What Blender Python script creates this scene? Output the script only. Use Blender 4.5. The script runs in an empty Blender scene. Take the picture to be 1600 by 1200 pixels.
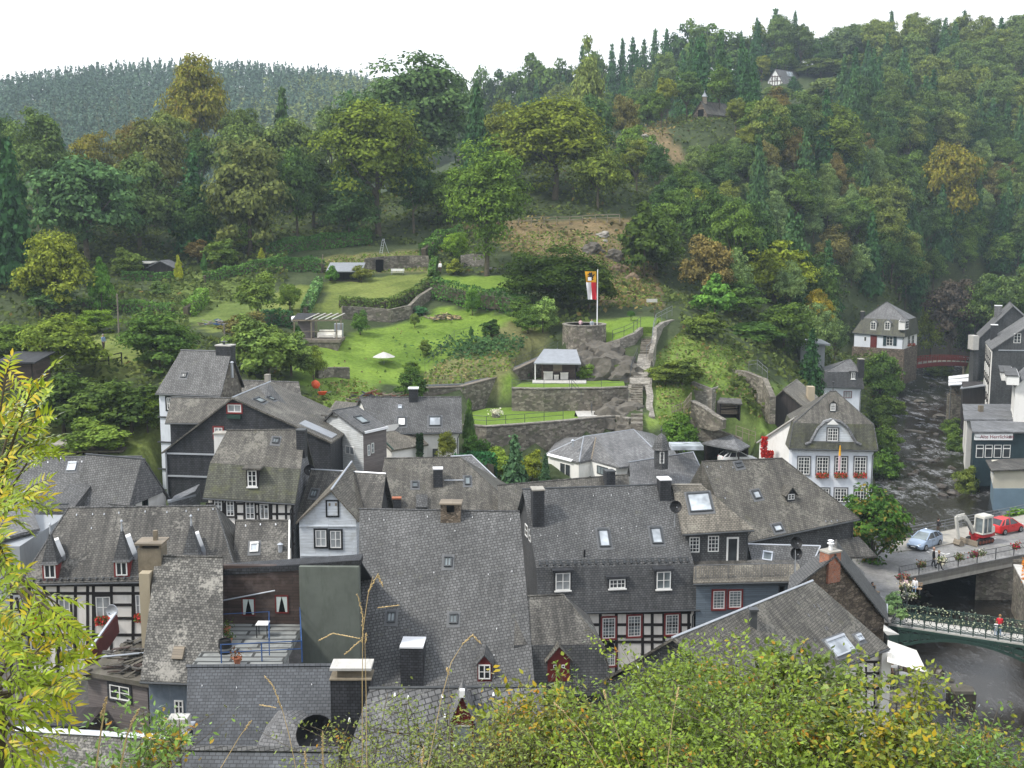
# Town in a wooded valley: terrain, houses, gardens, bridges, trees; built by survey points of the photograph
import bpy,bmesh,math,random
import numpy as np
from mathutils import Vector,Matrix
R_=random.Random(7)
rad=math.radians
S=bpy.context.scene
COL=S.collection
FPX,CAMZ,PITCH=1800.0,30.0,rad(8)
cp,sp=math.cos(PITCH),math.sin(PITCH)
CAM=Vector((0,0,CAMZ))
def ray(px,py):
 u,v=(px-800)/FPX,(600-py)/FPX
 yy=cp+v*sp
 return Vector((u/yy,1.0,(-sp+v*cp)/yy))
def P(px,py,Y):return CAM+ray(px,py)*Y
def Pz(px,py,z):
 d=ray(px,py)
 return CAM+d*((z-CAMZ)/d.z)
def proj(p):
 x,y,z=p[0],p[1],p[2]-CAMZ
 f=y*cp-z*sp;up=y*sp+z*cp
 return 800+FPX*x/f,600-FPX*up/f
def tag(o,label=None,cat=None,group=None,kind=None):
 if label:o['label']=label
 if cat:o['category']=cat
 if group:o['group']=group
 if kind:o['kind']=kind
 return o
def thing(name,label,cat,loc,group=None):
 o=bpy.data.objects.new(name,None);COL.objects.link(o)
 o.location=loc;o.empty_display_size=.3
 return tag(o,label,cat,group)
ORG={}
def world_org(o):
 v=Vector((0,0,0))
 while o is not None:
  v=v+Vector(o.location);o=o.parent
 return v
class MB:
 def __init__(s):s.v=[];s.f=[];s.m=[];s.mi=0
 def add(s,vs,fs):
  b=len(s.v);s.v+=[tuple(x)for x in vs]
  for f in fs:s.f.append([i+b for i in f]);s.m.append(s.mi)
 def poly(s,vs):s.add(vs,[list(range(len(vs)))])
 def bbox(s,o,a,b,c):
  o,a,b,c=map(Vector,(o,a,b,c))
  vs=[o,o+a,o+a+b,o+b,o+c,o+a+c,o+a+b+c,o+b+c]
  fs=[[0,3,2,1],[4,5,6,7],[0,1,5,4],[1,2,6,5],[2,3,7,6],[3,0,4,7]]
  if a.cross(b).dot(c)<0:fs=[f[::-1]for f in fs]
  s.add(vs,fs)
 def box(s,x0,x1,y0,y1,z0,z1):s.bbox((x0,y0,z0),(x1-x0,0,0),(0,y1-y0,0),(0,0,z1-z0))
 def pbox(s,pl,u0,u1,v0,v1,h0,h1):s.bbox(pl.pt(u0,v0,h0),pl.a*(u1-u0),pl.b*(v1-v0),pl.n*(h1-h0))
 def beam(s,p,q,w,h=None,up=Vector((0,0,1))):
  p,q=Vector(p),Vector(q);d=q-p
  if d.length<1e-6:return
  h=h or w
  x=d.cross(up)
  if x.length<1e-4:x=d.cross(Vector((1,0,0)))
  x.normalize();y=x.cross(d).normalized()
  s.bbox(p-x*w/2-y*h/2,x*w,y*h,d)
 def tube(s,pts,r,n=6,cap=True):
  pts=[Vector(p)for p in pts];rs=r if isinstance(r,(list,tuple))else[r]*len(pts)
  vs=[];ref=None
  for i,p in enumerate(pts):
   d=(pts[min(i+1,len(pts)-1)]-pts[max(i-1,0)])
   d=d.normalized()if d.length>1e-9 else Vector((0,0,1))
   if ref is None or abs(ref.dot(d))>.95:ref=Vector((0,0,1))if abs(d.z)<.9 else Vector((1,0,0))
   x=d.cross(ref).normalized();y=d.cross(x)
   for k in range(n):
    a=2*math.pi*k/n;vs.append(p+(x*math.cos(a)+y*math.sin(a))*rs[i])
  fs=[]
  for i in range(len(pts)-1):
   for k in range(n):
    fs.append([i*n+k,i*n+(k+1)%n,(i+1)*n+(k+1)%n,(i+1)*n+k])
  if cap:fs+=[list(range(n))[::-1],[(len(pts)-1)*n+k for k in range(n)]]
  s.add(vs,fs)
 def lathe(s,c,prof,n=12,ax=Vector((0,0,1)),sx=1):
  c=Vector(c);ax=Vector(ax).normalized()
  x=ax.orthogonal().normalized();y=ax.cross(x)
  if abs(ax.z)>.99:x,y=Vector((1,0,0)),Vector((0,1,0))
  vs=[c+ax*h+(x*math.cos(2*math.pi*(k+.5)/n)*sx+y*math.sin(2*math.pi*(k+.5)/n))*max(r,.001)for r,h in prof for k in range(n)]
  fs=[]
  for i in range(len(prof)-1):
   for k in range(n):fs.append([i*n+k,i*n+(k+1)%n,(i+1)*n+(k+1)%n,(i+1)*n+k])
  fs+=[list(range(n))[::-1],[(len(prof)-1)*n+k for k in range(n)]]
  s.add(vs,fs)
 def ball(s,c,r,n=8,sz=1.,jit=0,rnd=R_):
  c=Vector(c);m=max(4,n//2+1);vs=[];fs=[]
  for i in range(m+1):
   t=math.pi*i/m
   for k in range(n):
    a=2*math.pi*k/n;j=1+(rnd.uniform(-jit,jit)if jit else 0)
    vs.append(c+Vector((math.sin(t)*math.cos(a)*r*j,math.sin(t)*math.sin(a)*r*j,math.cos(t)*r*sz*j)))
  for i in range(m):
   for k in range(n):fs.append([i*n+k,(i+1)*n+k,(i+1)*n+(k+1)%n,i*n+(k+1)%n])
  s.add(vs,fs)
 def slab(s,polys,th):
  key={};vs=[]
  def K(p):
   k=tuple(round(c,3)for c in p)
   if k not in key:key[k]=len(vs);vs.append(Vector(p))
   return key[k]
  fs=[[K(p)for p in q]for q in polys];fs=[[i for j,i in enumerate(f)if i!=f[j-1]]for f in fs]
  fs=[f for f in fs if len(f)>2];n=len(vs)
  for f in fs:
   nn=Vector((0,0,0))
   for i in range(len(f)):nn+=vs[f[i]].cross(vs[f[(i+1)%len(f)]])
   if nn.z<0:f.reverse()
  ec={}
  for f in fs:
   for i in range(len(f)):e=(f[i],f[(i+1)%len(f)]);ec[tuple(sorted(e))]=ec.get(tuple(sorted(e)),0)+1
  allv=vs+[v-Vector((0,0,th))for v in vs]
  out=list(fs)+[[i+n for i in f][::-1]for f in fs]
  for f in fs:
   for i in range(len(f)):
    a,b=f[i],f[(i+1)%len(f)]
    if ec[tuple(sorted((a,b)))]==1:out.append([b,a,a+n,b+n])
  s.add(allv,out)
 def build(s,name,mat,parent=None,smooth=False,org=None):
  o=Vector(org)if org is not None else(world_org(parent)if parent else Vector((0,0,0)))
  me=bpy.data.meshes.new(name)
  me.from_pydata([(v[0]-o.x,v[1]-o.y,v[2]-o.z)for v in s.v],[],s.f)
  mats=mat if isinstance(mat,(list,tuple))else[mat]
  for m in mats:me.materials.append(m)
  if len(mats)>1:me.polygons.foreach_set('material_index',s.m)
  uv=me.uv_layers.new(name='UVMap');dat=np.zeros(len(me.loops)*2,dtype=np.float32)
  me.calc_loop_triangles()
  Z=Vector((0,0,1))
  for p in me.polygons:
   n=p.normal
   if abs(n.z)>.985:ta,tb=Vector((1,0,0)),Vector((0,1,0))
   else:
    ta=Z.cross(n).normalized();tb=n.cross(ta)
   for li in p.loop_indices:
    c=Vector(s.v[me.loops[li].vertex_index])
    dat[li*2]=c.dot(ta);dat[li*2+1]=c.dot(tb)
  uv.data.foreach_set('uv',dat)
  if smooth:
   me.polygons.foreach_set('use_smooth',[True]*len(me.polygons))
  ob=bpy.data.objects.new(name,me);COL.objects.link(ob)
  if parent:ob.parent=parent
  elif org is not None:ob.location=org
  return ob
class PL:
 """a flat surface: origin, level direction, up direction, outward normal; hit() finds where a sight line meets it"""
 def __init__(s,o,a,b):
  s.o=Vector(o);s.a=Vector(a).normalized();s.b=Vector(b)
  s.b=(s.b-s.a*s.b.dot(s.a)).normalized();s.n=s.a.cross(s.b)
  if s.n.dot(CAM-s.o)<0:s.n=-s.n
 def pt(s,u,v,h=0):return s.o+s.a*u+s.b*v+s.n*h
 def hit(s,px,py):
  d=ray(px,py);t=(s.o-CAM).dot(s.n)/d.dot(s.n);q=CAM+d*t-s.o
  return q.dot(s.a),q.dot(s.b)
 def rect(s,x0,y0,x1,y1):
  cx,cy=(x0+x1)/2,(y0+y1)/2
  u0=s.hit(x0,cy)[0];u1=s.hit(x1,cy)[0];v1=s.hit(cx,y0)[1];v0=s.hit(cx,y1)[1]
  return min(u0,u1),max(u0,u1),min(v0,v1),max(v0,v1)
def lerp(a,b,t):return a+(b-a)*t
def hvec(v):return Vector((v.x,v.y,0))
MAT={}
def mat_new(name):
 m=bpy.data.materials.new(name);m.use_nodes=True
 nt=m.node_tree;nt.nodes.clear()
 out=nt.nodes.new('ShaderNodeOutputMaterial');b=nt.nodes.new('ShaderNodeBsdfPrincipled')
 nt.links.new(b.outputs[0],out.inputs[0]);MAT[name]=m
 return m,nt,b,out
def N(nt,t,**kw):
 n=nt.nodes.new('ShaderNode'+t)
 for k,v in kw.items():
  if k.startswith('_'):setattr(n,k[1:],v)
  else:
   key=k.replace('__',' ')
   n.inputs[int(key[1:])if key[0]=='i'and key[1:].isdigit()else key].default_value=v
 return n
def c4(c):return(c[0],c[1],c[2],1)
def coords(nt,kind='UV',scale=(1,1,1),rot=0):
 tc=N(nt,'TexCoord');mp=N(nt,'Mapping');mp.inputs['Scale'].default_value=scale;mp.inputs['Rotation'].default_value=(0,0,rot)
 if kind=='World':
  g=N(nt,'NewGeometry');nt.links.new(g.outputs['Position'],mp.inputs[0])
 else:nt.links.new(tc.outputs[kind],mp.inputs[0])
 return mp.outputs[0]
def noise(nt,vec,scale,detail=3,rough=.6):
 n=N(nt,'TexNoise',Scale=scale,Detail=detail,Roughness=rough);nt.links.new(vec,n.inputs['Vector']);return n.outputs['Fac']
def ramp(nt,fac,stops):
 r=N(nt,'ValToRGB');e=r.color_ramp.elements
 while len(e)<len(stops):e.new(.5)
 for i,(p,c)in enumerate(stops):e[i].position=p;e[i].color=c4(c)if len(c)==3 else c
 nt.links.new(fac,r.inputs[0]);return r.outputs[0]
def mix(nt,fac,a,b,mode='MIX'):
 m=N(nt,'Mix',_data_type='RGBA',_blend_type=mode)
 for sock,v in((m.inputs[0],fac),(m.inputs[6],a),(m.inputs[7],b)):
  if hasattr(v,'is_output')or isinstance(v,bpy.types.NodeSocket):nt.links.new(v,sock)
  else:sock.default_value=v if isinstance(v,(int,float))else c4(v)
 return m.outputs[2]
def bump(nt,b,h,strength=.4,dist=.03):
 n=N(nt,'Bump',Strength=strength,Distance=dist);nt.links.new(h,n.inputs['Height']);nt.links.new(n.outputs[0],b.inputs['Normal'])
def slate(name,col,row=.17,wid=.24,rot=.2,lichen=None,lam=.5,var=.24,streak=.25,gap=.5,moss=None,mossam=.5,rough=.62,off=.5):
 m,nt,b,_=mat_new(name);col=tuple(x*.86 for x in col)
 uv=coords(nt,'UV',rot=rot)
 br=N(nt,'TexBrick',Scale=1.0,Bias=0.0);br.offset=off
 br.inputs['Mortar Size'].default_value=row*.13;br.inputs['Mortar Smooth'].default_value=.6
 br.inputs['Brick Width'].default_value=wid;br.inputs['Row Height'].default_value=row
 nt.links.new(uv,br.inputs['Vector'])
 c1=tuple(min(1,x*(1+var))for x in col);c2=tuple(x*(1-var)for x in col);mo=tuple(x*gap*.5 for x in col)
 br.inputs['Color1'].default_value=c4(c1);br.inputs['Color2'].default_value=c4(c2);br.inputs['Mortar'].default_value=c4(mo)
 u0=coords(nt,'UV');c=br.outputs['Color']
 big=ramp(nt,noise(nt,u0,.35,4),[(.3,(.72,)*3),(.7,(1.22,)*3)])
 c=mix(nt,1.0,c,big,'MULTIPLY')
 us=coords(nt,'UV',scale=(2.2,.16,1))
 st=ramp(nt,noise(nt,us,1.2,3),[(.38,(1-streak,)*3),(.62,(1+streak,)*3)])
 c=mix(nt,1.0,c,st,'MULTIPLY')
 fine=ramp(nt,noise(nt,u0,9,3,.7),[(.3,(.8,)*3),(.7,(1.2,)*3)])
 c=mix(nt,.8,c,fine,'MULTIPLY')
 if lichen:
  f=noise(nt,u0,4.5,4,.75);g=noise(nt,u0,.5,2)
  ad=N(nt,'Math',_operation='ADD');nt.links.new(f,ad.inputs[0]);nt.links.new(g,ad.inputs[1]);hf=N(nt,'Math',_operation='MULTIPLY');nt.links.new(ad.outputs[0],hf.inputs[0]);hf.inputs[1].default_value=.5
  fr=ramp(nt,hf.outputs[0],[(.56-.07*lam,(0,0,0)),(.63-.07*lam,(.8,)*3)])
  c=mix(nt,fr,c,lichen)
 if moss:
  f=noise(nt,u0,1.1,5,.7)
  fr=ramp(nt,f,[(.66-.25*mossam,(0,0,0)),(.84-.22*mossam,(.9,)*3)])
  c=mix(nt,fr,c,moss)
 nt.links.new(c,b.inputs['Base Color']);b.inputs['Roughness'].default_value=rough
 b.inputs['Specular IOR Level'].default_value=.35
 bump(nt,b,br.outputs['Fac'],-.5,.02)
 return m
def plain(name,col,rough=.7,var=.12,scale=2.,metal=0,spec=.3,dirt=None,streak=0):
 m,nt,b,_=mat_new(name)
 w=coords(nt,'World')
 f=ramp(nt,noise(nt,w,scale,4),[(.3,tuple(x*(1-var)for x in col)),(.7,tuple(min(1,x*(1+var))for x in col))])
 if dirt:
  uv=coords(nt,'UV',scale=(1.6,.35,1))
  f=mix(nt,ramp(nt,noise(nt,uv,1.3,5,.7),[(.5,(0,0,0)),(.75,(.75,)*3)]),f,dirt)
 nt.links.new(f,b.inputs['Base Color']);b.inputs['Roughness'].default_value=rough;b.inputs['Metallic'].default_value=metal
 b.inputs['Specular IOR Level'].default_value=spec
 return m
def boards(name,col,h=.18,var=.25,vertical=False,gap=.35,dirt=None,mk=.06):
 m,nt,b,_=mat_new(name)
 uv=coords(nt,'UV',rot=math.pi/2 if vertical else 0)
 br=N(nt,'TexBrick',Scale=1.0);br.offset=.37
 br.inputs['Mortar Size'].default_value=h*mk;br.inputs['Brick Width'].default_value=2.6;br.inputs['Row Height'].default_value=h
 br.inputs['Color1'].default_value=c4(tuple(min(1,x*(1+var))for x in col));br.inputs['Color2'].default_value=c4(tuple(x*(1-var)for x in col))
 br.inputs['Mortar'].default_value=c4(tuple(x*gap for x in col));nt.links.new(uv,br.inputs['Vector'])
 c=br.outputs['Color']
 u2=coords(nt,'UV',scale=(.5,6,1)if not vertical else(6,.5,1))
 c=mix(nt,.9,c,ramp(nt,noise(nt,u2,2,4,.7),[(.3,(.75,)*3),(.7,(1.2,)*3)]),'MULTIPLY')
 if dirt:
  c=mix(nt,ramp(nt,noise(nt,coords(nt,'UV'),.8,5,.7),[(.5,(0,0,0)),(.72,(.8,)*3)]),c,dirt)
 nt.links.new(c,b.inputs['Base Color']);b.inputs['Roughness'].default_value=.7
 bump(nt,b,br.outputs['Fac'],-.4,.02)
 return m
def rubble(name,c1,c2,c3,scale=3.2,mortar=(.12,.11,.09),moss=None,mossam=.4):
 m,nt,b,_=mat_new(name)
 uv=coords(nt,'UV',scale=(1,1.9,1))
 dn=N(nt,'TexNoise',Scale=3.,Detail=2);nt.links.new(uv,dn.inputs['Vector'])
 mm=N(nt,'Mix',_data_type='VECTOR');mm.inputs[0].default_value=.08
 nt.links.new(uv,mm.inputs[4]);nt.links.new(dn.outputs['Color'],mm.inputs[5])
 vo=N(nt,'TexVoronoi',Scale=scale);nt.links.new(mm.outputs[1],vo.inputs['Vector'])
 ve=N(nt,'TexVoronoi',Scale=scale,_feature='DISTANCE_TO_EDGE');nt.links.new(mm.outputs[1],ve.inputs['Vector'])
 sep=N(nt,'SeparateColor');nt.links.new(vo.outputs['Color'],sep.inputs[0])
 c=ramp(nt,sep.outputs[0],[(0.,c1),(.5,c2),(1.,c3)])
 c=mix(nt,ramp(nt,ve.outputs['Distance'],[(.01,(1,1,1)),(.07,(0,0,0))]),c,mortar)
 u0=coords(nt,'UV')
 c=mix(nt,1,c,ramp(nt,noise(nt,u0,.5,4),[(.3,(.65,)*3),(.7,(1.25,)*3)]),'MULTIPLY')
 if moss:c=mix(nt,ramp(nt,noise(nt,u0,.9,5,.7),[(.62-.25*mossam,(0,0,0)),(.75-.2*mossam,(.9,)*3)]),c,moss)
 nt.links.new(c,b.inputs['Base Color']);b.inputs['Roughness'].default_value=.85
 bump(nt,b,ve.outputs['Distance'],.6,.05)
 return m
def leafmat(name,transl=.28,var=.45,tint=None,rough=.6,spec=False,patch=None,patcham=.5):
 """foliage colour comes from the plant's own object colour; leaves and clumps differ"""
 m,nt,b,out=mat_new(name);nt.nodes.remove(b)
 oi=N(nt,'ObjectInfo');g=N(nt,'NewGeometry')
 c=oi.outputs['Color']
 c=mix(nt,1,c,ramp(nt,g.outputs['Random Per Island'],[(0,(1-var,)*3),(1,(1+var,)*3)]),'MULTIPLY')
 tc=coords(nt,'World')
 c=mix(nt,1,c,ramp(nt,noise(nt,tc,.55,3),[(.35,(.68,.72,.78)),(.65,(1.3,1.24,1.05))]),'MULTIPLY')
 if patch:
  f=noise(nt,tc,.9 if patch!='fg'else 1.7,4,.7)
  rr=N(nt,'Math',_operation='MULTIPLY_ADD');nt.links.new(g.outputs['Random Per Island'],rr.inputs[0]);rr.inputs[1].default_value=.35;nt.links.new(f,rr.inputs[2])
  c=mix(nt,ramp(nt,rr.outputs[0],[(.86-.22*patcham,(0,0,0)),(.96-.18*patcham,(1,1,1))]),c,tint)
 d=N(nt,'BsdfDiffuse');t=N(nt,'BsdfTranslucent');mx=N(nt,'MixShader',i0=transl)
 nt.links.new(c,d.inputs[0]);nt.links.new(c,t.inputs[0])
 nt.links.new(d.outputs[0],mx.inputs[1]);nt.links.new(t.outputs[0],mx.inputs[2])
 last=mx.outputs[0]
 if spec:
  gl=N(nt,'BsdfGlossy',Roughness=.35);gl.inputs[0].default_value=(.9,.95,1,1)
  fr=N(nt,'Fresnel',IOR=1.18);m2=N(nt,'MixShader');nt.links.new(fr.outputs[0],m2.inputs[0])
  nt.links.new(last,m2.inputs[1]);nt.links.new(gl.outputs[0],m2.inputs[2]);last=m2.outputs[0]
 nt.links.new(last,out.inputs[0])
 return m
slate('slate_grey',(.135,.136,.136),.175,.21,-.22,streak=.12,off=.32,gap=.4,moss=(.115,.115,.085),mossam=.2)
slate('slate_grey_fine',(.12,.125,.132),.13,.22,.02,streak=.1)
slate('slate_blue',(.095,.103,.115),.16,.26,0,streak=.1,gap=.65,var=.2)
slate('slate_big',(.15,.151,.155),.25,.3,-.3,off=.3,lichen=(.24,.24,.23),lam=.3,streak=.15,gap=.35)
slate('slate_brown',(.135,.126,.108),.15,.19,-.16,lichen=(.2,.19,.16),lam=.5,streak=.25,moss=(.1,.095,.06),mossam=.3)
slate('slate_old',(.108,.102,.091),.15,.19,-.1,lichen=(.22,.21,.185),lam=.2,streak=.4)
slate('slate_moss',(.098,.1,.075),.14,.22,.05,moss=(.1,.105,.045),mossam=.6,streak=.3)
slate('slate_scallop',(.14,.135,.122),.13,.15,.05,lichen=(.33,.315,.28),lam=.35,var=.6,streak=.1,gap=.3)
slate('slate_light',(.2,.2,.202),.17,.25,.1,streak=.12,gap=.75)
slate('slate_brownish_light',(.19,.172,.14),.16,.23,.06,lichen=(.26,.245,.2),lam=.4,streak=.2)
slate('slate_wall',(.05,.052,.058),.15,.24,0,streak=.2,var=.25)
slate('slate_wall_mid',(.095,.097,.1),.15,.22,0,streak=.2)
slate('slate_wall_light',(.21,.215,.225),.2,.5,0,streak=.15,gap=.8)
boards('clad_pale',(.6,.64,.68),.22,.06,gap=.75,dirt=(.38,.39,.37))
boards('clad_white_old',(.58,.6,.6),.16,.1,gap=.55,dirt=(.3,.29,.25))
boards('clad_bluegrey',(.15,.19,.23),.15,.1,gap=.6)
boards('clad_brown',(.16,.14,.135),.13,.15,gap=.5)
boards('wood_dark',(.062,.04,.032),.17,.35,gap=.25,dirt=(.14,.11,.1))
boards('wood_black',(.035,.028,.026),.2,.3,vertical=True)
boards('wood_weathered',(.24,.2,.15),.14,.2)
boards('concrete_tile',(.25,.26,.25),.62,.12,gap=.16,dirt=(.06,.06,.055),mk=.13)
rubble('stone_wall',(.085,.075,.06),(.165,.145,.115),(.28,.255,.21),2.6,moss=(.08,.095,.04),mossam=.3)
rubble('stone_pale',(.16,.145,.12),(.25,.23,.195),(.36,.335,.29),3.2,mortar=(.17,.16,.14))
rubble('stone_brown',(.08,.062,.045),(.16,.125,.09),(.26,.21,.16),4.0,mortar=(.05,.04,.03))
rubble('brick_red',(.3,.1,.055),(.4,.15,.08),(.28,.13,.09),6,mortar=(.3,.24,.2))
rubble('cobble',(.19,.185,.18),(.23,.225,.22),(.28,.275,.27),5,mortar=(.2,.2,.2),moss=(.24,.25,.2),mossam=.2)
plain('render_white',(.8,.79,.76),.85,.05,.7,dirt=(.62,.6,.55))
plain('render_cream',(.52,.49,.41),.85,.06,.7,dirt=(.5,.46,.38))
plain('render_blue',(.7,.74,.8),.8,.04,.8,dirt=(.5,.55,.6))
plain('render_tan',(.42,.36,.26),.85,.1,.8)
plain('render_grey',(.33,.35,.37),.85,.06,.7,dirt=(.25,.26,.27))
plain('render_bluebase',(.15,.22,.28),.85,.1,.8,dirt=(.14,.2,.26))
plain('infill',(.82,.79,.74),.85,.05,.9,dirt=(.62,.6,.55))
plain('timber',(.022,.018,.017),.7,.2,4)
plain('white_paint',(.8,.8,.78),.5,.04,3)
plain('red_paint',(.2,.03,.028),.5,.15,3)
plain('darkred_wood',(.13,.02,.018),.55,.2,3)
plain('green_dark',(.02,.05,.038),.5,.2,3)
plain('teal_dark',(.024,.045,.055),.6,.2,2)
plain('black',(.013,.013,.014),.5,.2,3)
plain('void',(.008,.008,.008),.9,.2,3,spec=0)
plain('lead',(.34,.36,.39),.45,.12,2,metal=.3)
plain('zinc',(.5,.53,.57),.4,.1,2,metal=.4)
plain('gutter',(.075,.08,.085),.5,.15,3,metal=.2)
plain('steel',(.22,.23,.24),.45,.15,3,metal=.6)
plain('steel_blue',(.035,.09,.24),.5,.15,3)
plain('white_metal',(.85,.86,.88),.4,.05,3)
plain('grey_green_wall',(.13,.145,.125),.8,.12,1.0,dirt=(.085,.1,.08))
plain('sheet_metal',(.2,.24,.29),.5,.25,1.5,metal=.3,dirt=(.35,.4,.45))
plain('concrete',(.36,.34,.3),.85,.15,1.2,dirt=(.2,.19,.16))
plain('concrete_pale',(.5,.49,.46),.85,.12,1.5,dirt=(.3,.28,.24))
plain('chimney_render',(.2,.17,.125),.85,.25,2.2,dirt=(.1,.085,.06))
plain('terracotta',(.42,.16,.09),.75,.15,3)
plain('fabric_white',(.82,.79,.72),.8,.03,2)
plain('bark',(.1,.085,.06),.9,.3,3)
plain('bark_pale',(.2,.18,.15),.9,.3,3)
plain('flashing',(.13,.135,.14),.6,.1)
plain('rock',(.115,.105,.088),.9,.35,1.3,dirt=(.075,.08,.045))
plain('rock_brown',(.2,.15,.1),.9,.35,1.2,dirt=(.09,.08,.05))
plain('rock_pale',(.3,.28,.25),.9,.3,1.0)
plain('wet_rock',(.07,.06,.05),.4,.35,1.5)
plain('rust',(.16,.045,.025),.85,.3,3)
plain('plank',(.19,.165,.135),.8,.3,3)
plain('bridge_red',(.2,.035,.03),.6,.15,2)
plain('bridge_green',(.025,.055,.045),.6,.2,2)
plain('curtain',(.5,.56,.54),.8,.06,6)
plain('skin',(.5,.3,.22),.6,.04,4)
plain('straw',(.5,.38,.2),.8,.2,6)
plain('petal_red',(.5,.03,.02),.6,.3,9)
plain('petal_white',(.7,.68,.6),.7,.3,9)
plain('petal_orange',(.62,.2,.02),.6,.3,9)
plain('car_blue',(.36,.45,.58),.3,.02,2,metal=.3,spec=.6)
plain('car_red',(.55,.012,.014),.3,.02,2,spec=.6)
plain('tyre',(.018,.018,.018),.8,.2,4)
plain('rim',(.4,.41,.42),.35,.1,4,metal=.7)
plain('machine_white',(.6,.59,.54),.5,.1,3,dirt=(.4,.36,.3))
plain('machine_red',(.33,.02,.025),.5,.1,3)
plain('sign_white',(.82,.83,.84),.6,.03,3)
plain('sign_ink',(.2,.02,.03),.7,.05,3)
plain('cloth_yellow',(.75,.38,.02),.8,.05,5)
plain('cloth_red',(.6,.02,.035),.8,.05,5)
plain('cloth_white',(.8,.8,.82),.8,.04,5)
plain('cloth_blue',(.2,.28,.42),.8,.08,5)
plain('cloth_grey',(.38,.42,.46),.8,.08,5)
plain('cloth_dark',(.02,.02,.024),.8,.1,5)
plain('cloth_brown',(.08,.06,.045),.8,.1,5)
plain('cloth_pink',(.6,.42,.45),.8,.08,5)
plain('jeans',(.2,.28,.4),.8,.1,5)
plain('hair_dark',(.025,.016,.012),.6,.2,8)
plain('hair_fair',(.3,.17,.07),.6,.2,8)
plain('hair_grey',(.35,.34,.32),.6,.2,8)
plain('wood_seat',(.3,.21,.13),.7,.2,3)
plain('copper_pipe',(.35,.12,.07),.5,.2,3)
plain('orange_plastic',(.65,.1,.03),.5,.1,3)
leafmat('leaf');leafmat('needle',.1,.35)
leafmat('leaf_gold',.28,.4,tint=(.26,.19,.045),patch='x',patcham=.4)
leafmat('leaf_hedge',.15,.4)
leafmat('leaf_ash',.45,.35,tint=(.7,.55,.05),patch='fg',patcham=.75,spec=True)
leafmat('leaf_fg',.35,.45,tint=(.5,.23,.03),patch='fg',patcham=.1,spec=True)
leafmat('leaf_fg2',.35,.4,tint=(.5,.36,.03),patch='fg',patcham=.6,spec=True)
leafmat('petals',.3,.3)
def glassmat(name,col,rough=.12):
 m,nt,b,_=mat_new(name)
 f=noise(nt,coords(nt,'World'),.9,2)
 c=ramp(nt,f,[(.35,tuple(x*.6 for x in col)),(.65,tuple(x*1.4 for x in col))])
 nt.links.new(c,b.inputs['Base Color']);b.inputs['Roughness'].default_value=rough;b.inputs['Specular IOR Level'].default_value=.6
 return m
glassmat('glass',(.035,.04,.045));glassmat('glass_sky',(.42,.46,.5),.2);glassmat('glass_curtain',(.3,.32,.33),.35)
glassmat('glass_pale',(.16,.19,.2),.2)
M=MAT
CTRL=[(0,0,28.2),(-25,0,28),(25,0,28),(0,-18,33),(-35,-18,33),(35,-18,33),(-6,5,26.6),(6,5,26.6),(-12,9,24.3),(0,9,24.4),(8,9,24.3),(-12,20,16),(12,20,16),(-18,30,8),(18,30,7.5),(0,30,8),(-20,42,3),(0,42,2),(20,42,-1),(-35,60,2),(-15,60,1),(0,62,0),(15,60,-.6),(27,62,-1),(-15,80,1.5),(0,85,1),(15,84,-.3),(25,90,-.5),(36,96,-.6),(48,100,-.6),(30,108,-.4),(40,112,-.6),(-52,70,5),(-36,85,7),(-28,90,8.5),(10,95,3.5),(20,101,2.5),(34,125,.5),(80,104,-.6),(80,130,.5),(60,80,-.6),(66,60,0),(100,60,8),(100,0,25),(150,120,12),(-60,20,18),(-70,45,8),(-80,85,12),(133,400,80),(178,400,81),(89,400,80),(55,395,70),(22,410,63),(-11,420,55),(-35,425,46),(230,400,76),(130,480,74),(10,500,50),(250,320,66),(220,240,45),(170,220,28),(-60,260,31),(-120,235,30),(0,262,38),(-60,340,22),(-150,330,22),(-15,345,36),(-400,600,80),(0,900,85),(-300,900,88),(300,900,90),(400,600,85),(450,300,66),(-300,150,32),(-300,0,28),(300,100,34),(-300,350,40)]
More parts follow.
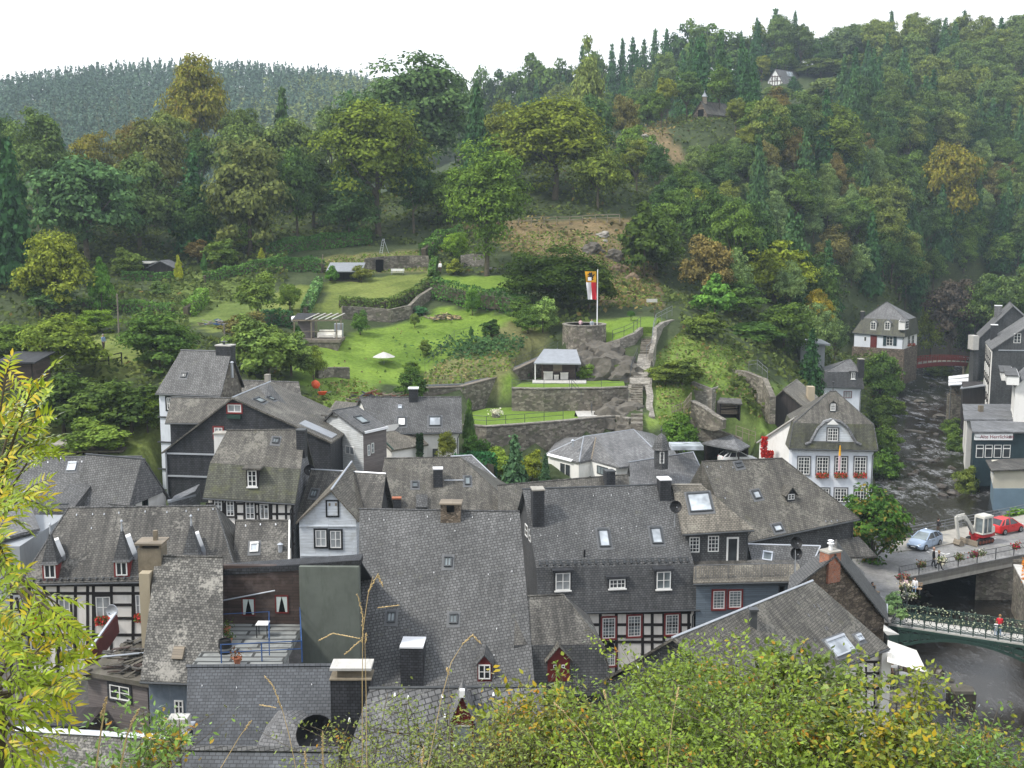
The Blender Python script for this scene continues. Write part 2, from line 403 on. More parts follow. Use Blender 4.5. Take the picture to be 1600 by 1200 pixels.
for px,py,Y in[(640,742,100),(870,748,105),(1140,720,118),(1200,715,118),(1000,590,128),(1010,640,118),(1010,514,138),(980,505,140),(940,525,137),(1060,560,133),(1040,630,122),(1100,590,128),(1150,672,120),(1150,582,130),(1200,560,142),(1250,600,150),(1280,640,140),(1300,560,172),(1380,552,212),(1430,552,222),(1380,690,165),(1375,730,148),(1520,640,185),(1560,600,190),(1600,560,200),(1650,500,215),(1500,530,270),(1600,480,270),(1450,500,265),(1400,450,255),(1500,400,290),(1600,350,310),(1400,350,275),(1300,400,235),(1300,300,262),(1500,250,330),(1600,200,355),(1400,220,310),(1250,200,300),(1300,158,360),(1500,160,372),(1105,184,257),(1222,147,375),(1000,220,240),(1060,195,258),(960,280,215),(900,300,200),(870,347,186),(960,345,186),(930,380,178),(1000,440,166),(900,430,162),(980,490,146),(1020,470,152),(1060,420,178),(1100,350,205),(1130,270,235),(1200,450,195),(1150,500,160),(1230,520,165),(650,590,125),(500,570,124),(480,530,133),(700,490,146),(830,510,140),(800,560,128),(620,484,148.5),(600,455,154),(700,450,155),(620,425,166),(540,440,160),(760,440,160),(580,390,176),(460,400,172),(380,470,148),(330,500,138),(440,490,140),(250,430,166),(120,450,152),(0,470,146),(160,550,118),(200,690,99),(60,640,108),(380,600,108),(500,620,112),(560,612,116),(800,655,116),(740,650,114),(720,720,108),(830,702,110),(980,682,112),(580,330,200),(300,350,195),(100,350,185),(0,330,180),(860,600,124),(900,560,131),(1330,572,200),(1345,562,216),(1322,566,212),(1362,566,208),(1312,545,226),(1334,549,228),(1300,585,195),(1350,600,188),(1318,612,172),(1400,585,205),(0,240,470),(300,240,480),(560,230,500),(0,165,640),(150,143,650),(300,135,655),(430,140,670),(560,150,700),(880,650,118),(1170,640,124),(1090,640,121)]:
 CTRL.append(tuple(P(px,py,Y)))
CT=np.array(CTRL)
def _tps(r2):return r2*np.log(np.maximum(r2,1e-9))*.5
def _fit():
 n=len(CT);x=CT[:,:2]/50
 K=_tps(((x[:,None]-x[None])**2).sum(-1));K+=np.eye(n)*.003
 A=np.zeros((n+3,n+3));A[:n,:n]=K;A[:n,n]=1;A[:n,n+1:]=x;A[n,:n]=1;A[n+1:,:n]=x.T
 return np.linalg.solve(A,np.concatenate([CT[:,2],[0,0,0]]))
TW=_fit()
RIV=[((1565,1290),-4.3,7.5),((1560,1180),-4.3,7.5),((1550,1060),-4.2,7.2),((1510,940),-4.1,6.4),((1478,840),-3.9,6.0),((1462,770),-3.7,6.2),((1450,700),-3.5,6.2),((1446,650),-3.4,5.8),((1448,612),-3.2,5.4),((1462,580),-3.,5.),((1500,562),-2.8,5.),((1560,556),-2.6,5)]
RC=[(Pz(p[0],p[1],z),w)for p,z,w in RIV]
def river_d(x,y):
 best=np.full(x.shape,1e9);wz=np.zeros(x.shape)
 for(a,wa),(b,wb)in zip(RC[:-1],RC[1:]):
  dx,dy=b.x-a.x,b.y-a.y;t=np.clip(((x-a.x)*dx+(y-a.y)*dy)/(dx*dx+dy*dy),0,1)
  d=np.hypot(x-a.x-t*dx,y-a.y-t*dy)-(wa+(wb-wa)*t)
  z=a.z+(b.z-a.z)*t;up=d<best
  best=np.where(up,d,best);wz=np.where(up,z,wz)
 return best,wz
def inpoly(x,y,poly):
 r=np.zeros(x.shape,bool);j=len(poly)-1
 for i in range(len(poly)):
  xi,yi=poly[i];xj,yj=poly[j]
  c=((yi>y)!=(yj>y))&(x<(xj-xi)*(y-yi)/((yj-yi)if yj!=yi else 1e-9)+xi)
  r^=c;j=i
 return r
FLATS=[]
for z_,pp in((P(820,650,117).z,[(728,667),(760,669),(820,665),(905,658),(990,654),(990,634),(728,634)]),(P(870,605,121.5).z,[(795,609),(850,609),(985,607),(985,586),(830,578),(805,592)])):
 FLATS.append(([(Pz(a,b,z_).x,Pz(a,b,z_).y)for a,b in pp],z_))
FLATS.append(([(19.1,112),(25.6,112),(26,124.6),(18.8,124.6)],4.9))
FLATS.append(([(-30.6,82),(-18,82),(-18,100),(-31.4,100)],7.6))
_w=[Pz(a,b,P(820,650,117).z)for a,b in((725,664),(760,667),(820,663),(880,658),(960,650),(985,655))]
FLATS.append(([(p.x,p.y-.4)for p in _w]+[(p.x,p.y-6)for p in _w[::-1]],7.3))
def ground_np(x,y):
 shp=x.shape;q=np.stack([x.ravel(),y.ravel()],1)/50;out=np.zeros(len(q));c=CT[:,:2]/50
 for i in range(0,len(q),8000):
  qq=q[i:i+8000];out[i:i+8000]=_tps(((qq[:,None]-c[None])**2).sum(-1))@TW[:-3]+TW[-3]+qq@TW[-2:]
 h=out.reshape(shp)
 d,wz=river_d(x,y)
 bed=wz-1.1
 t=np.clip((d+.5)/4.5,0,1)
 h2=bed+(h-bed)*t*t*(3-2*t)
 h=np.where(d<4,np.minimum(h,h2)*1.,h)
 for poly,z in FLATS:h=np.where(inpoly(x,y,poly),np.minimum(h,z-.15),h)
 return h
def ground(x,y):return float(ground_np(np.array([x],float),np.array([y],float))[0])
def G(px,py,Y):
 """a survey point brought onto the ground below/above it"""
 p=P(px,py,Y);return Vector((p.x,p.y,ground(p.x,p.y)))
def Gray(px,py,y0=40,y1=420):
 """first place where a sight line meets the ground"""
 ys=np.linspace(y0,y1,400);d=ray(px,py)
 g=ground_np(d.x*ys,ys);z=CAMZ+d.z*ys;k=np.argmax(z<=g)
 if z[k]>g[k]:return None
 return Vector((d.x*ys[k],ys[k],g[k]))
xs=np.concatenate([np.arange(-460,-90,9.),np.arange(-90,100,1.3),np.arange(100,470,7.)])
ys=np.concatenate([np.arange(-24,36,3.),np.arange(36,205,1.3),np.arange(205,450,4.),np.arange(450,1000,11.)])
GX,GY=np.meshgrid(xs,ys);GZ=ground_np(GX,GY)
rs=np.random.RandomState(3)
rough=rs.uniform(-1,1,GX.shape)
_f=GY*cp-(GZ-CAMZ)*sp;_f=np.where(_f<1,1,_f)
SX=800+FPX*GX/_f;SY=600-FPX*(GY*sp+(GZ-CAMZ)*cp)/_f
colr=np.zeros(GX.shape+(3,));colr[:]=(.055,.075,.034)
def zone(poly,y0,y1,c,c2=None):
 m=inpoly(SX,SY,poly)&(GY>y0)&(GY<y1)
 colr[m]=c
LAWN=(.14,.225,.036);LAWN2=(.15,.19,.05);ROUGHG=(.15,.16,.065);DRY=(.19,.15,.08);ROCK=(.17,.14,.1)
zone([(450,600),(470,540),(560,520),(650,500),(690,480),(840,500),(860,530),(800,590),(640,600)],105,165,LAWN)
zone([(400,470),(480,440),(500,490),(470,500),(330,520),(290,500)],110,170,LAWN2)
zone([(500,500),(510,440),(680,425),(680,450),(560,480)],130,175,LAWN2)
zone([(450,420),(520,400),(660,390),(670,425),(540,428)],150,182,ROUGHG)
zone([(690,430),(800,430),(800,455),(700,455)],140,182,LAWN)
zone([(800,500),(860,520),(830,570),(720,610),(640,620),(640,595)],105,150,ROUGHG)
zone([(700,350),(990,340),(1040,480),(1010,500),(940,480),(800,390)],150,192,DRY)
zone([(1020,560),(1060,520),(1180,550),(1130,640),(1010,670)],105,150,(.15,.22,.05))
zone([(900,500),(1030,495),(1030,520),(930,530)],125,150,LAWN)
zone([(960,200),(1040,200),(1080,260),(1000,260)],190,260,DRY)
zone([(1080,600),(1240,600),(1240,690),(1080,690)],100,140,(.13,.2,.05))
zone([(480,600),(560,590),(650,640),(500,640)],100,130,(.15,.23,.05))
zone([(130,520),(230,520),(230,590),(130,590)],100,130,LAWN2)
zone([(60,640),(260,640),(260,740),(60,740)],85,112,(.17,.22,.06))
zone([(230,400),(420,440),(420,520),(250,500)],120,170,(.12,.17,.045))
m_=(GY<40);colr[m_]=(.12,.12,.05)
m_=(GY>40)&(GY<112)&(GZ<4);colr[m_]=(.1,.1,.095)
dR,wR=river_d(GX,GY);colr[dR<1.2]=(.075,.065,.05);m_=(dR>=1.2)&(dR<6)&(GY>116);colr[m_]=(.06,.08,.03)
def grid_obj():
 ny,nx=GX.shape;me=bpy.data.meshes.new('ground')
 h=GZ+rough*np.where(GY>300,.8,np.where(GY<45,.25,.12))
 co=np.stack([GX,GY,h],-1).reshape(-1,3).astype(np.float32)
 idx=np.arange(ny*nx).reshape(ny,nx)
 f=np.stack([idx[:-1,:-1],idx[:-1,1:],idx[1:,1:],idx[1:,:-1]],-1).reshape(-1,4).astype(np.int32)
 me.vertices.add(len(co));me.vertices.foreach_set('co',co.ravel())
 me.loops.add(f.size);me.loops.foreach_set('vertex_index',f.ravel())
 me.polygons.add(len(f));me.polygons.foreach_set('loop_start',np.arange(0,f.size,4,dtype=np.int32))
 me.polygons.foreach_set('use_smooth',np.ones(len(f),bool));me.update()
 a=me.color_attributes.new('cover','FLOAT_COLOR','POINT')
 a.data.foreach_set('color',np.concatenate([colr.reshape(-1,3),np.ones((ny*nx,1))],1).astype(np.float32).ravel())
 m,nt,b,_=mat_new('ground_cover')
 at=N(nt,'VertexColor',_layer_name='cover');w=coords(nt,'World')
 c=mix(nt,1,at.outputs[0],ramp(nt,noise(nt,w,.22,5,.65),[(.3,(.62,.66,.6)),(.7,(1.35,1.25,1.3))]),'MULTIPLY')
 c=mix(nt,1,c,ramp(nt,noise(nt,w,2.6,4,.7),[(.3,(.7,)*3),(.7,(1.3,)*3)]),'MULTIPLY')
 c=mix(nt,ramp(nt,noise(nt,w,.6,5,.75),[(.62,(0,0,0)),(.8,(.55,)*3)]),c,(.2,.17,.075))
 nt.links.new(c,b.inputs['Base Color']);b.inputs['Roughness'].default_value=.95;b.inputs['Specular IOR Level'].default_value=.1
 bump(nt,b,noise(nt,w,5,4,.7),.5,.12)
 me.materials.append(m)
 o=bpy.data.objects.new('ground',me);COL.objects.link(o);o['kind']='structure'
 return o
grid_obj()
def river_obj():
 mb=MB();rows=[]
 pts=[]
 for(a,wa),(b,wb)in zip(RC[:-1],RC[1:]):
  for k in range(8):t=k/8;pts.append((a.lerp(b,t),wa+(wb-wa)*t))
 pts.append(RC[-1])
 for i,(p,w)in enumerate(pts):
  d=hvec(pts[min(i+1,len(pts)-1)][0]-pts[max(0,i-1)][0]).normalized();nrm=Vector((-d.y,d.x,0))
  rows.append([p+nrm*(w+3)*(k/6-1)for k in range(13)])
 vs=[q for r in rows for q in r];fs=[]
 for i in range(len(rows)-1):
  for k in range(12):fs.append([i*13+k,i*13+k+1,(i+1)*13+k+1,(i+1)*13+k])
 mb.add(vs,fs)
 m,nt,b,_=mat_new('water');w=coords(nt,'World',scale=(1,.42,1));w1=coords(nt,'World')
 f1=noise(nt,w,.55,5,.7);f2=noise(nt,w,3.2,5,.75);f3=noise(nt,w1,.085,3)
 a=N(nt,'Math',_operation='MULTIPLY_ADD');nt.links.new(f2,a.inputs[0]);a.inputs[1].default_value=.6;nt.links.new(f1,a.inputs[2])
 a2=N(nt,'Math',_operation='MULTIPLY_ADD');nt.links.new(f3,a2.inputs[0]);a2.inputs[1].default_value=.5;nt.links.new(a.outputs[0],a2.inputs[2])
 h2=N(nt,'Math',_operation='MULTIPLY');nt.links.new(a2.outputs[0],h2.inputs[0]);h2.inputs[1].default_value=.5
 foam=ramp(nt,h2.outputs[0],[(.515,(0,0,0)),(.61,(.48,)*3)])
 sx=N(nt,'SeparateXYZ');nt.links.new(w1,sx.inputs[0])
 gt=N(nt,'MapRange');nt.links.new(sx.outputs[1],gt.inputs[0]);gt.inputs[1].default_value=105;gt.inputs[2].default_value=150;gt.inputs[3].default_value=.25;gt.inputs[4].default_value=1
 fm=mix(nt,1,foam,gt.outputs[0],'MULTIPLY')
 c=mix(nt,fm,(.02,.017,.013),(.42,.43,.45))
 nt.links.new(c,b.inputs['Base Color'])
 rr=ramp(nt,fm,[(0,(.07,)*3),(1,(.7,)*3)]);nt.links.new(rr,b.inputs['Roughness']);b.inputs['IOR'].default_value=1.33
 bump(nt,b,a.outputs[0],.35,.12)
 o=mb.build('river',m,smooth=True);o['kind']='structure'
river_obj()
def quads_mesh(name,Q,mats,mi=None,extra=None):
 """Q: (n,k,3) leaf polygons"""
 n,k,_=Q.shape;me=bpy.data.meshes.new(name)
 me.vertices.add(n*k);me.vertices.foreach_set('co',Q.reshape(-1).astype(np.float32))
 me.loops.add(n*k);me.loops.foreach_set('vertex_index',np.arange(n*k,dtype=np.int32))
 me.polygons.add(n);me.polygons.foreach_set('loop_start',np.arange(0,n*k,k,dtype=np.int32));me.update()
 for m in mats:me.materials.append(m)
 if mi is not None:me.polygons.foreach_set('material_index',mi.astype(np.int32))
 return me
def unit(v):return v/np.maximum(np.linalg.norm(v,axis=-1,keepdims=True),1e-9)
def leaf_quads(rs,pos,nrm,size,asp=.6,jit=.8,bent=False):
 n=len(pos);nn=unit(nrm+rs.normal(0,jit,(n,3)))
 a=unit(np.cross(nn,rs.normal(0,1,(n,3))));b=np.cross(nn,a)
 s=(size*rs.uniform(.65,1.35,n))[:,None]
 return np.stack([pos-a*s,pos-b*s*asp,pos+a*s,pos+b*s*asp],1)
def crown_round(seed,K=48,L=75,leaf=.028,shape='round',gap=.0):
 """unit crown: x,y in -.5...5, z in 0..1"""
 rs=np.random.RandomState(seed);Q=[]
 ph=rs.uniform(0,6.28,4)
 for i in range(K):
  d=unit(rs.normal(0,1,3));d[2]=abs(d[2])*1.25-.42 if rs.rand()<.8 else d[2];d=unit(d)
  r=.39*rs.uniform(.55,1.08)if rs.rand()<.82 else .25*rs.rand()
  az=math.atan2(d[1],d[0]);r*=1+.16*math.sin(2*az+ph[0])+.1*math.sin(3*az+ph[1]+d[2]*3)
  z=.5+d[2]*r*1.2
  taper=1.0
  if shape=='oval':taper=.75+.35*math.sin(math.pi*min(1,max(0,z)))
  if shape=='cone':taper=1.45*max(.01,1.02-z)**.7
  if shape=='birch':taper=1.25*max(.01,1.03-z)**.55*(.55+.5*min(1,z*3))
  c=np.array([d[0]*r*taper,d[1]*r*taper,z])
  cr=rs.uniform(.085,.165)*(.7+.3*taper)
  e=unit(rs.normal(0,1,(L,3)));e[:,2]=np.where(rs.rand(L)<.7,np.abs(e[:,2]),e[:,2])
  pr=rs.uniform(.45,1.05,L)[:,None]
  p=c+e*cr*pr*np.array([1.15,1.15,.8])
  nr=e+np.array([0,0,.35])+unit(c-np.array([0,0,.45]))*.45
  Q.append(leaf_quads(rs,p,nr,leaf,.62,.55))
 Q=np.concatenate(Q);return Q
def crown_conifer(seed,lev=26,leaf=.03,droop=.35,width=1.,dens=1.):
 rs=np.random.RandomState(seed);Q=[]
 for i in range(lev):
  t=(i+rs.uniform(-.3,.3))/lev;t=min(max(t,0),.985);z0=.02+.96*t;R=.5*(1-t)**.85*width*(1-.35*max(0,.12-t)/.12)+.012
  nb=max(4,int((13-7*t)*dens))
  for k in range(nb):
   a=2*math.pi*(k+rs.rand())/nb;L=R*rs.uniform(.45,1.15);m=max(4,int(18*L/.5)+3)
   s=rs.uniform(.1,1,m)**.8;side=rs.normal(0,.035,m)*(.4+s)
   x=np.cos(a)*s*L-np.sin(a)*side;y=np.sin(a)*s*L+np.cos(a)*side;z=z0+.02*s-droop*.28*L*s*s+rs.normal(0,.004,m)
   p=np.stack([x,y,z],1);nr=np.stack([np.cos(a)*.5*np.ones(m),np.sin(a)*.5*np.ones(m),np.ones(m)*.9],1)
   d=leaf_quads(rs,p,nr,leaf,.55,.45);Q.append(d)
 Q.append(leaf_quads(rs,np.stack([rs.normal(0,.006,14),rs.normal(0,.006,14),rs.uniform(.93,1.0,14)],1),rs.normal(0,1,(14,3)),leaf*.6,.5,.5))
 return np.concatenate(Q)
CROWN={}
def crown_mesh(kind,v):
 k=(kind,v)
 if k not in CROWN:
  sd=100*(abs(hash_(kind))%97)+v
  if kind=='spruce':Q=crown_conifer(sd,30,.036,.5,1.3,1.3);m=M['needle']
  elif kind=='fir':Q=crown_conifer(sd,30,.048,.16,1.1,1.25);m=M['needle']
  elif kind=='cypress':Q=crown_round(sd,75,75,.036,'cone');m=M['needle']
  elif kind=='oak':Q=crown_round(sd,150,140,.0178);m=M['leaf']
  elif kind=='chestnut':Q=crown_round(sd,100,95,.026);m=M['leaf_gold']
  elif kind=='birch':Q=crown_round(sd,95,110,.023,'birch');m=M['leaf']
  elif kind=='oval':Q=crown_round(sd,90,125,.024,'oval');m=M['leaf']
  elif kind=='gold':Q=crown_round(sd,110,120,.021,'oval');m=M['leaf_gold']
  elif kind=='shrub':Q=crown_round(sd,60,100,.034);m=M['leaf']
  else:Q=crown_round(sd,90,125,.024);m=M['leaf']
  CROWN[k]=quads_mesh('crown',Q,[m])
 return CROWN[k]
def hash_(s):return sum((i+1)*ord(c)for i,c in enumerate(s))
TRUNK={}
def trunk_mesh(kind,v):
 k=(kind in('spruce','fir','cypress'),v%3)
 if k not in TRUNK:
  rs=random.Random(50+v+(9 if k[0]else 0));mb=MB()
  if k[0]:mb.tube([(0,0,0),(.002,.002,.5),(0,0,.97)],[.022,.012,.002],6)
  else:
   mb.tube([(0,0,0),(.012,.004,.22),(.0,.012,.45),(.01,0,.8)],[.03,.022,.015,.004],7)
   for i in range(7):
    a=i*2.4+rs.random();z=rs.uniform(.25,.5);r=rs.uniform(.25,.4)
    mb.tube([(0,0,z),(math.cos(a)*r*.5,math.sin(a)*r*.5,z+.16),(math.cos(a)*r,math.sin(a)*r,z+.33)],[.013,.008,.003],5)
  o=mb.build('trunk',M['bark']);me=o.data;bpy.data.objects.remove(o);TRUNK[k]=me
 return TRUNK[k]
TREES=[]
def tree(name,label,X,Y,ztop,width,kind,col,group=None,cat='tree',zb=None,base=.0,trunk_w=1.,rot=None):
 g=ground(X,Y)if zb is None else zb
 H=max(1.0,ztop-g);v=R_.randrange(4)
 rt={'round':1.2,'oak':1.12,'gold':1.6,'oval':1.5,'chestnut':1.15}.get(kind);base=max(base,1-rt*width/H)if rt else base
 t=thing(name,label,cat,(X,Y,g-.15),group);t.rotation_euler.z=R_.uniform(0,6.28)if rot is None else rot
 for nm,me,sc,z,c in(('crown',crown_mesh(kind,v),(width,width,H*(1-base)),H*base,col),('trunk',trunk_mesh(kind,v),(max(width,H*.5)*trunk_w,)*2+(H,),0,(.5,.5,.5))):
  o=bpy.data.objects.new(nm,me);COL.objects.link(o);o.parent=t;o.location=(0,0,z);o.scale=sc
  j=R_.uniform(.9,1.1);o.color=(c[0]*j*1.82,c[1]*j*2.1,c[2]*j*1.35,1)
 return t
def tpx(name,label,cx,top,wpx,Y,kind,col,group=None,base=.0,bpy_=None,tw=1.,cat='tree'):
 """tree by its survey: crown middle, crown top, crown width, distance; foot on the ground"""
 p=P(cx,top,Y);w=wpx*Y/FPX
 zb=P(cx,bpy_,Y).z if bpy_ else None
 return tree(name,label,p.x,p.y,p.z,w,kind,col,group,cat,zb,base,tw)
GRN=(.062,.105,.032);DGR=(.036,.07,.032);BLG=(.055,.098,.055);OLV=(.105,.12,.038);YLG=(.165,.165,.033);GLD=(.27,.18,.03);BRN=(.15,.1,.036);SPR=(.026,.056,.032);LGR=(.1,.15,.042);PUR=(.055,.04,.05);RUS=(.17,.075,.03)
def loose_plant(name,label,pts,nrm,size,mat,col,group=None,cat='plant',kind=None,asp=.6,seed=1,jit=.6):
 rs=np.random.RandomState(seed);pts=np.array(pts);o3=pts.mean(0);o3[2]=pts[:,2].min()
 Q=leaf_quads(rs,pts-o3,np.array(nrm),size,asp,jit)
 o=bpy.data.objects.new(name,quads_mesh(name,Q,[mat]));COL.objects.link(o);o.location=o3;o.color=c4(col)
 return tag(o,label,cat,group,kind)
def hedge(label,pts,h,w,col,size=.17,dens=34,name='hedge',seed=3,group=None):
 """clipped hedge along ground points"""
 rs=np.random.RandomState(seed+len(label));A=[];B=[]
 for a,b in zip(pts[:-1],pts[1:]):
  d=b-a;L=hvec(d).length;e=hvec(d).normalized();s=Vector((-e.y,e.x,0))
  n=int(L*(2*h+w)*dens)
  for i in range(n):
   t=rs.rand();q=rs.rand()*(2*h+w);hh=h*(1+.08*math.sin(t*L*1.3+seed))
   if q<h:off,z,nn=-w/2,q/h*hh,-s
   elif q<h+w:off,z,nn=q-h-w/2,hh,Vector((0,0,1))
   else:off,z,nn=w/2,(q-h-w)/h*hh,s
   p=a+d*t+s*(off+rs.normal(0,.06))+Vector((0,0,z+rs.normal(0,.06)-.05));A.append(p);B.append(nn)
 core=MB()
 for a,b in zip(pts[:-1],pts[1:]):core.beam(a+Vector((0,0,h*.35)),b+Vector((0,0,h*.35)),w*.45,h*.6)
 o=loose_plant(name,label,A,B,size,M['leaf_hedge'],(col[0]*1.3,col[1]*1.7,col[2]*1.5),group,'hedge',seed=seed)
 c=core.build('branches',M['bark'],o,org=o.location)
 c.location=(0,0,0)
 return o
def solve_row(prev,pxs,pitch):
 """height at which the next pair of roof corners lies so that the slope has the given pitch"""
 mx,my=(pxs[0][0]+pxs[1][0])/2,(pxs[0][1]+pxs[1][1])/2
 a,b=prev;e=hvec(b-a);e=e.normalized()if e.length>.05 else Vector((1,0,0));n=Vector((-e.y,e.x,0));lo,hi=a.z-16,a.z-1e-3
 def f(z):
  q=Pz(mx,my,z);dh=(hvec(a)-hvec(q)).dot(n)if n.y>0 else(hvec(a)-hvec(q)).dot(-n)
  return(a.z-z)-dh*math.tan(rad(pitch))
 for _ in range(50):
  m=(lo+hi)/2
  if f(m)>0:lo=m
  else:hi=m
 z=(lo+hi)/2
 return Pz(pxs[0][0],pxs[0][1],z),Pz(pxs[1][0],pxs[1][1],z)
class House:pass
def chain(name,label,rows,Y,pitches,hips=(0,0),z0=None,roof='slate_grey',wall='render_white',low=None,oh=.3,th=.16,group=None,cat='house',gutter=True,ridge='slate_wall_mid',back_drop=True,sidewall=None,T=None,capr=.07):
 """house surveyed by its front roof: rows of pixel pairs from ridge down to the eaves"""
 H=House();R1=P(rows[0][0][0],rows[0][0][1],Y);R2=Pz(rows[0][1][0],rows[0][1][1],R1.z)
 L=[(R1,R2)]
 for r,pt in zip(rows[1:],pitches):
  a,b=solve_row(L[-1],r,pt);p,q=L[-1]
  if(q-p).length>.8:
   nn=(q-p).cross((a+b)/2-p)
   a,b=[CAM+ray(*r[k])*((p-CAM).dot(nn)/ray(*r[k]).dot(nn))for k in(0,1)]
  L.append((a,b))
 E1,E2=L[-1];e=hvec(E2-E1).normalized();n=Vector((-e.y,e.x,0))
 if n.y<0:n=-n
 def mir(p,k,side):
  if hips[side]:
   dd=(hvec(L[0][side])-hvec(p)).dot(n);return p+n*(2*dd)
  q=L[0][side];return Vector((2*q.x-p.x,2*q.y-p.y,p.z))
 B=[(mir(a,k,0),mir(b,k,1))for k,(a,b)in enumerate(L)];B[0]=L[0]
 gz=min(ground(E1.x,E1.y),ground(E2.x,E2.y));z0=gz-.6 if z0 is None else z0
 mid=(E1+E2+B[-1][0]+B[-1][1])/4
 if T is None:T=thing(name,label,cat,(mid.x,mid.y,z0),group)
 H.T=T;H.L=L;H.B=B;H.e=e;H.n=n;H.z0=z0
 mats=roof if isinstance(roof,(list,tuple))else[roof]
 for k in range(len(L)-1):
  mb=MB();ps=[]
  (a,b),(c,d)=L[k],L[k+1];(a2,b2),(c2,d2)=B[k],B[k+1]
  ps+=[[c,d,b,a],[c2,d2,b2,a2]]
  if hips[0]:ps.append([c,a,a2,c2]if k or(a-a2).length>.01 else[c,a,c2])
  if hips[1]:ps.append([d,b,b2,d2]if k or(b-b2).length>.01 else[d,b,d2])
  mb.slab(ps,th)
  mb.build('roof'if k==0 else 'lower_roof',M[mats[min(k,len(mats)-1)]],T)
  if ridge:
   c_=MB()
   if k==0 and(a-b).length>.3:c_.tube([a-(b-a).normalized()*.05,b],capr,5)
   if hips[0]:c_.tube([a,c],capr*.8,5)
   if hips[1]:c_.tube([b,d],capr*.8,5)
   if c_.v:c_.build('ridge_cap',M[ridge],T)
 i=oh
 def ins(p,se,sn):return p+e*se*i+n*sn*i
 w=[ins(E1,1,1),ins(E2,-1,1),ins(B[-1][1],-1,-1),ins(B[-1][0],1,-1)]
 zt=min(E1.z,E2.z)-th*.6;tz=[v.z-th*.6 for v in w];w=[Vector((v.x,v.y,z))for v,z in zip(w,tz)]
 mb=MB()
 def wallq(a,b):
  mb.poly([Vector((a.x,a.y,z0)),Vector((b.x,b.y,z0)),Vector((b.x,b.y,b.z)),Vector((a.x,a.y,a.z))])
 wallq(w[0],w[1]);wallq(w[2],w[3])
 sides=[]
 for sd,(p,q)in((1,(w[1],w[2])),(0,(w[3],w[0]))):
  sm=MB()if sidewall else mb
  top=[q.copy(),p.copy()]
  if not hips[sd]:
   fr=[L[k][sd]for k in range(len(L)-1,-1,-1)];bk=[B[k][sd]for k in range(1,len(L))]
   o=fr+bk;se=-1 if sd else 1
   out=[]
   for j,c in enumerate(o):out.append(c+e*se*i-Vector((0,0,th*.6)))
   f,g=(w[1],w[2])if sd else(w[0],w[3])
   pts=[Vector((f.x,f.y,z0)),f.copy()]+out[1:-1]+[g.copy(),Vector((g.x,g.y,z0))]
   sm.poly(pts)
  else:
   sm.poly([Vector((p.x,p.y,z0)),Vector((q.x,q.y,z0))]+top)
  if sidewall:sm.build('side_wall',M[sidewall],T)
 mb.build('wall',M[wall],T)
 H.front=PL(Vector((w[0].x,w[0].y,z0)),e,(0,0,1))
 H.right=PL(Vector((w[1].x,w[1].y,z0)),w[2]-w[1],(0,0,1));H.left=PL(Vector((w[0].x,w[0].y,z0)),w[3]-w[0],(0,0,1))
 H.slopes=[PL(L[k+1][0],L[k+1][1]-L[k+1][0],((L[k][0]+L[k][1])-(L[k+1][0]+L[k+1][1])))for k in range(len(L)-1)]
 H.roof=H.slopes[0];H.low=H.slopes[-1];H.zt=zt;H.w=w
 if gutter:
  g=MB();g.tube([E1-n*.05-Vector((0,0,.1)),E2-n*.05-Vector((0,0,.1))],.065,6)
  g.tube([E2-e*.15-n*.0-Vector((0,0,.1)),w[1]-n*.06-e*.1-Vector((0,0,.5)),Vector((w[1].x,w[1].y,z0))-n*.06-e*.1],.045,5)
  g.build('gutter',M['gutter'],T)
 return H
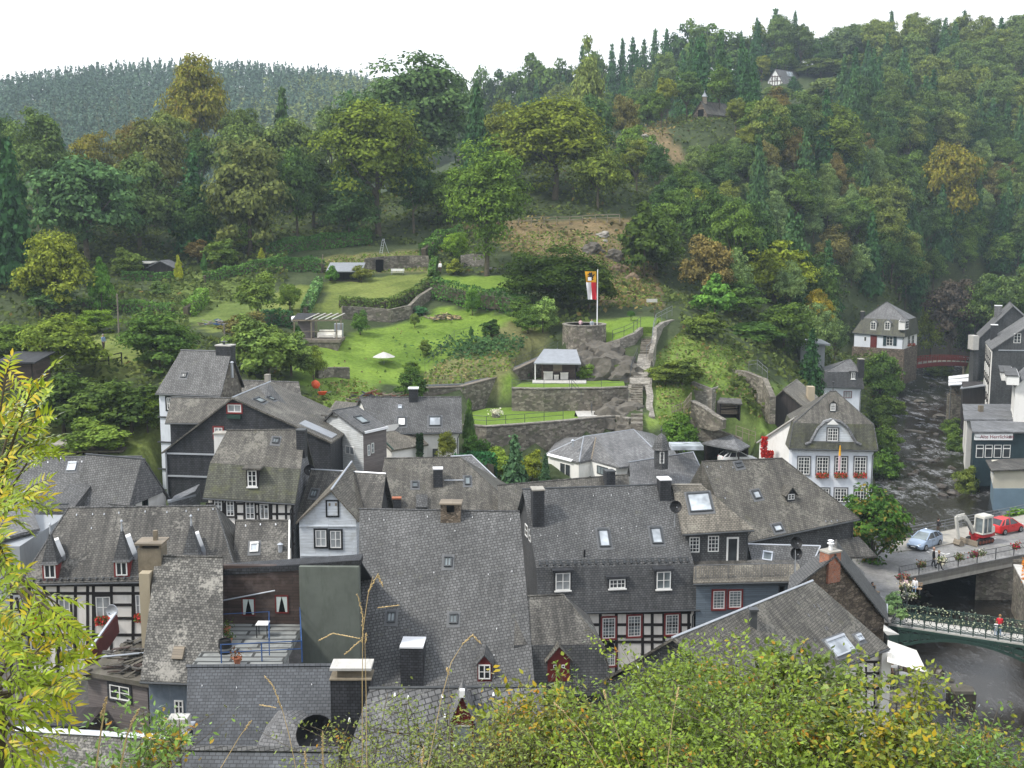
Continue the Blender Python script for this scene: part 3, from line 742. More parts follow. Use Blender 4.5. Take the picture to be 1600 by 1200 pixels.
def gable(name,label,A,X,B,Y1,Y2,length,z0=None,roof='slate_grey',wall='clad_pale',oh=.25,th=.15,group=None,cat='house',T=None,side='slate_wall',ridge='slate_wall_mid',turn=None,endz=None):
 """house whose gable faces the viewer: eave corner, apex, eave corner by pixel; ridge runs back"""
 H=House();a=P(A[0],A[1],Y1);b0=P(B[0],B[1],Y2)
 e=hvec(b0-a).normalized();n=Vector((-e.y,e.x,0));n=n if n.y>0 else-n
 pl=PL(hvec(a),e,(0,0,1))
 def on(px,py):u,v=pl.hit(px,py);return pl.o+pl.a*u+pl.b*v
 a,x,b=on(*A),on(*X),on(*B)
 gz=min(ground(a.x,a.y),ground(b.x,b.y));z0=gz-.6 if z0 is None else z0
 d=n*length if turn is None else Vector(turn)*length
 mid=(a+b)/2+d/2
 if T is None:T=thing(name,label,cat,(mid.x,mid.y,z0),group)
 f=-n*oh
 zr=Vector((0,0,endz or 0))
 mb=MB();mb.slab([[a+f,x+f,x+d+zr,a+d],[x+f,b+f,b+d,x+d+zr]],th);mb.build('roof',M[roof],T)
 if ridge:c=MB();c.tube([x+f,x+d+zr],.07,5);c.build('ridge_cap',M[ridge],T)
 k=oh;t=Vector((0,0,th*.7))
 ai,bi=a+e*k*.8,b-e*k*.8;ai.z+=k*.8*(x.z-a.z)/max(.1,(hvec(x-a)).length)-0;bi.z+=k*.8*(x.z-b.z)/max(.1,(hvec(x-b)).length)
 g=MB()
 g.poly([Vector((ai.x,ai.y,z0)),Vector((bi.x,bi.y,z0)),bi-t,x-t,ai-t]);g.build('wall',M[wall],T)
 s=MB()
 for q in(ai,bi):s.poly([Vector((q.x,q.y,z0)),Vector((q.x+d.x,q.y+d.y,z0)),q+d-t,q-t])
 s.poly([Vector((ai.x,ai.y,z0))+d,Vector((bi.x,bi.y,z0))+d,bi-t+d,x-t+d,ai-t+d])
 s.build('side_wall',M[side],T)
 H.T=T;H.front=PL(Vector((a.x,a.y,z0)),e,(0,0,1));H.e=e;H.n=n;H.z0=z0
 H.right=PL(Vector((bi.x,bi.y,z0)),d,(0,0,1));H.left=PL(Vector((ai.x,ai.y,z0)),d,(0,0,1))
 H.roofR=PL(b+f,d,x-b);H.roofL=PL(a+f,d,x-a);H.a,H.x,H.b,H.d=a,x,b,d
 return H
def window(T,pl,box,cols=2,rows=2,frame='white_paint',pane='glass',surround=None,bar=.045,fr=.07,sill=None,flowers=None,proud=.05,name='window',px=True):
 u0,u1,v0,v1=pl.rect(*box)if px else box
 m=MB();f=min(fr,(u1-u0)*.18,(v1-v0)*.18);p=proud
 m.pbox(pl,u0,u1,v0,v0+f,.0,p);m.pbox(pl,u0,u1,v1-f,v1,.0,p);m.pbox(pl,u0,u0+f,v0+f,v1-f,.0,p);m.pbox(pl,u1-f,u1,v0+f,v1-f,.0,p)
 for i in range(1,cols):
  c=u0+(u1-u0)*i/cols;b=bar*(1.5 if i*2==cols else .8);m.pbox(pl,c-b/2,c+b/2,v0+f,v1-f,.0,p*.9)
 for i in range(1,rows):
  c=v0+(v1-v0)*i/rows;m.pbox(pl,u0+f,u1-f,c-bar*.4,c+bar*.4,.0,p*.8)
 w=m.build(name,M[frame],T)
 g=MB();g.pbox(pl,u0+f*.5,u1-f*.5,v0+f*.5,v1-f*.5,-.03,p*.45);g.build('pane',M[pane],w)
 if surround:
  s=MB();k=.12
  s.pbox(pl,u0-k,u1+k,v1,v1+k,.0,p*1.3);s.pbox(pl,u0-k,u1+k,v0-k,v0,0,p*1.6);s.pbox(pl,u0-k,u0,v0,v1,0,p*1.3);s.pbox(pl,u1,u1+k,v0,v1,0,p*1.3)
  s.build('surround',M[surround],w)
 if flowers:flowerbox(w,pl,u0-.05,u1+.05,v0,flowers)
 return w
def flower_quads(rs,n,size):
 return leaf_quads(rs,np.zeros((n,3)),rs.normal(0,1,(n,3)),size,.8,.8)
def flowerbox(T,pl,u0,u1,v0,mat,name='flower_box',h=.34,d=.3):
 m=MB();m.pbox(pl,u0,u1,v0-.22,v0-.05,.06,.06+d*.7);b=m.build(name,M['terracotta'],T)
 rs=np.random.RandomState(int(abs(u0*100))%999)
 for nm,mt,n,col in(('leaves','leaf',110,LGR),('blossoms',mat,150,(.5,.5,.5))):
  pts=[pl.pt(rs.uniform(u0,u1),v0-.05+rs.uniform(-.28,h*.7),rs.uniform(.08,.1+d))for _ in range(n)]
  o=world_org(b);Q=leaf_quads(rs,np.array([list(p-o)for p in pts]),np.tile(np.array(pl.n)+[0,0,.6],(n,1)),.07,.8,.7)
  ob=bpy.data.objects.new(nm,quads_mesh(nm,Q,[M[mt]]));COL.objects.link(ob);ob.parent=b;ob.color=c4(col)
 return b
def skylight(T,pl,box,pane='glass_sky',frame='gutter',tilt=0,name='skylight',bars=0):
 u0,u1,v0,v1=pl.rect(*box);m=MB();f=min(.09,(u1-u0)*.16)
 m.pbox(pl,u0,u1,v0,v0+f,-.05,.13);m.pbox(pl,u0,u1,v1-f*1.6,v1,-.05,.17);m.pbox(pl,u0,u0+f,v0+f,v1-f*1.6,-.05,.13);m.pbox(pl,u1-f,u1,v0+f,v1-f*1.6,-.05,.13)
 for i in range(1,bars+1):c=u0+(u1-u0)*i/(bars+1);m.pbox(pl,c-.03,c+.03,v0+f,v1-f*1.6,-.05,.11)
 w=m.build(name,M[frame],T);g=MB();g.pbox(pl,u0+f,u1-f,v0+f,v1-f*1.6,-.05,.09);g.build('pane',M[pane],w)
 fl=MB();k=.14;fl.pbox(pl,u0-k,u1+k,v0-k*1.6,v1+k,-.04,.022);fl.build('flashing',M['flashing'],w)
 return w
def plankcover(T,pl,box,mat,name,h=.12):
 u0,u1,v0,v1=pl.rect(*box);m=MB();m.pbox(pl,u0,u1,v0,v1,-.04,h);return m.build(name,M[mat],T)
def snowhooks(T,pl,pts,s=.13,mat='white_metal'):
 m=MB()
 for x,y in pts:u,v=pl.hit(x,y);s_=s*.75;m.pbox(pl,u-s*.35,u+s*.35,v-s*.45,v+s*.45,-.02,.05);m.pbox(pl,u-s*.2,u+s*.2,v+s*.3,v+s*.8,-.02,.08)
 return m.build('snow_hooks',M[mat],T)
def chimney(T,pl,box,mat='slate_wall',depth=None,cap='concrete',pots=0,name='chimney',capk=1.08,z1=None):
 """chimney standing through a roof plane; box = pixel rect of its front face, foot on the roof"""
 x0,y0,x1,y1=box;u,v=pl.hit((x0+x1)/2,y1);c=pl.pt(u,v);Yc=c.y
 w=(x1-x0)*Yc/FPX/1.0;top=P((x0+x1)/2,y0,Yc).z;d=depth or w*.8
 a=hvec(pl.a).normalized();a=a if a.x>0 else-a;n=Vector((-a.y,a.x,0))
 m=MB();o=Vector((c.x,c.y,c.z-.6))-a*w/2;m.bbox(o,a*w,n*d,Vector((0,0,top-c.z+.6)));ch=m.build(name,M[mat],T)
 k=MB();t=.1;q=Vector((c.x,c.y,top))-a*w*capk/2-n*d*(capk-1)/2;k.bbox(q,a*w*capk,n*d*capk,(0,0,t));k.build('cap',M[cap],ch)
 for i in range(pots):
  g=MB();p0=Vector((c.x,c.y,top+t))+a*w*((i+.5)/pots-.5)+n*d/2;g.lathe(p0,[(.13,0),(.11,.3),(.14,.34),(.14,.38)],10);g.build('pot',M['terracotta'],ch)
 H=House();H.o=ch;H.c=c;H.top=top;H.w=w;H.d=d;H.a=a;H.n=n
 return H
def timber(T,pl,segs,w=.17,mat='timber',proud=.035,name='timber_frame'):
 """segs of pixel lines on a wall"""
 m=MB()
 for s in segs:
  x0,y0,x1,y1=s[:4];ww=s[4]if len(s)>4 else w
  a=pl.hit(x0,y0);b=pl.hit(x1,y1);p,q=pl.pt(*a),pl.pt(*b);d=q-p
  if d.length<.05:continue
  sd=d.cross(pl.n).normalized()
  pr=proud*(.8+.4*R_.random())
  m.bbox(p-sd*ww/2-d.normalized()*ww*.4-pl.n*.02,d+d.normalized()*ww*.8,sd*ww,pl.n*(pr+.02))
 return m.build(name,M[mat],T)
def grid_timber(T,pl,x0,x1,ys,xs,w=.17,braces=()):
 segs=[(x0,y,x1,y)for y in ys]+[(x,ys[0],x,ys[-1])for x in xs]+list(braces)
 return timber(T,pl,segs,w)
def dish(px,py,Y,r,label,parent_pole=None,mat='black',aim=None,pole=1.2,group=None,base=None):
 c=P(px,py,Y);t=thing('satellite_dish',label,'satellite dish',base if base is not None else c-Vector((0,0,pole)),group)
 ax=Vector(aim or(.12,-1,.35)).normalized()
 m=MB();m.lathe(c,[(.001,.0),(r*.55,.045*r/.4),(r*.9,.12*r/.4),(r,.17*r/.4),(r*.97,.19*r/.4),(r*.5,.075*r/.4),(.001,.03)],18,ax);m.build('reflector',M[mat],t)
 b=base if base is not None else c-Vector((0,0,pole))
 k=MB();k.tube([b,Vector((c.x,c.y+.06,c.z-.1)),c-ax*.02],.03,6);k.build('mast',M['steel'],t)
 a=MB();a.tube([c-Vector((0,0,r*.8)),c+ax*r*1.1-Vector((0,0,r*.25))],.016,5);a.ball(c+ax*r*1.12-Vector((0,0,r*.2)),.055,7);a.build('receiver_arm',M['steel'],t)
 return t
def dormer_hut(T,pl,box,apex,roofmat,wallmat,frame='white_paint',cols=2,rows=2,name='dormer',depth=2.2,surround=None,pane='glass',win=True,over=.14):
 """small gabled dormer on a roof plane: box = pixel rect of its front, apex = pixel of gable top"""
 x0,y0,x1,y1=box;u,v=pl.hit((x0+x1)/2,y1);c=pl.pt(u,v)
 a=hvec(pl.a).normalized();a=a if a.x>0 else-a;n=Vector((-a.y,a.x,0));n=n if n.y>0 else-n
 fp=PL(Vector((c.x,c.y,c.z))-n*.05,a,(0,0,1));U0,U1,V0,V1=fp.rect(*box);ax=fp.hit(*apex)
 m=MB();um=(U0+U1)/2;d=n*depth
 m.bbox(fp.pt(U0,V0-.1),fp.a*(U1-U0),Vector((0,0,V1-V0+.1)),d)
 m.add([fp.pt(U0,V1),fp.pt(U1,V1),fp.pt(um,ax[1]-.05),fp.pt(U0,V1)+d,fp.pt(U1,V1)+d,fp.pt(um,ax[1]-.05)+d],[[0,1,2],[3,5,4]])
 D=m.build(name,M[wallmat],T)
 r=MB();A,B,X=fp.pt(U0-over,V1-over*.6,over),fp.pt(U1+over,V1-over*.6,over),fp.pt(um,ax[1],over)
 r.slab([[A,X,X+d,A+d],[X,B,B+d,X+d]],.07);r.build('dormer_roof',M[roofmat],D)
 if win:
  k=.08*(U1-U0);window(D,fp,(U0+k,U1-k,V0+.08,V1-.05),cols,rows,frame,pane,None,px=False,name='dormer_window',fr=.06)
 H=House();H.fp=fp;H.D=D;H.U=(U0,U1,V0,V1);return H
def railing(label,pts,h=1.0,mat='steel',posts=None,bars=2,r=.022,name='railing',group=None,pickets=0,T=None):
 base=min(p.z for p in pts)
 t=T or thing(name,label,'railing',(pts[0].x,pts[0].y,base),group)
 m=MB();Z=Vector((0,0,1))
 for k in range(bars):m.tube([p+Z*h*(1-k/max(bars,1)*.85)for p in pts],r,5)
 m.build('rail',M[mat],t)
 q=MB()
 for a,b in zip(pts[:-1],pts[1:]):
  n=max(1,int(round((b-a).length/(posts or 1.8))))
  for i in range(n+(b is pts[-1])):p=a.lerp(b,i/n);q.tube([p-Z*.15,p+Z*(h+.02)],r*1.2,5)
 q.build('posts',M[mat],t)
 if pickets:
  s=MB()
  for a,b in zip(pts[:-1],pts[1:]):
   n=max(1,int((b-a).length/pickets))
   for i in range(n):p=a.lerp(b,(i+.5)/n);s.tube([p+Z*.12,p+Z*h],.011,4,cap=False)
  s.build('pickets',M[mat],t)
 return t
def wallrun(name,label,tops,drop,th=.5,mat='stone_wall',cap=None,cat='wall',T=None,part='masonry',capth=.12):
 """free or retaining wall: 3D top points along it; drop = depth below the top (number or list)"""
 dr=drop if isinstance(drop,(list,tuple))else[drop]*len(tops)
 t=T or thing(name,label,cat,tuple(tops[0]-Vector((0,0,dr[0]))))
 m=MB();c=MB()
 L=[]
 for i,p in enumerate(tops):
  d=hvec(tops[min(i+1,len(tops)-1)]-tops[max(i-1,0)]).normalized();s=Vector((-d.y,d.x,0));L.append((p-s*th/2,p+s*th/2,dr[i],s))
 vs=[];fs=[]
 for a,b,h,s in L:j=R_.uniform(-.05,.05);vs+=[a-Vector((0,0,h)),a+Vector((0,0,j)),b+Vector((0,0,j)),b-Vector((0,0,h))]
 for i in range(len(L)-1):
  o=i*4
  for k in range(4):fs.append([o+k,o+(k+1)%4,o+4+(k+1)%4,o+4+k])
 fs+=[[3,2,1,0],[(len(L)-1)*4+k for k in range(4)]];m.add(vs,fs);m.build(part,M[mat],t)
 if cap:
  vs=[];fs=[]
  for a,b,h,s in L:vs+=[a-s*.06+Vector((0,0,.06)),a-s*.06+Vector((0,0,.06+capth)),b+s*.06+Vector((0,0,.06+capth)),b+s*.06+Vector((0,0,.06))]
  for i in range(len(L)-1):
   o=i*4
   for k in range(4):fs.append([o+k,o+(k+1)%4,o+4+(k+1)%4,o+4+k])
  fs+=[[3,2,1,0],[(len(L)-1)*4+k for k in range(4)]];c.add(vs,fs);c.build('coping',M[cap],t)
 return t
def stairs(name,label,a,b,width,mat='stone_pale',n=None,T=None):
 """flight from foot point a to head point b (middle line)"""
 d=hvec(b-a);n=n or max(3,int((b.z-a.z)/.18));e=d.normalized();s=Vector((-e.y,e.x,0));t=T or thing(name,label,'stairs',tuple(a))
 m=MB()
 for i in range(n):
  p=a+d*(i/n);p.z=a.z+(b.z-a.z)*(i+1)/n;m.bbox(p-s*width/2-Vector((0,0,1.2)),e*(d.length/n),s*width,Vector((0,0,1.2)))
 m.build('steps',M[mat],t);return t
H=chain('house','near house whose big-slated roof carries a red dormer, behind the yellowing bushes',[[(578,1075),(850,1072)],[(522,1240),(850,1235)]],48,[47],roof='slate_big',wall='slate_wall',ridge='gutter')
h27=H
D=dormer_hut(H.T,H.roof,(705,1131,740,1174),(722,1084),'slate_light','darkred_wood','concrete_pale',1,1,depth=1.7,pane='glass_pale',over=.14)
m=MB();fp=D.fp;uu=(D.U[0]+D.U[1])/2
v_=fp.hit(722,1086)[1];m.bbox(fp.pt(uu-.11,v_-.05,.16),fp.a*.22,(0,0,.3),-fp.n*.25);m.build('ridge_flashing',M['white_metal'],D.D)
u0,v0=H.roof.hit(722,1100)
snowhooks(H.T,H.roof,[(617,1087),(638,1091),(691,1089),(771,1086),(546,1126),(695,1120),(820,1090)])
H=chain('house','near house with plain dark slate roof and a wide black chimney beside a black dish',[[(293,1041),(520,1039)],[(290,1166),(520,1164)]],53.5,[45],roof='slate_blue',wall='slate_wall',ridge='slate_blue',capr=.1)
h26=H
u,v=H.roof.hit(555,1105);c=H.roof.pt(u,v)
Yc=50.4;w=66*Yc/FPX;T=H.T
m=MB();p0=P(517,1109,Yc);zt=P(549,1063,Yc).z
m.box(p0.x,p0.x+w,Yc,Yc+1.1,p0.z-1.2,zt);ch=m.build('chimney',M['slate_wall'],T)
m=MB();m.box(p0.x-.04,p0.x+w+.04,Yc-.05,Yc+1.15,zt,zt+.06);m.box(p0.x+.28,p0.x+w-.25,Yc+.3,Yc+.95,zt+.06,zt+.42);m.build('flue_block',M['chimney_render'],ch)
m=MB();m.box(p0.x-.02,p0.x+w+.03,Yc+.02,Yc+1.2,zt+.44,zt+.56);m.build('cap_slab',M['concrete_pale'],ch)
m=MB();m.slab([[P(400,1167,50.0),P(487,1166,50.0),P(443,1110,51.3)],[P(400,1167,50.0),P(443,1110,51.3),P(400,1167,50.0)+Vector((.3,2.6,.6))],[P(487,1166,50.0),P(443,1110,51.3),P(487,1166,50.0)+Vector((-.2,2.6,.6))]],.08);m.build('pyramid_dormer',M['slate_light'],T)
snowhooks(T,H.roof,[(316,1072),(370,1075),(487,1070),(440,1104)],.05)
m=MB();m.pbox(H.roof,H.roof.hit(525,1100)[0],H.roof.hit(534,1100)[0],-.6,2.5,-.5,.02);m.build('gutter',M['black'],T)
dish(492,1144,49.3,.87,'big black satellite dish beside the wide black chimney',aim=(.25,-1,.25),pole=1.0)
H=chain('house','near house of pale-capped roof half hidden by the seedlings',[[(20,1139),(300,1155)],[(-20,1240),(300,1250)]],46,[42],roof='slate_scallop',wall='slate_wall',ridge='zinc',capr=.16)
c=P(280,1163,45.3)
m=MB();w=28*45/FPX;m.box(c.x-w*.6,c.x+w*.6,44.9,45.9,c.z-.4,c.z+.62);ch=m.build('chimney',M['black'],H.T)
m=MB();m.box(c.x-w*.7,c.x+w*.75,44.8,46.0,c.z+.62,c.z+.7);m.build('lead_cap',M['lead'],ch)
m=MB()
for x0,x1,y0,y1 in((-.4,.4,45.1,45.2),(-.4,.4,45.6,45.7),(-.4,-.3,45.2,45.6),(.3,.4,45.2,45.6)):m.box(c.x+x0,c.x+x1,y0,y1,c.z+.7,c.z+1.12)
m.box(c.x-.4,c.x+.4,45.1,45.7,c.z+1.12,c.z+1.17);m.build('flue_block',M['concrete_pale'],ch)
chain('house','near house with a dark slate ridge under the pyramid dormer',[[(252,1169),(530,1172)],[(240,1250),(530,1250)]],44.2,[42],roof='slate_blue',wall='slate_wall',ridge='slate_grey',capr=.15)
H=chain('house','narrow house with a steep lichen-spotted roof and a rendered chimney',[[(243,868),(348,870)],[(219,1063),(349,1068)]],59.5,[50],roof='slate_scallop',wall='sheet_metal',ridge='slate_scallop')
h24=H;T=H.T
plankcover(T,H.roof,(271,1011,288,1031),'wood_weathered','hatch',.16)
window(T,H.front,(273,1094,287,1124),2,3,'white_paint')
Yc=59.2;c=P(236,868,Yc);w=37*Yc/FPX
m=MB();zt=P(235,857,Yc).z;m.box(c.x-w*.55,c.x+w*.45,Yc-.1,Yc+1.0,P(235,905,Yc).z-4,zt);ch=m.build('chimney',M['chimney_render'],T)
m=MB();m.box(c.x-w*.66,c.x+w*.56,Yc-.2,Yc+1.1,zt+.22,zt+.32);
for dx in(-w*.5,w*.36):m.box(c.x+dx,c.x+dx+.14,Yc,Yc+.9,zt,zt+.22)
m.build('cap_slab',M['wood_weathered'],ch)
m=MB();m.box(c.x+.02,c.x+.24,Yc+.4,Yc+.6,zt+.32,zt+.85);m.build('pot',M['chimney_render'],ch)
m=MB();a=P(222,905,58.9);m.box(a.x,a.x+.55,58.4,59,2,P(222,892,58.9).z);m.build('party_wall',M['render_tan'],T)
T=thing('house','brown boarded house whose roof has collapsed into mossy debris','house',tuple(P(180,1140,57)-Vector((0,0,3))))
m=MB();fa,fb=P(137,1065,57.2),P(229,1050,55.8);fb=Vector((fb.x,fb.y,fa.z+.2))
pl=PL(Vector((fa.x,fa.y,P(137,1129,57.2).z)),hvec(fb-fa),(0,0,1))
U=hvec(fb-fa).length;V=pl.hit(180,1058)[1]
m.pbox(pl,0,U,0,V,-.2,0);m.build('boarded_wall',M['clad_brown'],T)
m=MB();m.pbox(pl,-.02,U,-5,0,-.25,-.02);m.build('base_wall',M['render_tan'],T)
window(T,pl,(172,1071,203,1093),2,2,'white_paint',surround='slate_wall')
fl=pl.n*-1;up=pl.pt(0,V,0);
m=MB();q=[pl.pt(-.3,V+.1,.2),pl.pt(U+.3,V+.1,.2),pl.pt(U+.3,V+.9,-5.2),pl.pt(.6,V+.9,-5.2)];m.slab([q],.25);m.build('roof_floor',M['rock'],T)
rr=random.Random(5)
m=MB()
for i in range(90):
 s,t=rr.random(),rr.random();p=q[0].lerp(q[1],s).lerp(q[3].lerp(q[2],s),t);a=rr.uniform(-.6,.9);L=rr.uniform(.3,1.5)
 d=Vector((math.cos(a),math.sin(a),rr.uniform(-.15,.35)))*L;m.mi=rr.choice([0,0,1,2]);m.beam(p+Vector((0,0,.05+rr.random()*.3)),p+d+Vector((0,0,.05+rr.random()*.3)),rr.uniform(.1,.3),rr.uniform(.03,.07))
m.build('debris',[M['slate_old'],M['wood_dark'],M['rock']],T)
m=MB()
for i in range(26):
 s,t=rr.random(),rr.random();p=q[0].lerp(q[1],s).lerp(q[3].lerp(q[2],s),t);m.ball(p,rr.uniform(.25,.6),7,.35,.3,rr)
o=m.build('moss',M['rust']if False else M['rock'],T)
m=MB();a,b=P(135,1034,57.6),P(183,966,62);m.beam(a+Vector((0,0,-.3)),b+Vector((0,0,-.3)),.12,1.1);m.build('red_barge_board',M['darkred_wood'],T)
m=MB();m.beam(a+Vector((-.06,0,.3)),b+Vector((-.06,0,.3)),.12,.1);m.tube([P(133,1029,57),P(226,1020,58)],.05,6);m.build('gutter',M['zinc'],T)
T=thing('awning','orange-edged awning over the dark yard below the boarded house','awning',tuple(P(70,1080,60)))
m=MB();m.slab([[P(50,1077,60),P(88,1074,60),P(90,1070,61.5),P(50,1072,61.5)]],.08);m.build('canopy',M['petal_orange'],T)
m=MB();m.tube([P(52,1078,60),P(52,1130,60)],.04);m.build('post',M['steel'],T)
T=thing('lean_to','low dark lean-to in the yard behind the pale-capped roof','shed',tuple(P(100,1120,56)))
m=MB();m.slab([[P(62,1133,54),P(137,1135,54),P(125,1112,57),P(75,1114,57)]],.1);m.build('roof',M['slate_wall'],T)
m=MB();a=P(64,1133,54.2);b=P(135,1135,54.2);m.bbox((a.x,54.3,a.z-3),(b.x-a.x,0,0),(0,2.4,0),(0,0,2.85));m.build('wall',M['wood_black'],T)
T=thing('house','dark boarded house with curtained windows over a blue-railed roof terrace','house',tuple(P(440,1000,60)-Vector((0,0,6))))
pl=PL(P(346,974,60),(1,-.02,0),(0,0,1));U=pl.hit(471,960)[0];V=pl.hit(410,884)[1]
m=MB();m.pbox(pl,0,U,-.6,V,-.3,0);m.build('boarded_wall',M['wood_dark'],T)
m=MB();a,b=pl.pt(*pl.hit(346,892)),pl.pt(*pl.hit(563,877));m.bbox(a-Vector((0,.05,.25)),b-a,(0,1.2,0),(0,0,.32));m.build('roof_edge',M['slate_wall'],T)
m=MB();a2,b2=a+Vector((0,0,.08)),b+Vector((0,0,.08));m.slab([[a2,b2,b2+Vector((0,5,-2.6)),a2+Vector((0,5,-2.6))]],.1);m.build('roof',M['slate_wall'],T)
m=MB();gU=pl.hit(563,960)[0];m.pbox(pl,U,gU,-6,pl.hit(520,883)[1],-.3,.35);m.build('rendered_wall',M['grey_green_wall'],T)
for x0,y0,x1,y1 in((378,934,399,962),(430,930,451,958)):
 w=window(T,pl,(x0,y0,x1,y1),1,1,'darkred_wood','void',name='window')
 u0,u1,v0,v1=pl.rect(x0,y0,x1,y1);k=MB();um=(u0+u1)/2
 for s,e in((u0+.06,um),(u1-.06,um)):
  k.add([pl.pt(s,v1-.06,.035),pl.pt(e,v1-.06,.035),pl.pt(lerp(e,s,.35),(v0+v1)/2,.037),pl.pt(lerp(e,s,.6),v0+.08,.035),pl.pt(s,v0+.08,.035)],[[0,1,2,3,4]])
 k.build('curtain',M['curtain'],w)
m=MB();m.tube([pl.pt(*pl.hit(346,938),.08),pl.pt(*pl.hit(430,922),.08)],.04);m.build('pipe',M['zinc'],T)
z=pl.pt(0,-.02).z;A,B=pl.pt(0,0),pl.pt(gU*.0+U+.05,0);n_=Vector((0,-1,0));m=MB();m.bbox(A+Vector((0,0,-.35)),B-A,(0,-6,0),(0,0,.33));m.build('terrace',M['concrete_tile'],T)
def bl(px,py):return Pz(px,py,z)
railing('blue tubular railing round the flat roof terrace',[Pz(346,1036,z),Pz(472,1030,z),Pz(469,972,z)],.95,'steel_blue',1.6,2,.028)
railing('thin blue rail crossing the middle of the flat roof terrace',[Pz(346,985,z+.0),Pz(421,981,z),Pz(421,1024,z)],.9,'steel_blue',2,1,.022)
T=thing('table','white-topped table on the blue-railed roof terrace','table',tuple(Pz(411,994,z)));o=Pz(411,994,z)
m=MB();m.box(o.x-.32,o.x+.32,o.y-.3,o.y+.35,z+.68,z+.72);m.build('table_top',M['white_paint'],T)
for sx in(-.27,.27):
 for sy in(-.25,.3):m=MB();m.tube([(o.x+sx,o.y+sy,z),(o.x+sx,o.y+sy,z+.68)],.025);m.build('leg',M['black'],T)
for i,(px,py,lb,fl)in enumerate([(354,990,'terracotta pot highest up the terrace wall edge',LGR),(357,1007,'terracotta pot of trailing greenery midway along the terrace edge',GRN),(371,1038,'terracotta pot of pink flowers at the front corner of the roof terrace',RUS)]):
 o=Pz(px,py,z);T=thing('flower_pot',lb,'flower pot',tuple(o));m=MB();m.lathe(o,[(.12,0),(.2,.3),(.23,.3),(.23,.36),(.17,.36),(.16,.3)],12);m.build('pot',M['terracotta'],T)
 rs=np.random.RandomState(i);pp=rs.normal(0,.16,(90,3))+[0,0,.48];ob=bpy.data.objects.new('plant',quads_mesh('plant',leaf_quads(rs,pp,pp+[0,0,.2],.06),[M['leaf']]));COL.objects.link(ob);ob.parent=T;ob.color=c4(fl)
o=Pz(352,1020,z);T=thing('barrel','black round barrel against the terrace edge','barrel',tuple(o));m=MB();m.lathe(o,[(.3,0),(.34,.35),(.3,.7),(.27,.7),(.27,.62)],14);m.build('body',M['black'],T);m=MB();m.lathe(o,[(.345,.2),(.35,.25),(.345,.3)],14);m.build('hoop',M['steel'],T)
H=chain('house','large house under the great plain slate roof with a stone chimney',[[(562,795),(812,799)],[(557,1079),(836,1076)]],68,[45],roof='slate_grey',wall='slate_wall',z0=-1)
T=H.T;hbig=H
for b in((694,870,706,886),(605,956,618,973),(702,959,715,975)):skylight(T,H.roof,b,'glass_pale','gutter',bars=1,name='roof_hatch')
c=chimney(T,H.roof,(688,789,720,817),'stone_brown',1.0,'wood_weathered',capk=1.12,name='stone_chimney')
m=MB();p=c.c;m.box(p.x-.22,p.x+.22,p.y-.08,p.y+.05,c.top-.42,c.top-.02);m.build('flue_opening',M['void'],c.o)
u,v=H.roof.hit(642,1073)
c=chimney(T,H.roof,(625,1013,662,1073),'slate_wall',1.5,'white_metal',capk=1.04)
D=dormer_hut(T,H.roof,(746,1037,768,1063),(756,1022),'slate_grey','darkred_wood','white_paint',2,2,depth=1.6,over=.1)
snowhooks(T,H.roof,[(577,812),(600,813),(668,808),(738,809),(764,812),(798,812),(711,830),(625,912),(678,895),(763,898),(800,893),(776,983),(757,1019),(761,1012),(772,1024)],.06)
plankcover(T,H.roof,(612,779,629,794),'gutter','vent')if False else None
H=chain('house','small hipped annex with mansard front and dark red dormer joined to the great roof',[[(806,932),(880,929)],[(803,1008),(942,1007)],[(800,1082),(960,1084)]],63.5,[42,78],hips=(0,1),roof=['slate_old','slate_wall_mid'],wall='slate_wall',z0=-1,ridge='slate_old',gutter=False)
D=dormer_hut(H.T,H.low,(856,1030,890,1062),(872,1008),'slate_brown','darkred_wood',depth=1.3,win=False,over=.16)
for x in(867,880):
 m=MB();a=D.fp.hit(x,1041);m.pbox(D.fp,a[0]-.09,a[0]+.09,a[1]-.09,a[1]+.09,0,.03);w=m.build('peep_window',M['white_paint'],D.D);m=MB();m.pbox(D.fp,a[0]-.05,a[0]+.05,a[1]-.05,a[1]+.05,.0,.035);m.build('pane',M['void'],w)
H=chain('house','central half-timbered house with slate mansard, two roof windows and three dormers',[[(817,764),(1054,756)],[(838,887),(1084,881)],[(842,957),(1093,951)]],80,[44,70],roof=['slate_grey','slate_wall_mid'],wall='infill',z0=-1,ridge='gutter',sidewall='slate_wall_mid')
T=H.T;hcen=H
skylight(T,H.roof,(935,827,952,855));skylight(T,H.roof,(1017,824,1034,850))
chimney(T,H.roof,(832,767,851,824),'slate_wall',1.0);chimney(T,H.roof,(1031,751,1049,783),'slate_wall',1.0,'white_metal')
m=MB()
for i in range(22):
 u,v=H.roof.hit(843+i*11,884-i*.2);m.pbox(H.roof,u-.04,u+.04,.1,.5,0,.16)
for k in(.2,.42):m.tube([H.roof.pt(.3,k,.16),H.roof.pt((H.L[1][1]-H.L[1][0]).length-.3,k,.16)],.025)
m.build('snow_guard',M['gutter'],T)
a=hvec(H.e);lowY=H.low
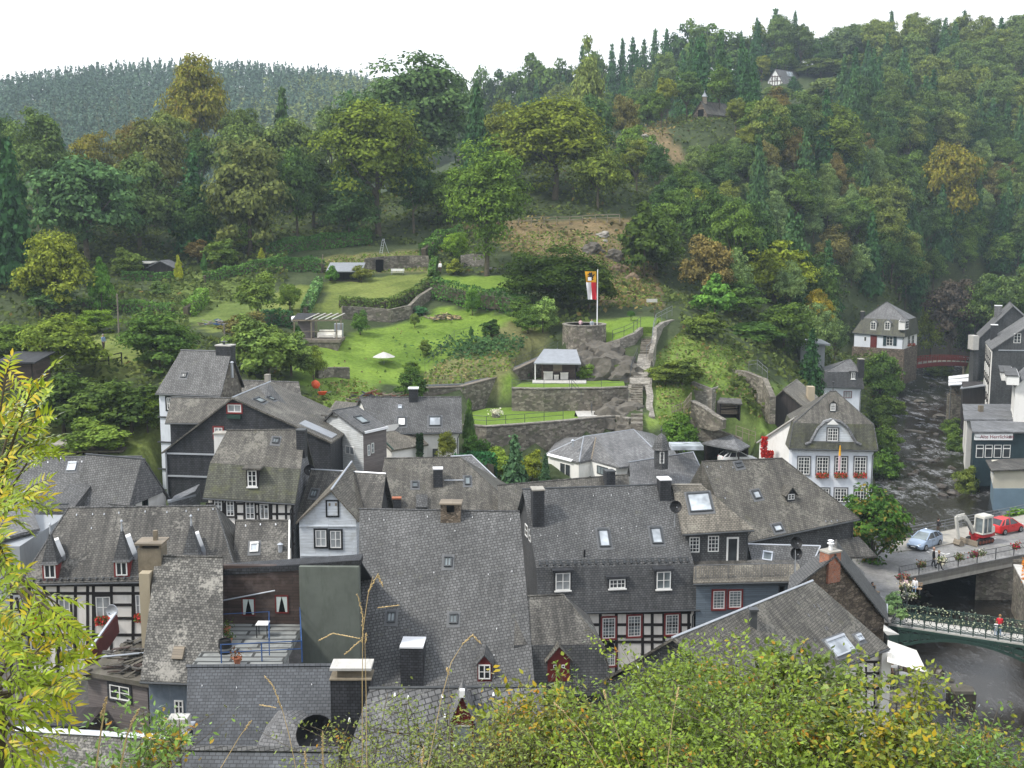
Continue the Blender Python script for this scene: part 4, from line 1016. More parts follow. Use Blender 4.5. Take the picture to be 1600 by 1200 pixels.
def flat_dormer(T,plane,box,cols,rows,roofmat='lead',wallmat='slate_wall',depth=1.3,name='dormer',frame='white_paint',pane='glass',over=.12,th=.14):
 x0,y0,x1,y1=box;u,v=plane.hit((x0+x1)/2,y1);c=plane.pt(u,v);e=hvec(plane.a).normalized();e=e if e.x>0 else-e;n=Vector((-e.y,e.x,0))
 fp=PL(c-n*.06,e,(0,0,1));U0,U1,V0,V1=fp.rect(*box);m=MB();m.bbox(fp.pt(U0-.1,V0-.08),fp.a*(U1-U0+.2),(0,0,V1-V0+.14),n*depth);D=m.build(name,M[wallmat],T)
 m=MB();m.bbox(fp.pt(U0-.1-over,V1+.06,over),fp.a*(U1-U0+.2+2*over),(0,0,th),n*(depth+over));m.build('dormer_roof',M[roofmat],D)
 window(D,fp,(U0,U1,V0,V1),cols,rows,frame,pane,px=False,name='dormer_window');s=MB();s.pbox(fp,U0-.08,U1+.08,V0-.1,V0-.02,.0,.14);s.build('sill',M[frame],D);return D
flat_dormer(T,lowY,(868,895,891,922),2,2,'slate_wall',pane='glass_curtain');flat_dormer(T,lowY,(952,905,977,919),4,2,'slate_wall');flat_dormer(T,lowY,(1026,893,1048,920),2,2,'slate_wall',pane='glass_pale')
m=MB();u,v=H.roof.hit(913,870);m.tube([H.roof.pt(u,v,0),H.roof.pt(u,v,.1)+Vector((0,0,.45))],.07);m.build('vent_pipe',M['black'],T)
F_=H.front
xsT=(938,964,997,1007,1018,1037,1062)
grid_timber(T,F_,905,1078,(957,976,994,1003,1060),(908,938,963,1004,1019,1037,1063,1076),.2,[(1005,1003,1018,1003)])
for b in((941,965,961,997),(981,962,1001,994),(1040,960,1060,991)):window(T,F_,b,4,6,'white_paint','glass_pale',surround='red_paint',bar=.03)
window(T,F_,(946,1017,961,1040),4,4,'white_paint','glass_pale',surround='red_paint',bar=.03)
dish(950,1012,72.3,.42,'black dish fixed to the central half-timbered front below a red-framed window',aim=(.5,-1,.2),pole=.5)
snowhooks(T,H.roof,[(927,775),(955,774),(982,772),(845,837),(871,838),(900,834),(926,830),(971,826),(994,823)],.05)
dish(1055,792,76.2,.42,'black dish on a mast at the edge of the central slate roof',pole=1.3,base=P(1054,824,75.6))
for b in((821,820,825,838),(827,828,830,846)):window(T,H.left,b,1,2,'white_paint')
H=chain('house','slate-roofed house with a dish on its ridge behind the pale clad gable',[[(487,733),(603,740)],[(461,813),(592,826)]],85,[46],roof='slate_old',wall='slate_wall',ridge='zinc');T0=H.T
skylight(T0,H.roof,(486,765,496,777),'glass_pale',bars=1,name='roof_hatch')
dish(484,735,85,.42,'black dish perched on the ridge behind the pale clad gable',pole=.7)
H=gable('house','pale grey clad gable house with paired white windows and a shuttered loft opening',(463,815),(518,764),(561,812),79.5,79.5,5.2,roof='slate_brownish_light',wall='clad_pale',side='clad_pale',ridge='zinc',z0=-1,turn=(.14,1,0),endz=.9)
T=H.T;F_=H.front
w=window(T,F_,(509,781,530,808),1,1,'black','clad_pale',fr=.11,name='loft_shutter')
for x in(515,525):m=MB();a=F_.hit(x,788);m.pbox(F_,a[0]-.07,a[0]+.07,a[1]-.1,a[1]+.1,.02,.04);m.build('peep_hole',M['wood_weathered'],w)
for b in((493,828,510,854),(516,829,533,856),(494,874,511,900),(517,875,534,901)):window(T,F_,b,2,2,'white_paint','glass_curtain',surround='black')
m=MB();a,b=F_.hit(463,822),F_.hit(561,829);m.pbox(F_,a[0]+.2,b[0]-.2,a[1]-.05-.0,a[1]+.04,0,.07);a=F_.hit(463,868);m.pbox(F_,.25,b[0]-.2,a[1]-.05,a[1]+.04,0,.07);m.build('drip_board',M['clad_pale'],T)
H=chain('house','hipped brown-grey slate house with a lone black chimney, behind the great roof',[[(601,716),(719,714)],[(585,800),(812,798)]],92,[40],hips=(0,1),roof='slate_brown',wall='render_cream',ridge='slate_old');T=H.T
chimney(T,H.roof,(677,734,692,762),'slate_wall',.7,'white_metal');skylight(T,H.roof,(644,753,653,762),'glass_pale',name='roof_hatch');skylight(T,H.roof,(726,745,735,758),'glass_pale',name='roof_hatch')
m=MB();a=H.roof.hit(694,752);b=H.roof.hit(724,752);m.pbox(H.roof,a[0],b[0],a[1]-.03,a[1]+.03,.1,.16);m.build('roof_walk',M['zinc'],T)
chimney(T,H.roof,(613,780,627,796),'slate_wall',.5,'terracotta',pots=0)
plankcover(T,H.roof,(650,776,668,796),'slate_grey','small_dormer',.3)
H=chain('house','pale slate roof end peeping out behind the hipped brown roof',[[(705,713),(737,711)],[(700,758),(786,757)]],97,[42],hips=(0,1),roof='slate_light',wall='render_white',ridge='zinc')
H=chain('house','long low brown slate roof with a short black chimney behind the central house',[[(778,758),(982,741)],[(778,800),(985,800)]],88,[38],roof='slate_brown',wall='render_cream',ridge='slate_old')
chimney(H.T,H.roof,(947,738,962,765),'slate_wall',.8,'gutter')
H=chain('house','long half-timbered house with three spired red dormers and red flower boxes',[[(107,793),(337,790)],[(30,912),(372,904)]],71.5,[46],hips=(1,1),roof='slate_old',wall='infill',z0=-1,ridge='slate_grey',gutter=True)
T=H.T;F_=H.front;hlong=H
for bx,ap,sp_ in(((66,881,90,905),(77,829),(84,846,104,872)),((178,877,202,901),(189,824),(196,840,216,870)),((286,868,311,890),(297,816),(303,836,322,866))):
 x0,y0,x1,y1=bx;u,v=H.roof.hit((x0+x1)/2,y1);c=H.roof.pt(u,v);fp=PL(c-H.n*.05,H.e,(0,0,1));U0,U1,V0,V1=fp.rect(*bx);dp=1.5
 m=MB();m.bbox(fp.pt(U0,V0-.1),fp.a*(U1-U0),(0,0,V1-V0+.1),H.n*dp);D=m.build('dormer',M['red_paint'],T)
 window(D,fp,(U0+.12,U1-.12,V0+.08,V1-.03),2,1,'white_paint','glass',px=False,name='dormer_window')
 va=fp.hit(*ap)[1];um=(U0+U1)/2;r=MB();cx=fp.pt(um,V1,-.45);hh=va-V1
 vs=[];pr=[(.78,-.04),(.62,.12),(.36,.42*hh),(.14,.78*hh),(.02,hh)]
 for rr_,h in pr:
  for k in range(4):vs.append(cx+H.e*((-1,1,1,-1)[k]*rr_*(U1-U0)*.78)+H.n*((-1,-1,1,1)[k]*rr_*.75)+Vector((0,0,h)))
 fs=[[3,2,1,0]]
 for i in range(4):
  for k in range(4):fs.append([i*4+k,i*4+(k+1)%4,i*4+4+(k+1)%4,i*4+4+k])
 r.add(vs,fs);r.build('spire',M['slate_wall_mid'],D)
 m=MB();m.lathe(cx+Vector((0,0,hh-.35)),[(.09,0),(.05,.3),(.03,.55),(.09,.62),(.03,.72)],8);m.build('finial',M['zinc'],D)
 u0,u1,v0,v1=H.roof.rect(*sp_);m=MB();q=[H.roof.pt(u0-.05,v1,.3),H.roof.pt(u0+.28,v1+.05,.45),H.roof.pt(u1+.1,v0+.1,.32),H.roof.pt(u1-.2,v0-.05,.12)]
 m.slab([q],.35);s=m.build('spire_cheek',M['lead'],D);m=MB();m.slab([[q[0]+Vector((0,0,.02)),q[1]+Vector((0,0,.02)),q[0].lerp(q[3],.12).lerp(q[1].lerp(q[2],.12),1)+Vector((0,0,.02)),q[0].lerp(q[3],.12)+Vector((0,0,.02))]],.03);m.build('cheek_cap',M['white_metal'],s)
snowhooks(T,H.roof,[(120,805),(145,804),(163,804),(186,802),(227,800),(261,801),(291,799),(310,797),(333,796),(143,826)],.09,'zinc')
m=MB()
for i in range(30):u=.8+i*.42;m.pbox(H.roof,u-.03,u+.03,.1,.3,0,.12)
m.tube([H.roof.pt(.8,.2,.12),H.roof.pt(13,.2,.12)],.025);m.build('snow_guard',M['gutter'],T)
vx=(18,46,70,88,117,137,150,177,208,222,250,280)
grid_timber(T,F_,18,360,(914,927,992,1053,1120),(18,46,69,91,118,137,146,174,208,240,275,310,340),.18,[(26,935,42,990),(27,1000,38,1060),(18,952,46,953),(18,972,46,972),(174,945,208,945),(174,966,208,966)])
for b,p_ in(((47,944,69,969),'void'),((92,936,110,968),'glass_curtain'),((150,932,173,966),'glass_curtain'),((212,929,225,962),'glass_curtain'),((250,930,270,962),'glass')):window(T,F_,b,2,2,'white_paint',p_,surround='timber',flowers='petal_red')
for b in((48,999,71,1030),(95,1000,115,1030)):window(T,F_,b,2,2,'white_paint','glass_pale',surround='timber')
m=MB();c=F_.pt(*F_.hit(178,955),.9);dish(178,954,c.y-.4,.42,'grey dish in front of the long half-timbered wall',mat='zinc',aim=(-.3,-1,.1),pole=.6)
H=chain('house','low dark slate wing with a white roof window beside the long half-timbered house',[[(369,813),(451,813)],[(363,886),(450,881)]],72,[48],roof='slate_old',wall='render_white',ridge='slate_old',sidewall='white_paint')
w=skylight(H.T,H.roof,(391,848,404,863),'glass_sky','white_paint')
snowhooks(H.T,H.roof,[(384,822),(407,820),(431,820)],.1);m=MB();u,v=H.roof.hit(438,860);m.lathe(H.roof.pt(u,v),[(.14,-.1),(.14,.35),(.2,.4),(.05,.5)],8);m.build('vent_pipe',M['zinc'],H.T)
m=MB();r0,r1=H.L[0][1],H.L[1][1];m.beam(r0+Vector((.05,0,-.02)),r1+Vector((.05,0,-.02)),.1,.26);m.build('barge_board',M['white_paint'],H.T)
H=chain('house','half-timbered mansard house with a mossy lower slope and single white dormer',[[(355,672),(477,671)],[(328,723),(470,733)],[(317,777),(461,786)]],84,[42,63],roof=['slate_brown','slate_moss'],wall='infill',ridge='slate_old',sidewall='slate_wall_light',z0=2)
T=H.T;F_=H.front
chimney(T,H.roof,(463,674,477,703),'slate_wall',.8,'gutter');skylight(T,H.roof,(426,684,436,693),'glass_pale',bars=1,name='roof_hatch')
D=flat_dormer(T,H.low,(387,735,401,760),2,3,'slate_brown','timber',1.2,over=.25)
m=MB();c=P(345,685,86.5);m.box(c.x-.4,c.x+.45,86,87,c.z-1.6,c.z+.4);ch=m.build('white_chimney',M['render_white'],T);m=MB();m.box(c.x-.46,c.x+.51,85.94,87.06,c.z+.4,c.z+.5);m.build('cap',M['concrete'],ch)
grid_timber(T,F_,323,459,(787,803,826,850,875),(326,334,350,354,369,382,398,412,424,433,447,457),.16,[(412,792,424,792)])
for b in((335,779,347,798),(354,781,366,806),(384,784,398,811),(406,787,420,811)):window(T,F_,b,2,3,'white_paint','glass_curtain',surround='timber')
H=gable('house','big black slate gable house with red-framed windows and flaring eaves',(254,706),(365,620),(520,690),92,90,9,roof='slate_brown',wall='slate_wall',ridge='zinc',z0=5,turn=(.12,1,0))
T=H.T;F_=H.front
for b in((356,632,377,644),(335,668,348,684)):window(T,F_,b,2,1,'white_paint','glass_curtain',surround='red_paint')
u0,u1,v0,v1=F_.rect(356,632,377,644);m=MB();m.pbox(F_,u0,u1,v0-.5,v0-.2,.05,.25);m.build('flower_box',M['green_dark'],T)
m=MB()
for y in(708,743):a=F_.hit(262,y);b=F_.hit(470,y);m.pbox(F_,a[0],b[0],a[1]-.06,a[1]+.06,0,.12)
m.build('drip_ledge',M['zinc'],T)
m=MB();a=F_.pt(*F_.hit(260,704),.1);m.tube([a,a-Vector((0,0,6))],.06);m.build('downpipe',M['lead'],T)
for b in((398,620,413,632),(419,618,428,628)):skylight(T,H.roofR,b,'glass_pale')
u,v=H.roofR.hit(470,658);
m=MB();m.pbox(H.roofR,H.roofR.hit(445,650)[0]-.4,H.roofR.hit(445,650)[0]+1.2,.3,3.2,.0,.05);m.build('lead_patch',M['lead'],T)
chimney(T,H.roofL,(353,601,377,640),'slate_wall',1.2,'concrete')
H=chain('house','low slate-roofed block of slate cladding tucked beside the black gable',[[(268,621),(375,622)],[(258,660),(350,661)]],94.5,[42],roof='slate_brown',wall='slate_wall',ridge='slate_grey',z0=6)
H=chain('house','tall house with grey-white side wall and a steep slate roof with broad chimney',[[(283,547),(362,549)],[(243,614),(345,618)]],98.5,[50],roof='slate_grey',wall='render_blue',ridge='gutter',sidewall='stone_wall',z0=5,oh=.2)
T=H.T;skylight(T,H.roof,(283,582,292,590),'glass_pale',bars=2,name='roof_hatch')
ch=chimney(T,H.roof,(336,541,361,556),'slate_wall',1.0,'concrete_pale')
m=MB();c=ch.c;m.lathe(Vector((c.x,c.y+.5,ch.top+.1)),[(.1,0),(.1,.2),(.35,.24),(.1,.3)],8);m.build('cowl',M['gutter'],ch.o)
F_=H.front
m=MB()
for y in(651,690,732):a=F_.hit(247,y);b=F_.hit(300,y);m.pbox(F_,a[0],b[0],a[1]-.06,a[1]+.05,0,.1)
m.build('drip_ledge',M['gutter'],T);window(T,F_,(261,621,268,640),2,2,'white_paint','glass',surround='black')
m=MB();a=P(363,590,97);m.tube([a,a+Vector((0,0,1.3))],.12,8);m.lathe(a+Vector((0,0,1.3)),[(.2,0),(.02,.12)],8);fl=m.build('steel_flue',M['zinc'],T)
H=chain('house','low slate house with white-framed end windows behind the black gable',[[(372,594),(467,597)],[(372,632),(474,636)]],104,[40],roof='slate_old',wall='slate_wall',ridge='slate_grey',sidewall='slate_wall_mid',z0=8)
for b in((457,620,461,631),(464,618,469,630),(474,626,479,644)):window(H.T,H.right,b,1,2,'white_paint','glass_pale')
chimney(H.T,H.roof,(413,587,420,597),'concrete',.5,'concrete');
m=MB();m.slab([[P(402,604,97),P(420,598,97),P(452,636,95),P(410,640,93)]],.1);m.build('lean_roof',M['slate_grey'],H.T)
T=thing('house','narrow house with red shutters and a slate-hung dormer between the gables','house',tuple(P(508,740,93)))
pl=PL(P(497,742,95),(1,-.55,0),(0,0,1));m=MB();U=pl.hit(523,740)[0];m.pbox(pl,0,U,-2,pl.hit(508,676)[1],-5,0);m.build('wall',M['render_white'],T)
for b in((510,708,514,730),(517,704,521,727)):w=window(T,pl,b,2,2,'white_paint','glass_pale',surround='red_paint')
m=MB();v=pl.hit(508,676)[1];m.slab([[pl.pt(-.3,v-.1,.3),pl.pt(U+.4,v-.1,.3),pl.pt(U+.3,v+2.2,-3),pl.pt(-.3,v+2.2,-3)]],.15);m.build('roof',M['slate_brown'],T)
fd=PL(pl.pt(U*.45,v+.1,-.2),pl.a,(0,0,1));m=MB();m.bbox(fd.pt(-.1,0),fd.a*1.3,(0,0,1.3),-fd.n*2);D=m.build('dormer',M['slate_wall'],T);window(D,fd,(.15,.95,.2,1.1),2,1,'white_paint','glass_curtain',px=False,name='dormer_window');m=MB();m.bbox(fd.pt(-.3,1.3,.3),fd.a*1.7,(0,0,.12),-fd.n*2.2);m.build('dormer_roof',M['slate_old'],D)
dish(508,702,92.5,.4,'black dish hung between the red shutters and the weathered clad gable',aim=(-.4,-1,.2),pole=.6)
H=gable('house','weathered white clad gable with one small window and a dark flank',(505,660),(523,641),(570,675),95,92,2.7,roof='slate_grey',wall='clad_white_old',side='clad_brown',ridge='gutter',z0=5)
T=H.T;window(T,H.front,(540,697,554,710),2,1,'white_paint','glass_curtain');
for b in((574,695,578,712),(580,692,584,708)):window(T,H.right,b,1,2,'white_paint','glass_pale')
skylight(T,H.roofR,(557,650,572,663),'glass_pale');m=MB();m.beam(H.b-Vector((0,0,.05)),H.b+H.d,.1,.2);m.build('gutter',M['white_metal'],T)
H=chain('house','white rendered house with two roof windows and a tall chimney below the gardens',[[(562,621),(721,620)],[(585,677),(722,675)]],106,[42],roof='slate_grey',wall='render_white',ridge='slate_grey',z0=6)
T=H.T;F_=H.front
skylight(T,H.roof,(621,652,634,666),'white_paint','gutter');skylight(T,H.roof,(670,651,689,666),'glass_sky','gutter');skylight(T,H.roof,(622,634,628,639),'glass_sky','zinc',name='roof_hatch')
chimney(T,H.roof,(639,608,653,629),'slate_wall',.8,'white_metal',capk=1.2)
m=MB();u0,u1,v0,v1=F_.rect(630,701,638,714);m.pbox(F_,u0,u1,v0,v1,.0,.04);m.build('door',M['black'],T);m=MB();u0,u1,v0,v1=F_.rect(676,701,684,714);m.pbox(F_,u0,u1,v0,v1,.0,.04);m.build('door',M['gutter'],T)
m=MB();u0,u1,v0,v1=F_.rect(616,700,630,715);m.pbox(F_,u0,u1,v0-.5,v1,.05,.9);s=m.build('box_shed',M['slate_wall'],T);m=MB();m.pbox(F_,u0-.06,u1+.06,v1,v1+.08,.0,1.0);m.build('box_roof',M['white_metal'],s)
m=MB();a=F_.pt(*F_.hit(617,678),.08);m.tube([a,a-Vector((0,0,3))],.05);m.build('downpipe',M['lead'],T)
H=gable('house','white lean-to wing with a sloping tiled top next to the weathered clad gable',(586,700),(587,676),(614,703),102,100,4,roof='slate_brownish_light',wall='render_white',side='render_white',ridge=None,z0=5)
m=MB();m.beam(H.x,H.b,.12,.2);m.build('barge_board',M['green_dark'],H.T)
H=chain('house','broad slate house with a shed dormer, small white skylight and white gable boards',[[(24,714),(222,713)],[(-20,826),(203,818)]],84,[38],roof='slate_grey',wall='render_white',ridge='gutter',z0=3)
T=H.T;skylight(T,H.roof,(106,723,119,736),'white_paint','zinc');chimney(T,H.roof,(84,789,107,812),'brick_red',.8,'gutter',capk=1.1)
u0,u1,v0,v1=H.roof.rect(103,757,139,800);m=MB();m.slab([[H.roof.pt(u0,v1,.05),H.roof.pt(u1,v1,.05),H.roof.pt(u1-.5,v0-.4,1.0),H.roof.pt(u0-.9,v0-.4,1.0)]],.9);m.build('shed_dormer',M['slate_grey'],T)
snowhooks(T,H.roof,[(58,720),(75,723),(95,717),(128,722),(152,723),(191,721),(216,721),(54,727),(199,768)],.1)
H=gable('house','hipped gable end with white wall and dark openings beside the black gable',(203,790),(222,717),(262,778),80,84,5,roof='slate_grey',wall='render_white',side='render_white',ridge='gutter',z0=3)
T=H.T
m=MB();m.slab([[P(202,789,79.7),P(222,716,80.8),P(255,766,82.9)]],.15);m.build('hip',M['slate_light'],T)
for b in((204,781,211,800),(222,771,231,800)):window(T,H.front,b,1,1,'green_dark','void')
T=thing('house','low grey house with pale leaded roof edge at the edge of the town','house',tuple(P(20,800,78)))
m=MB();m.slab([[P(-40,800,74),P(40,770,80),P(62,825,74),P(-30,850,70)]],.2);m.build('roof',M['slate_light'],T);m=MB();a=P(-30,850,70.5);m.box(a.x,P(60,825,74).x,71,79,2,a.z-.3);m.build('wall',M['render_grey'],T);m=MB();m.tube([P(-40,799,74),P(40,769,80)],.12);m.build('ridge_cap',M['zinc'],T)
T=thing('outbuilding','grey flat-topped outbuilding at the foot of the black gable','outbuilding',tuple(P(285,800,80)))
m=MB();m.slab([[P(262,783,80),P(306,772,84),P(306,776,86),P(262,780,84)]],.15);m.build('roof',M['zinc'],T);m=MB();a,b=P(263,784,80.1),P(305,774,84);m.bbox(Vector((a.x,a.y,2)),hvec(b-a),(-.3,2.4,0),(0,0,a.z-2.15));m.build('wall',M['slate_wall_light'],T)
T=thing('bungalow','white bungalow with low grey hipped roofs below the terrace wall','bungalow',tuple(P(900,760,106)-Vector((0,0,1))))
ze=30-104*math.tan(rad(8)+math.atan(122/1800));E=lambda x,y:Pz(x,y,ze)
ap=P(912,682,107.5);ar=Pz(990,671,ap.z+.15);c1,c2,c3=E(854,709),E(905,722),E(967,730);v1=E(924,718);vt=P(931,684,107);c4_=P(1019,699,106);bk=Vector((c1.x+1.5,c1.y+8,ze));bk2=Vector((ar.x+4,c1.y+9,ze));bk3=Vector((c4_.x+2.5,c4_.y-1,ze))
m=MB();m.slab([[c1,c2,ap],[c2,v1,vt,ap],[v1,c3,bk3,c4_,vt],[ap,vt,c4_,ar],[c1,ap,bk],[ap,ar,bk2,bk],[ar,c4_,bk3,bk2]],.18);m.build('roof',M['slate_light'],T)
m=MB();m.tube([ap,c2],.07);m.tube([c1,ap,ar,c4_],.07);m.build('ridge_cap',M['lead'],T)
m=MB();m.tube([vt,v1],.09);m.build('valley_gutter',M['wood_weathered'],T)
def wq(m,a,b,z0,z1):m.poly([Vector((a.x,a.y,z0)),Vector((b.x,b.y,z0)),Vector((b.x,b.y,z1)),Vector((a.x,a.y,z1))])
cen=(c1+c2+c3+bk)/4;ins=lambda p:p.lerp(Vector((cen.x,cen.y+1,p.z)),.06)
m=MB();i1,i2,iv,i3,ib=ins(c1),ins(c2),ins(v1),ins(c3),ins(bk);g0=4.5
wq(m,i1,i2,g0,ze-.1);wq(m,i2,iv,g0,ze-.1);wq(m,iv,i3,g0,ze-.1);wq(m,ib,i1,g0,ze-.1);wq(m,i3,bk3,g0,ze-.1);wq(m,bk3,bk2,g0,ze-.1);wq(m,bk2,ib,g0,ze-.1);m.build('wall',M['render_white'],T)
pl=PL(Vector((i1.x,i1.y,g0)),i2-i1,(0,0,1));window(T,pl,(875,724,892,752),2,1,'white_paint','glass',name='patio_door');window(T,pl,(841,720,845,745),1,1,'white_paint','glass_pale')
m=MB();u0,u1,v0,v1_=pl.rect(858,713,896,722);m.slab([[pl.pt(u0,v1_,.05),pl.pt(u1,v1_,.05),pl.pt(u1,v1_-.12,.3),pl.pt(u0,v1_-.12,.3)]],.08);m.build('awning_roll',M['white_metal'],T)
pl2=PL(Vector((iv.x,iv.y,g0)),i3-iv,(0,0,1));window(T,pl2,(933,729,950,742),3,1,'gutter','glass_pale')
pr=PL(c2,c3-v1,(vt-v1).cross(c3-v1).cross(c3-v1)*-1);RP=PL(v1,c3-v1,c4_-c3)
for px,py in((954,708),(965,715),(895,691)):q=P(px,py,105.5);m=MB();m.lathe(q-Vector((0,0,.4)),[(.1,0),(.1,.5),(.2,.55),(.05,.7)],8);m.build('vent_pipe',M['zinc'],T)
H=chain('hall','grey slate hall with a bell-roofed turret on its ridge',[[(983,722),(1083,706)],[(986,768),(1110,764)]],98,[36],hips=(0,1),roof='slate_light',wall='render_grey',ridge='lead');T=H.T
c=P(1033,712,97.5);zb=c.z;m=MB();w=24*97.5/FPX/2;m.lathe(Vector((c.x,c.y,zb-1.1)),[(w,0),(w,1.75)],6);D=m.build('turret',M['slate_wall_mid'],T)
hh=P(1033,677,97.5).z-(zb+.65);m=MB();m.lathe(Vector((c.x,c.y,zb+.65)),[(w*1.35,-.08),(w*1.2,.1),(w*.95,hh*.45),(w*.62,hh*.8),(.04,hh)],6);m.build('bell_roof',M['slate_grey'],D);m=MB();m.tube([(c.x,c.y,zb+.65+hh-.1),(c.x,c.y,zb+hh+1.3)],.03);m.ball((c.x,c.y,zb+hh+.95),.1);m.build('finial',M['gutter'],D)
fp=PL(Vector((c.x-w*.5,c.y-w*.88,zb-.9)),(1,0,0),(0,0,1));window(D,fp,(w*.2,w*.8,.35,1.35),2,3,'white_paint','glass',px=False,name='turret_window')
m=MB();q=P(1060,707,97);m.box(q.x-.3,q.x+2.5,99,101,q.z-.2,q.z+.15);m.build('glass_roof',M['glass_sky'],T)
H=chain('house','large house under a brown weathered hipped roof with a tiny gabled dormer',[[(1097,721),(1222,716)],[(1150,850),(1343,810)]],88,[44],hips=(1,1),roof='slate_brown',wall='slate_wall_mid',ridge='slate_old',z0=-.6,gutter=True);T=H.T
skylight(T,H.roof,(1176,766,1188,780));skylight(T,H.roof,(1208,819,1222,831));skylight(T,H.roof,(1149,722,1160,731),'glass',name='roof_hatch')
dormer_hut(T,H.roof,(1230,771,1242,782),(1235,760),'slate_brown','slate_wall',depth=1.2,over=.2)
snowhooks(T,H.roof,[(1105,730),(1126,730),(1145,731),(1133,779),(1290,815),(1299,815),(1308,814)],.1,'lead')
pw=PL(Vector((H.w[0].x,H.w[0].y,-.6)),H.e,(0,0,1))
m=MB();q=[H.front.pt(*H.front.hit(1290,866),1.0),H.front.pt(*H.front.hit(1356,862),1.2),H.front.pt(*H.front.hit(1342,838),0),H.front.pt(*H.front.hit(1296,846),0)];m.slab([q],.14);m.build('pent_roof',M['slate_old'],T)
H=chain('house','slate-hung house with paired grid windows and a white balcony door above a railed terrace',[[(1050,757),(1096,757)],[(1066,834),(1178,827)]],81.2,[40],roof='slate_brownish_light',wall='slate_wall_mid',ridge='concrete',z0=-.6);T=H.T;F_=H.front
skylight(T,H.roof,(1075,770,1111,800),'glass_sky','gutter')
for b in((1077,839,1093,863),(1106,837,1123,862)):window(T,F_,b,3,4,'white_paint','glass',bar=.05)
w=window(T,F_,(1135,839,1154,879),1,1,'white_paint','glass',fr=.12,name='balcony_door')
H2=chain('house','blue-grey boarded house with a red-framed double window under a tiled terrace edge',[[(1084,884),(1248,881)],[(1083,911),(1256,907)]],77,[28],roof='slate_brownish_light',wall='clad_bluegrey',ridge=None,z0=-.6);T=H2.T;F2=H2.front
w=window(T,F2,(1114,923,1132,951),3,6,'white_paint','glass_pale',surround='red_paint',bar=.03);window(T,F2,(1139,923,1158,949),3,6,'white_paint','glass_pale',surround='red_paint',bar=.03)
window(T,F2,(1216,914,1226,930),1,1,'gutter','void')
z=H2.L[0][0].z+.25;m=MB();a,b=H2.L[0];m.bbox(a+Vector((0,.1,-.3)),b-a,(0,1.2,0),(0,0,.25));m.build('terrace',M['slate_old'],T)
a,b=H2.L[1];railing('thin steel railing along the tiled terrace above the blue-grey boards',[a+Vector((.2,.3,.1)),b+Vector((-.6,.3,.1))],1.05,'steel',2.2,1,.02,pickets=.16)
dish(1243,848,76.5,.43,'upper of two black dishes sharing the tall mast on the terrace',pole=2.6,base=P(1243,905,75));dish(1243,865,76.4,.43,'lower of two black dishes sharing the tall mast on the terrace',pole=1.8,base=P(1241.5,905,75))
H=chain('house','small plain slate roof with a roof light below the brown hipped house',[[(1168,850),(1282,853)],[(1180,892),(1258,904)]],80,[30],hips=(0,1),roof='slate_grey',wall='slate_wall',ridge='zinc',z0=-.6)
skylight(H.T,H.roof,(1191,863,1207,877),'glass_pale','zinc')
H=chain('house','riverside house with a long weathered slate roof and blue roof window',[[(1051,996),(1270,907)],[(1170,1102),(1389,1011)]],56.5,[40],roof='slate_brown',wall='infill',ridge='zinc',z0=-1.2,sidewall='slate_wall_mid');T=H.T
skylight(T,H.roof,(1293,993,1330,1026),'glass_sky','zinc');skylight(T,H.roof,(1337,991,1347,1003),'glass_sky','zinc')
m=MB();q=P(1178,965,60);m.box(q.x-.18,q.x+.18,60,60.4,q.z-.8,q.z+.35);m.box(q.x-.25,q.x+.25,59.93,60.47,q.z+.35,q.z+.45);m.build('flue',M['gutter'],T)
snowhooks(T,H.roof,[(1272,948),(1278,947),(1282,953),(1247,943),(1263,962),(1299,970),(1292,982),(1272,1000),(1290,984),(1294,960)],.16,'slate_light')
F_=H.front
grid_timber(T,F_,1338,1384,(1034,1052,1075,1105),(1340,1353,1366),.15)if True else 0
m=MB();e_=H.w[1];m.box(e_.x-.1,e_.x+.45,e_.y-.45,e_.y+.05,-1.2,H.zt-.1);m.build('corner_post',M['render_white'],T)
H=gable('house','stone gable house with a red brick chimney beside the riverside roof',(1225,925),(1301,866),(1384,970),67.2,71.5,3.2,turn=(.35,1,0),roof='slate_grey',wall='stone_brown',side='stone_brown',ridge='slate_old',z0=-1);T=H.T
F_=H.front;c=F_.pt(*F_.hit(1301,880),0);w=26*c.y/FPX;zt=P(1301,863,c.y).z;m=MB();a=H.e;o=c-a*w/2-H.n*.18;m.bbox(Vector((o.x,o.y,c.z-1.2)),a*w,H.n*.8,(0,0,zt-c.z+1.2));ch=m.build('chimney',M['brick_red'],T)
m=MB();o2=o-a*.06-H.n*.06;m.bbox(Vector((o2.x,o2.y,zt)),a*(w+.12),H.n*.92,(0,0,.1));m.build('cap',M['concrete'],ch);m=MB();m.lathe(o+a*w*.5+H.n*.4+Vector((0,0,zt-o.z+.1)),[(.12,0),(.12,.35),(.22,.4),(.22,.44),(.1,.5),(.2,.6),(.05,.66)],10);m.build('cowl',M['white_metal'],ch)
m=MB();m.tube([H.b+H.d*.0+Vector((.05,0,0)),H.b+H.d],.07);m.build('gutter',M['zinc'],T)
H=chain('house','tiny slate hip roof beside the chestnut tree, next to the brick chimney',[[(1312,868),(1322,869)],[(1302,908),(1352,912)]],76,[48],hips=(1,1),roof='slate_light',wall='slate_wall',ridge='slate_old',z0=-1)
H=chain('house','pale blue-white town house with a curved slate gable and red flower boxes',[[(1297,611),(1306,611)],[(1240,661),(1365,663)],[(1233,700),(1372,703)]],114,[50,72],hips=(1,1),roof=['slate_brown','slate_moss'],wall='render_blue',ridge='slate_grey',z0=-.6,oh=.35);T=H.T;F_=H.front
for x0 in(1247,1276,1305,1335):window(T,F_,(x0,714,x0+18,741),4,5,'white_paint','glass',surround='slate_wall_light',bar=.05,flowers='petal_red'if x0>1250 else None)
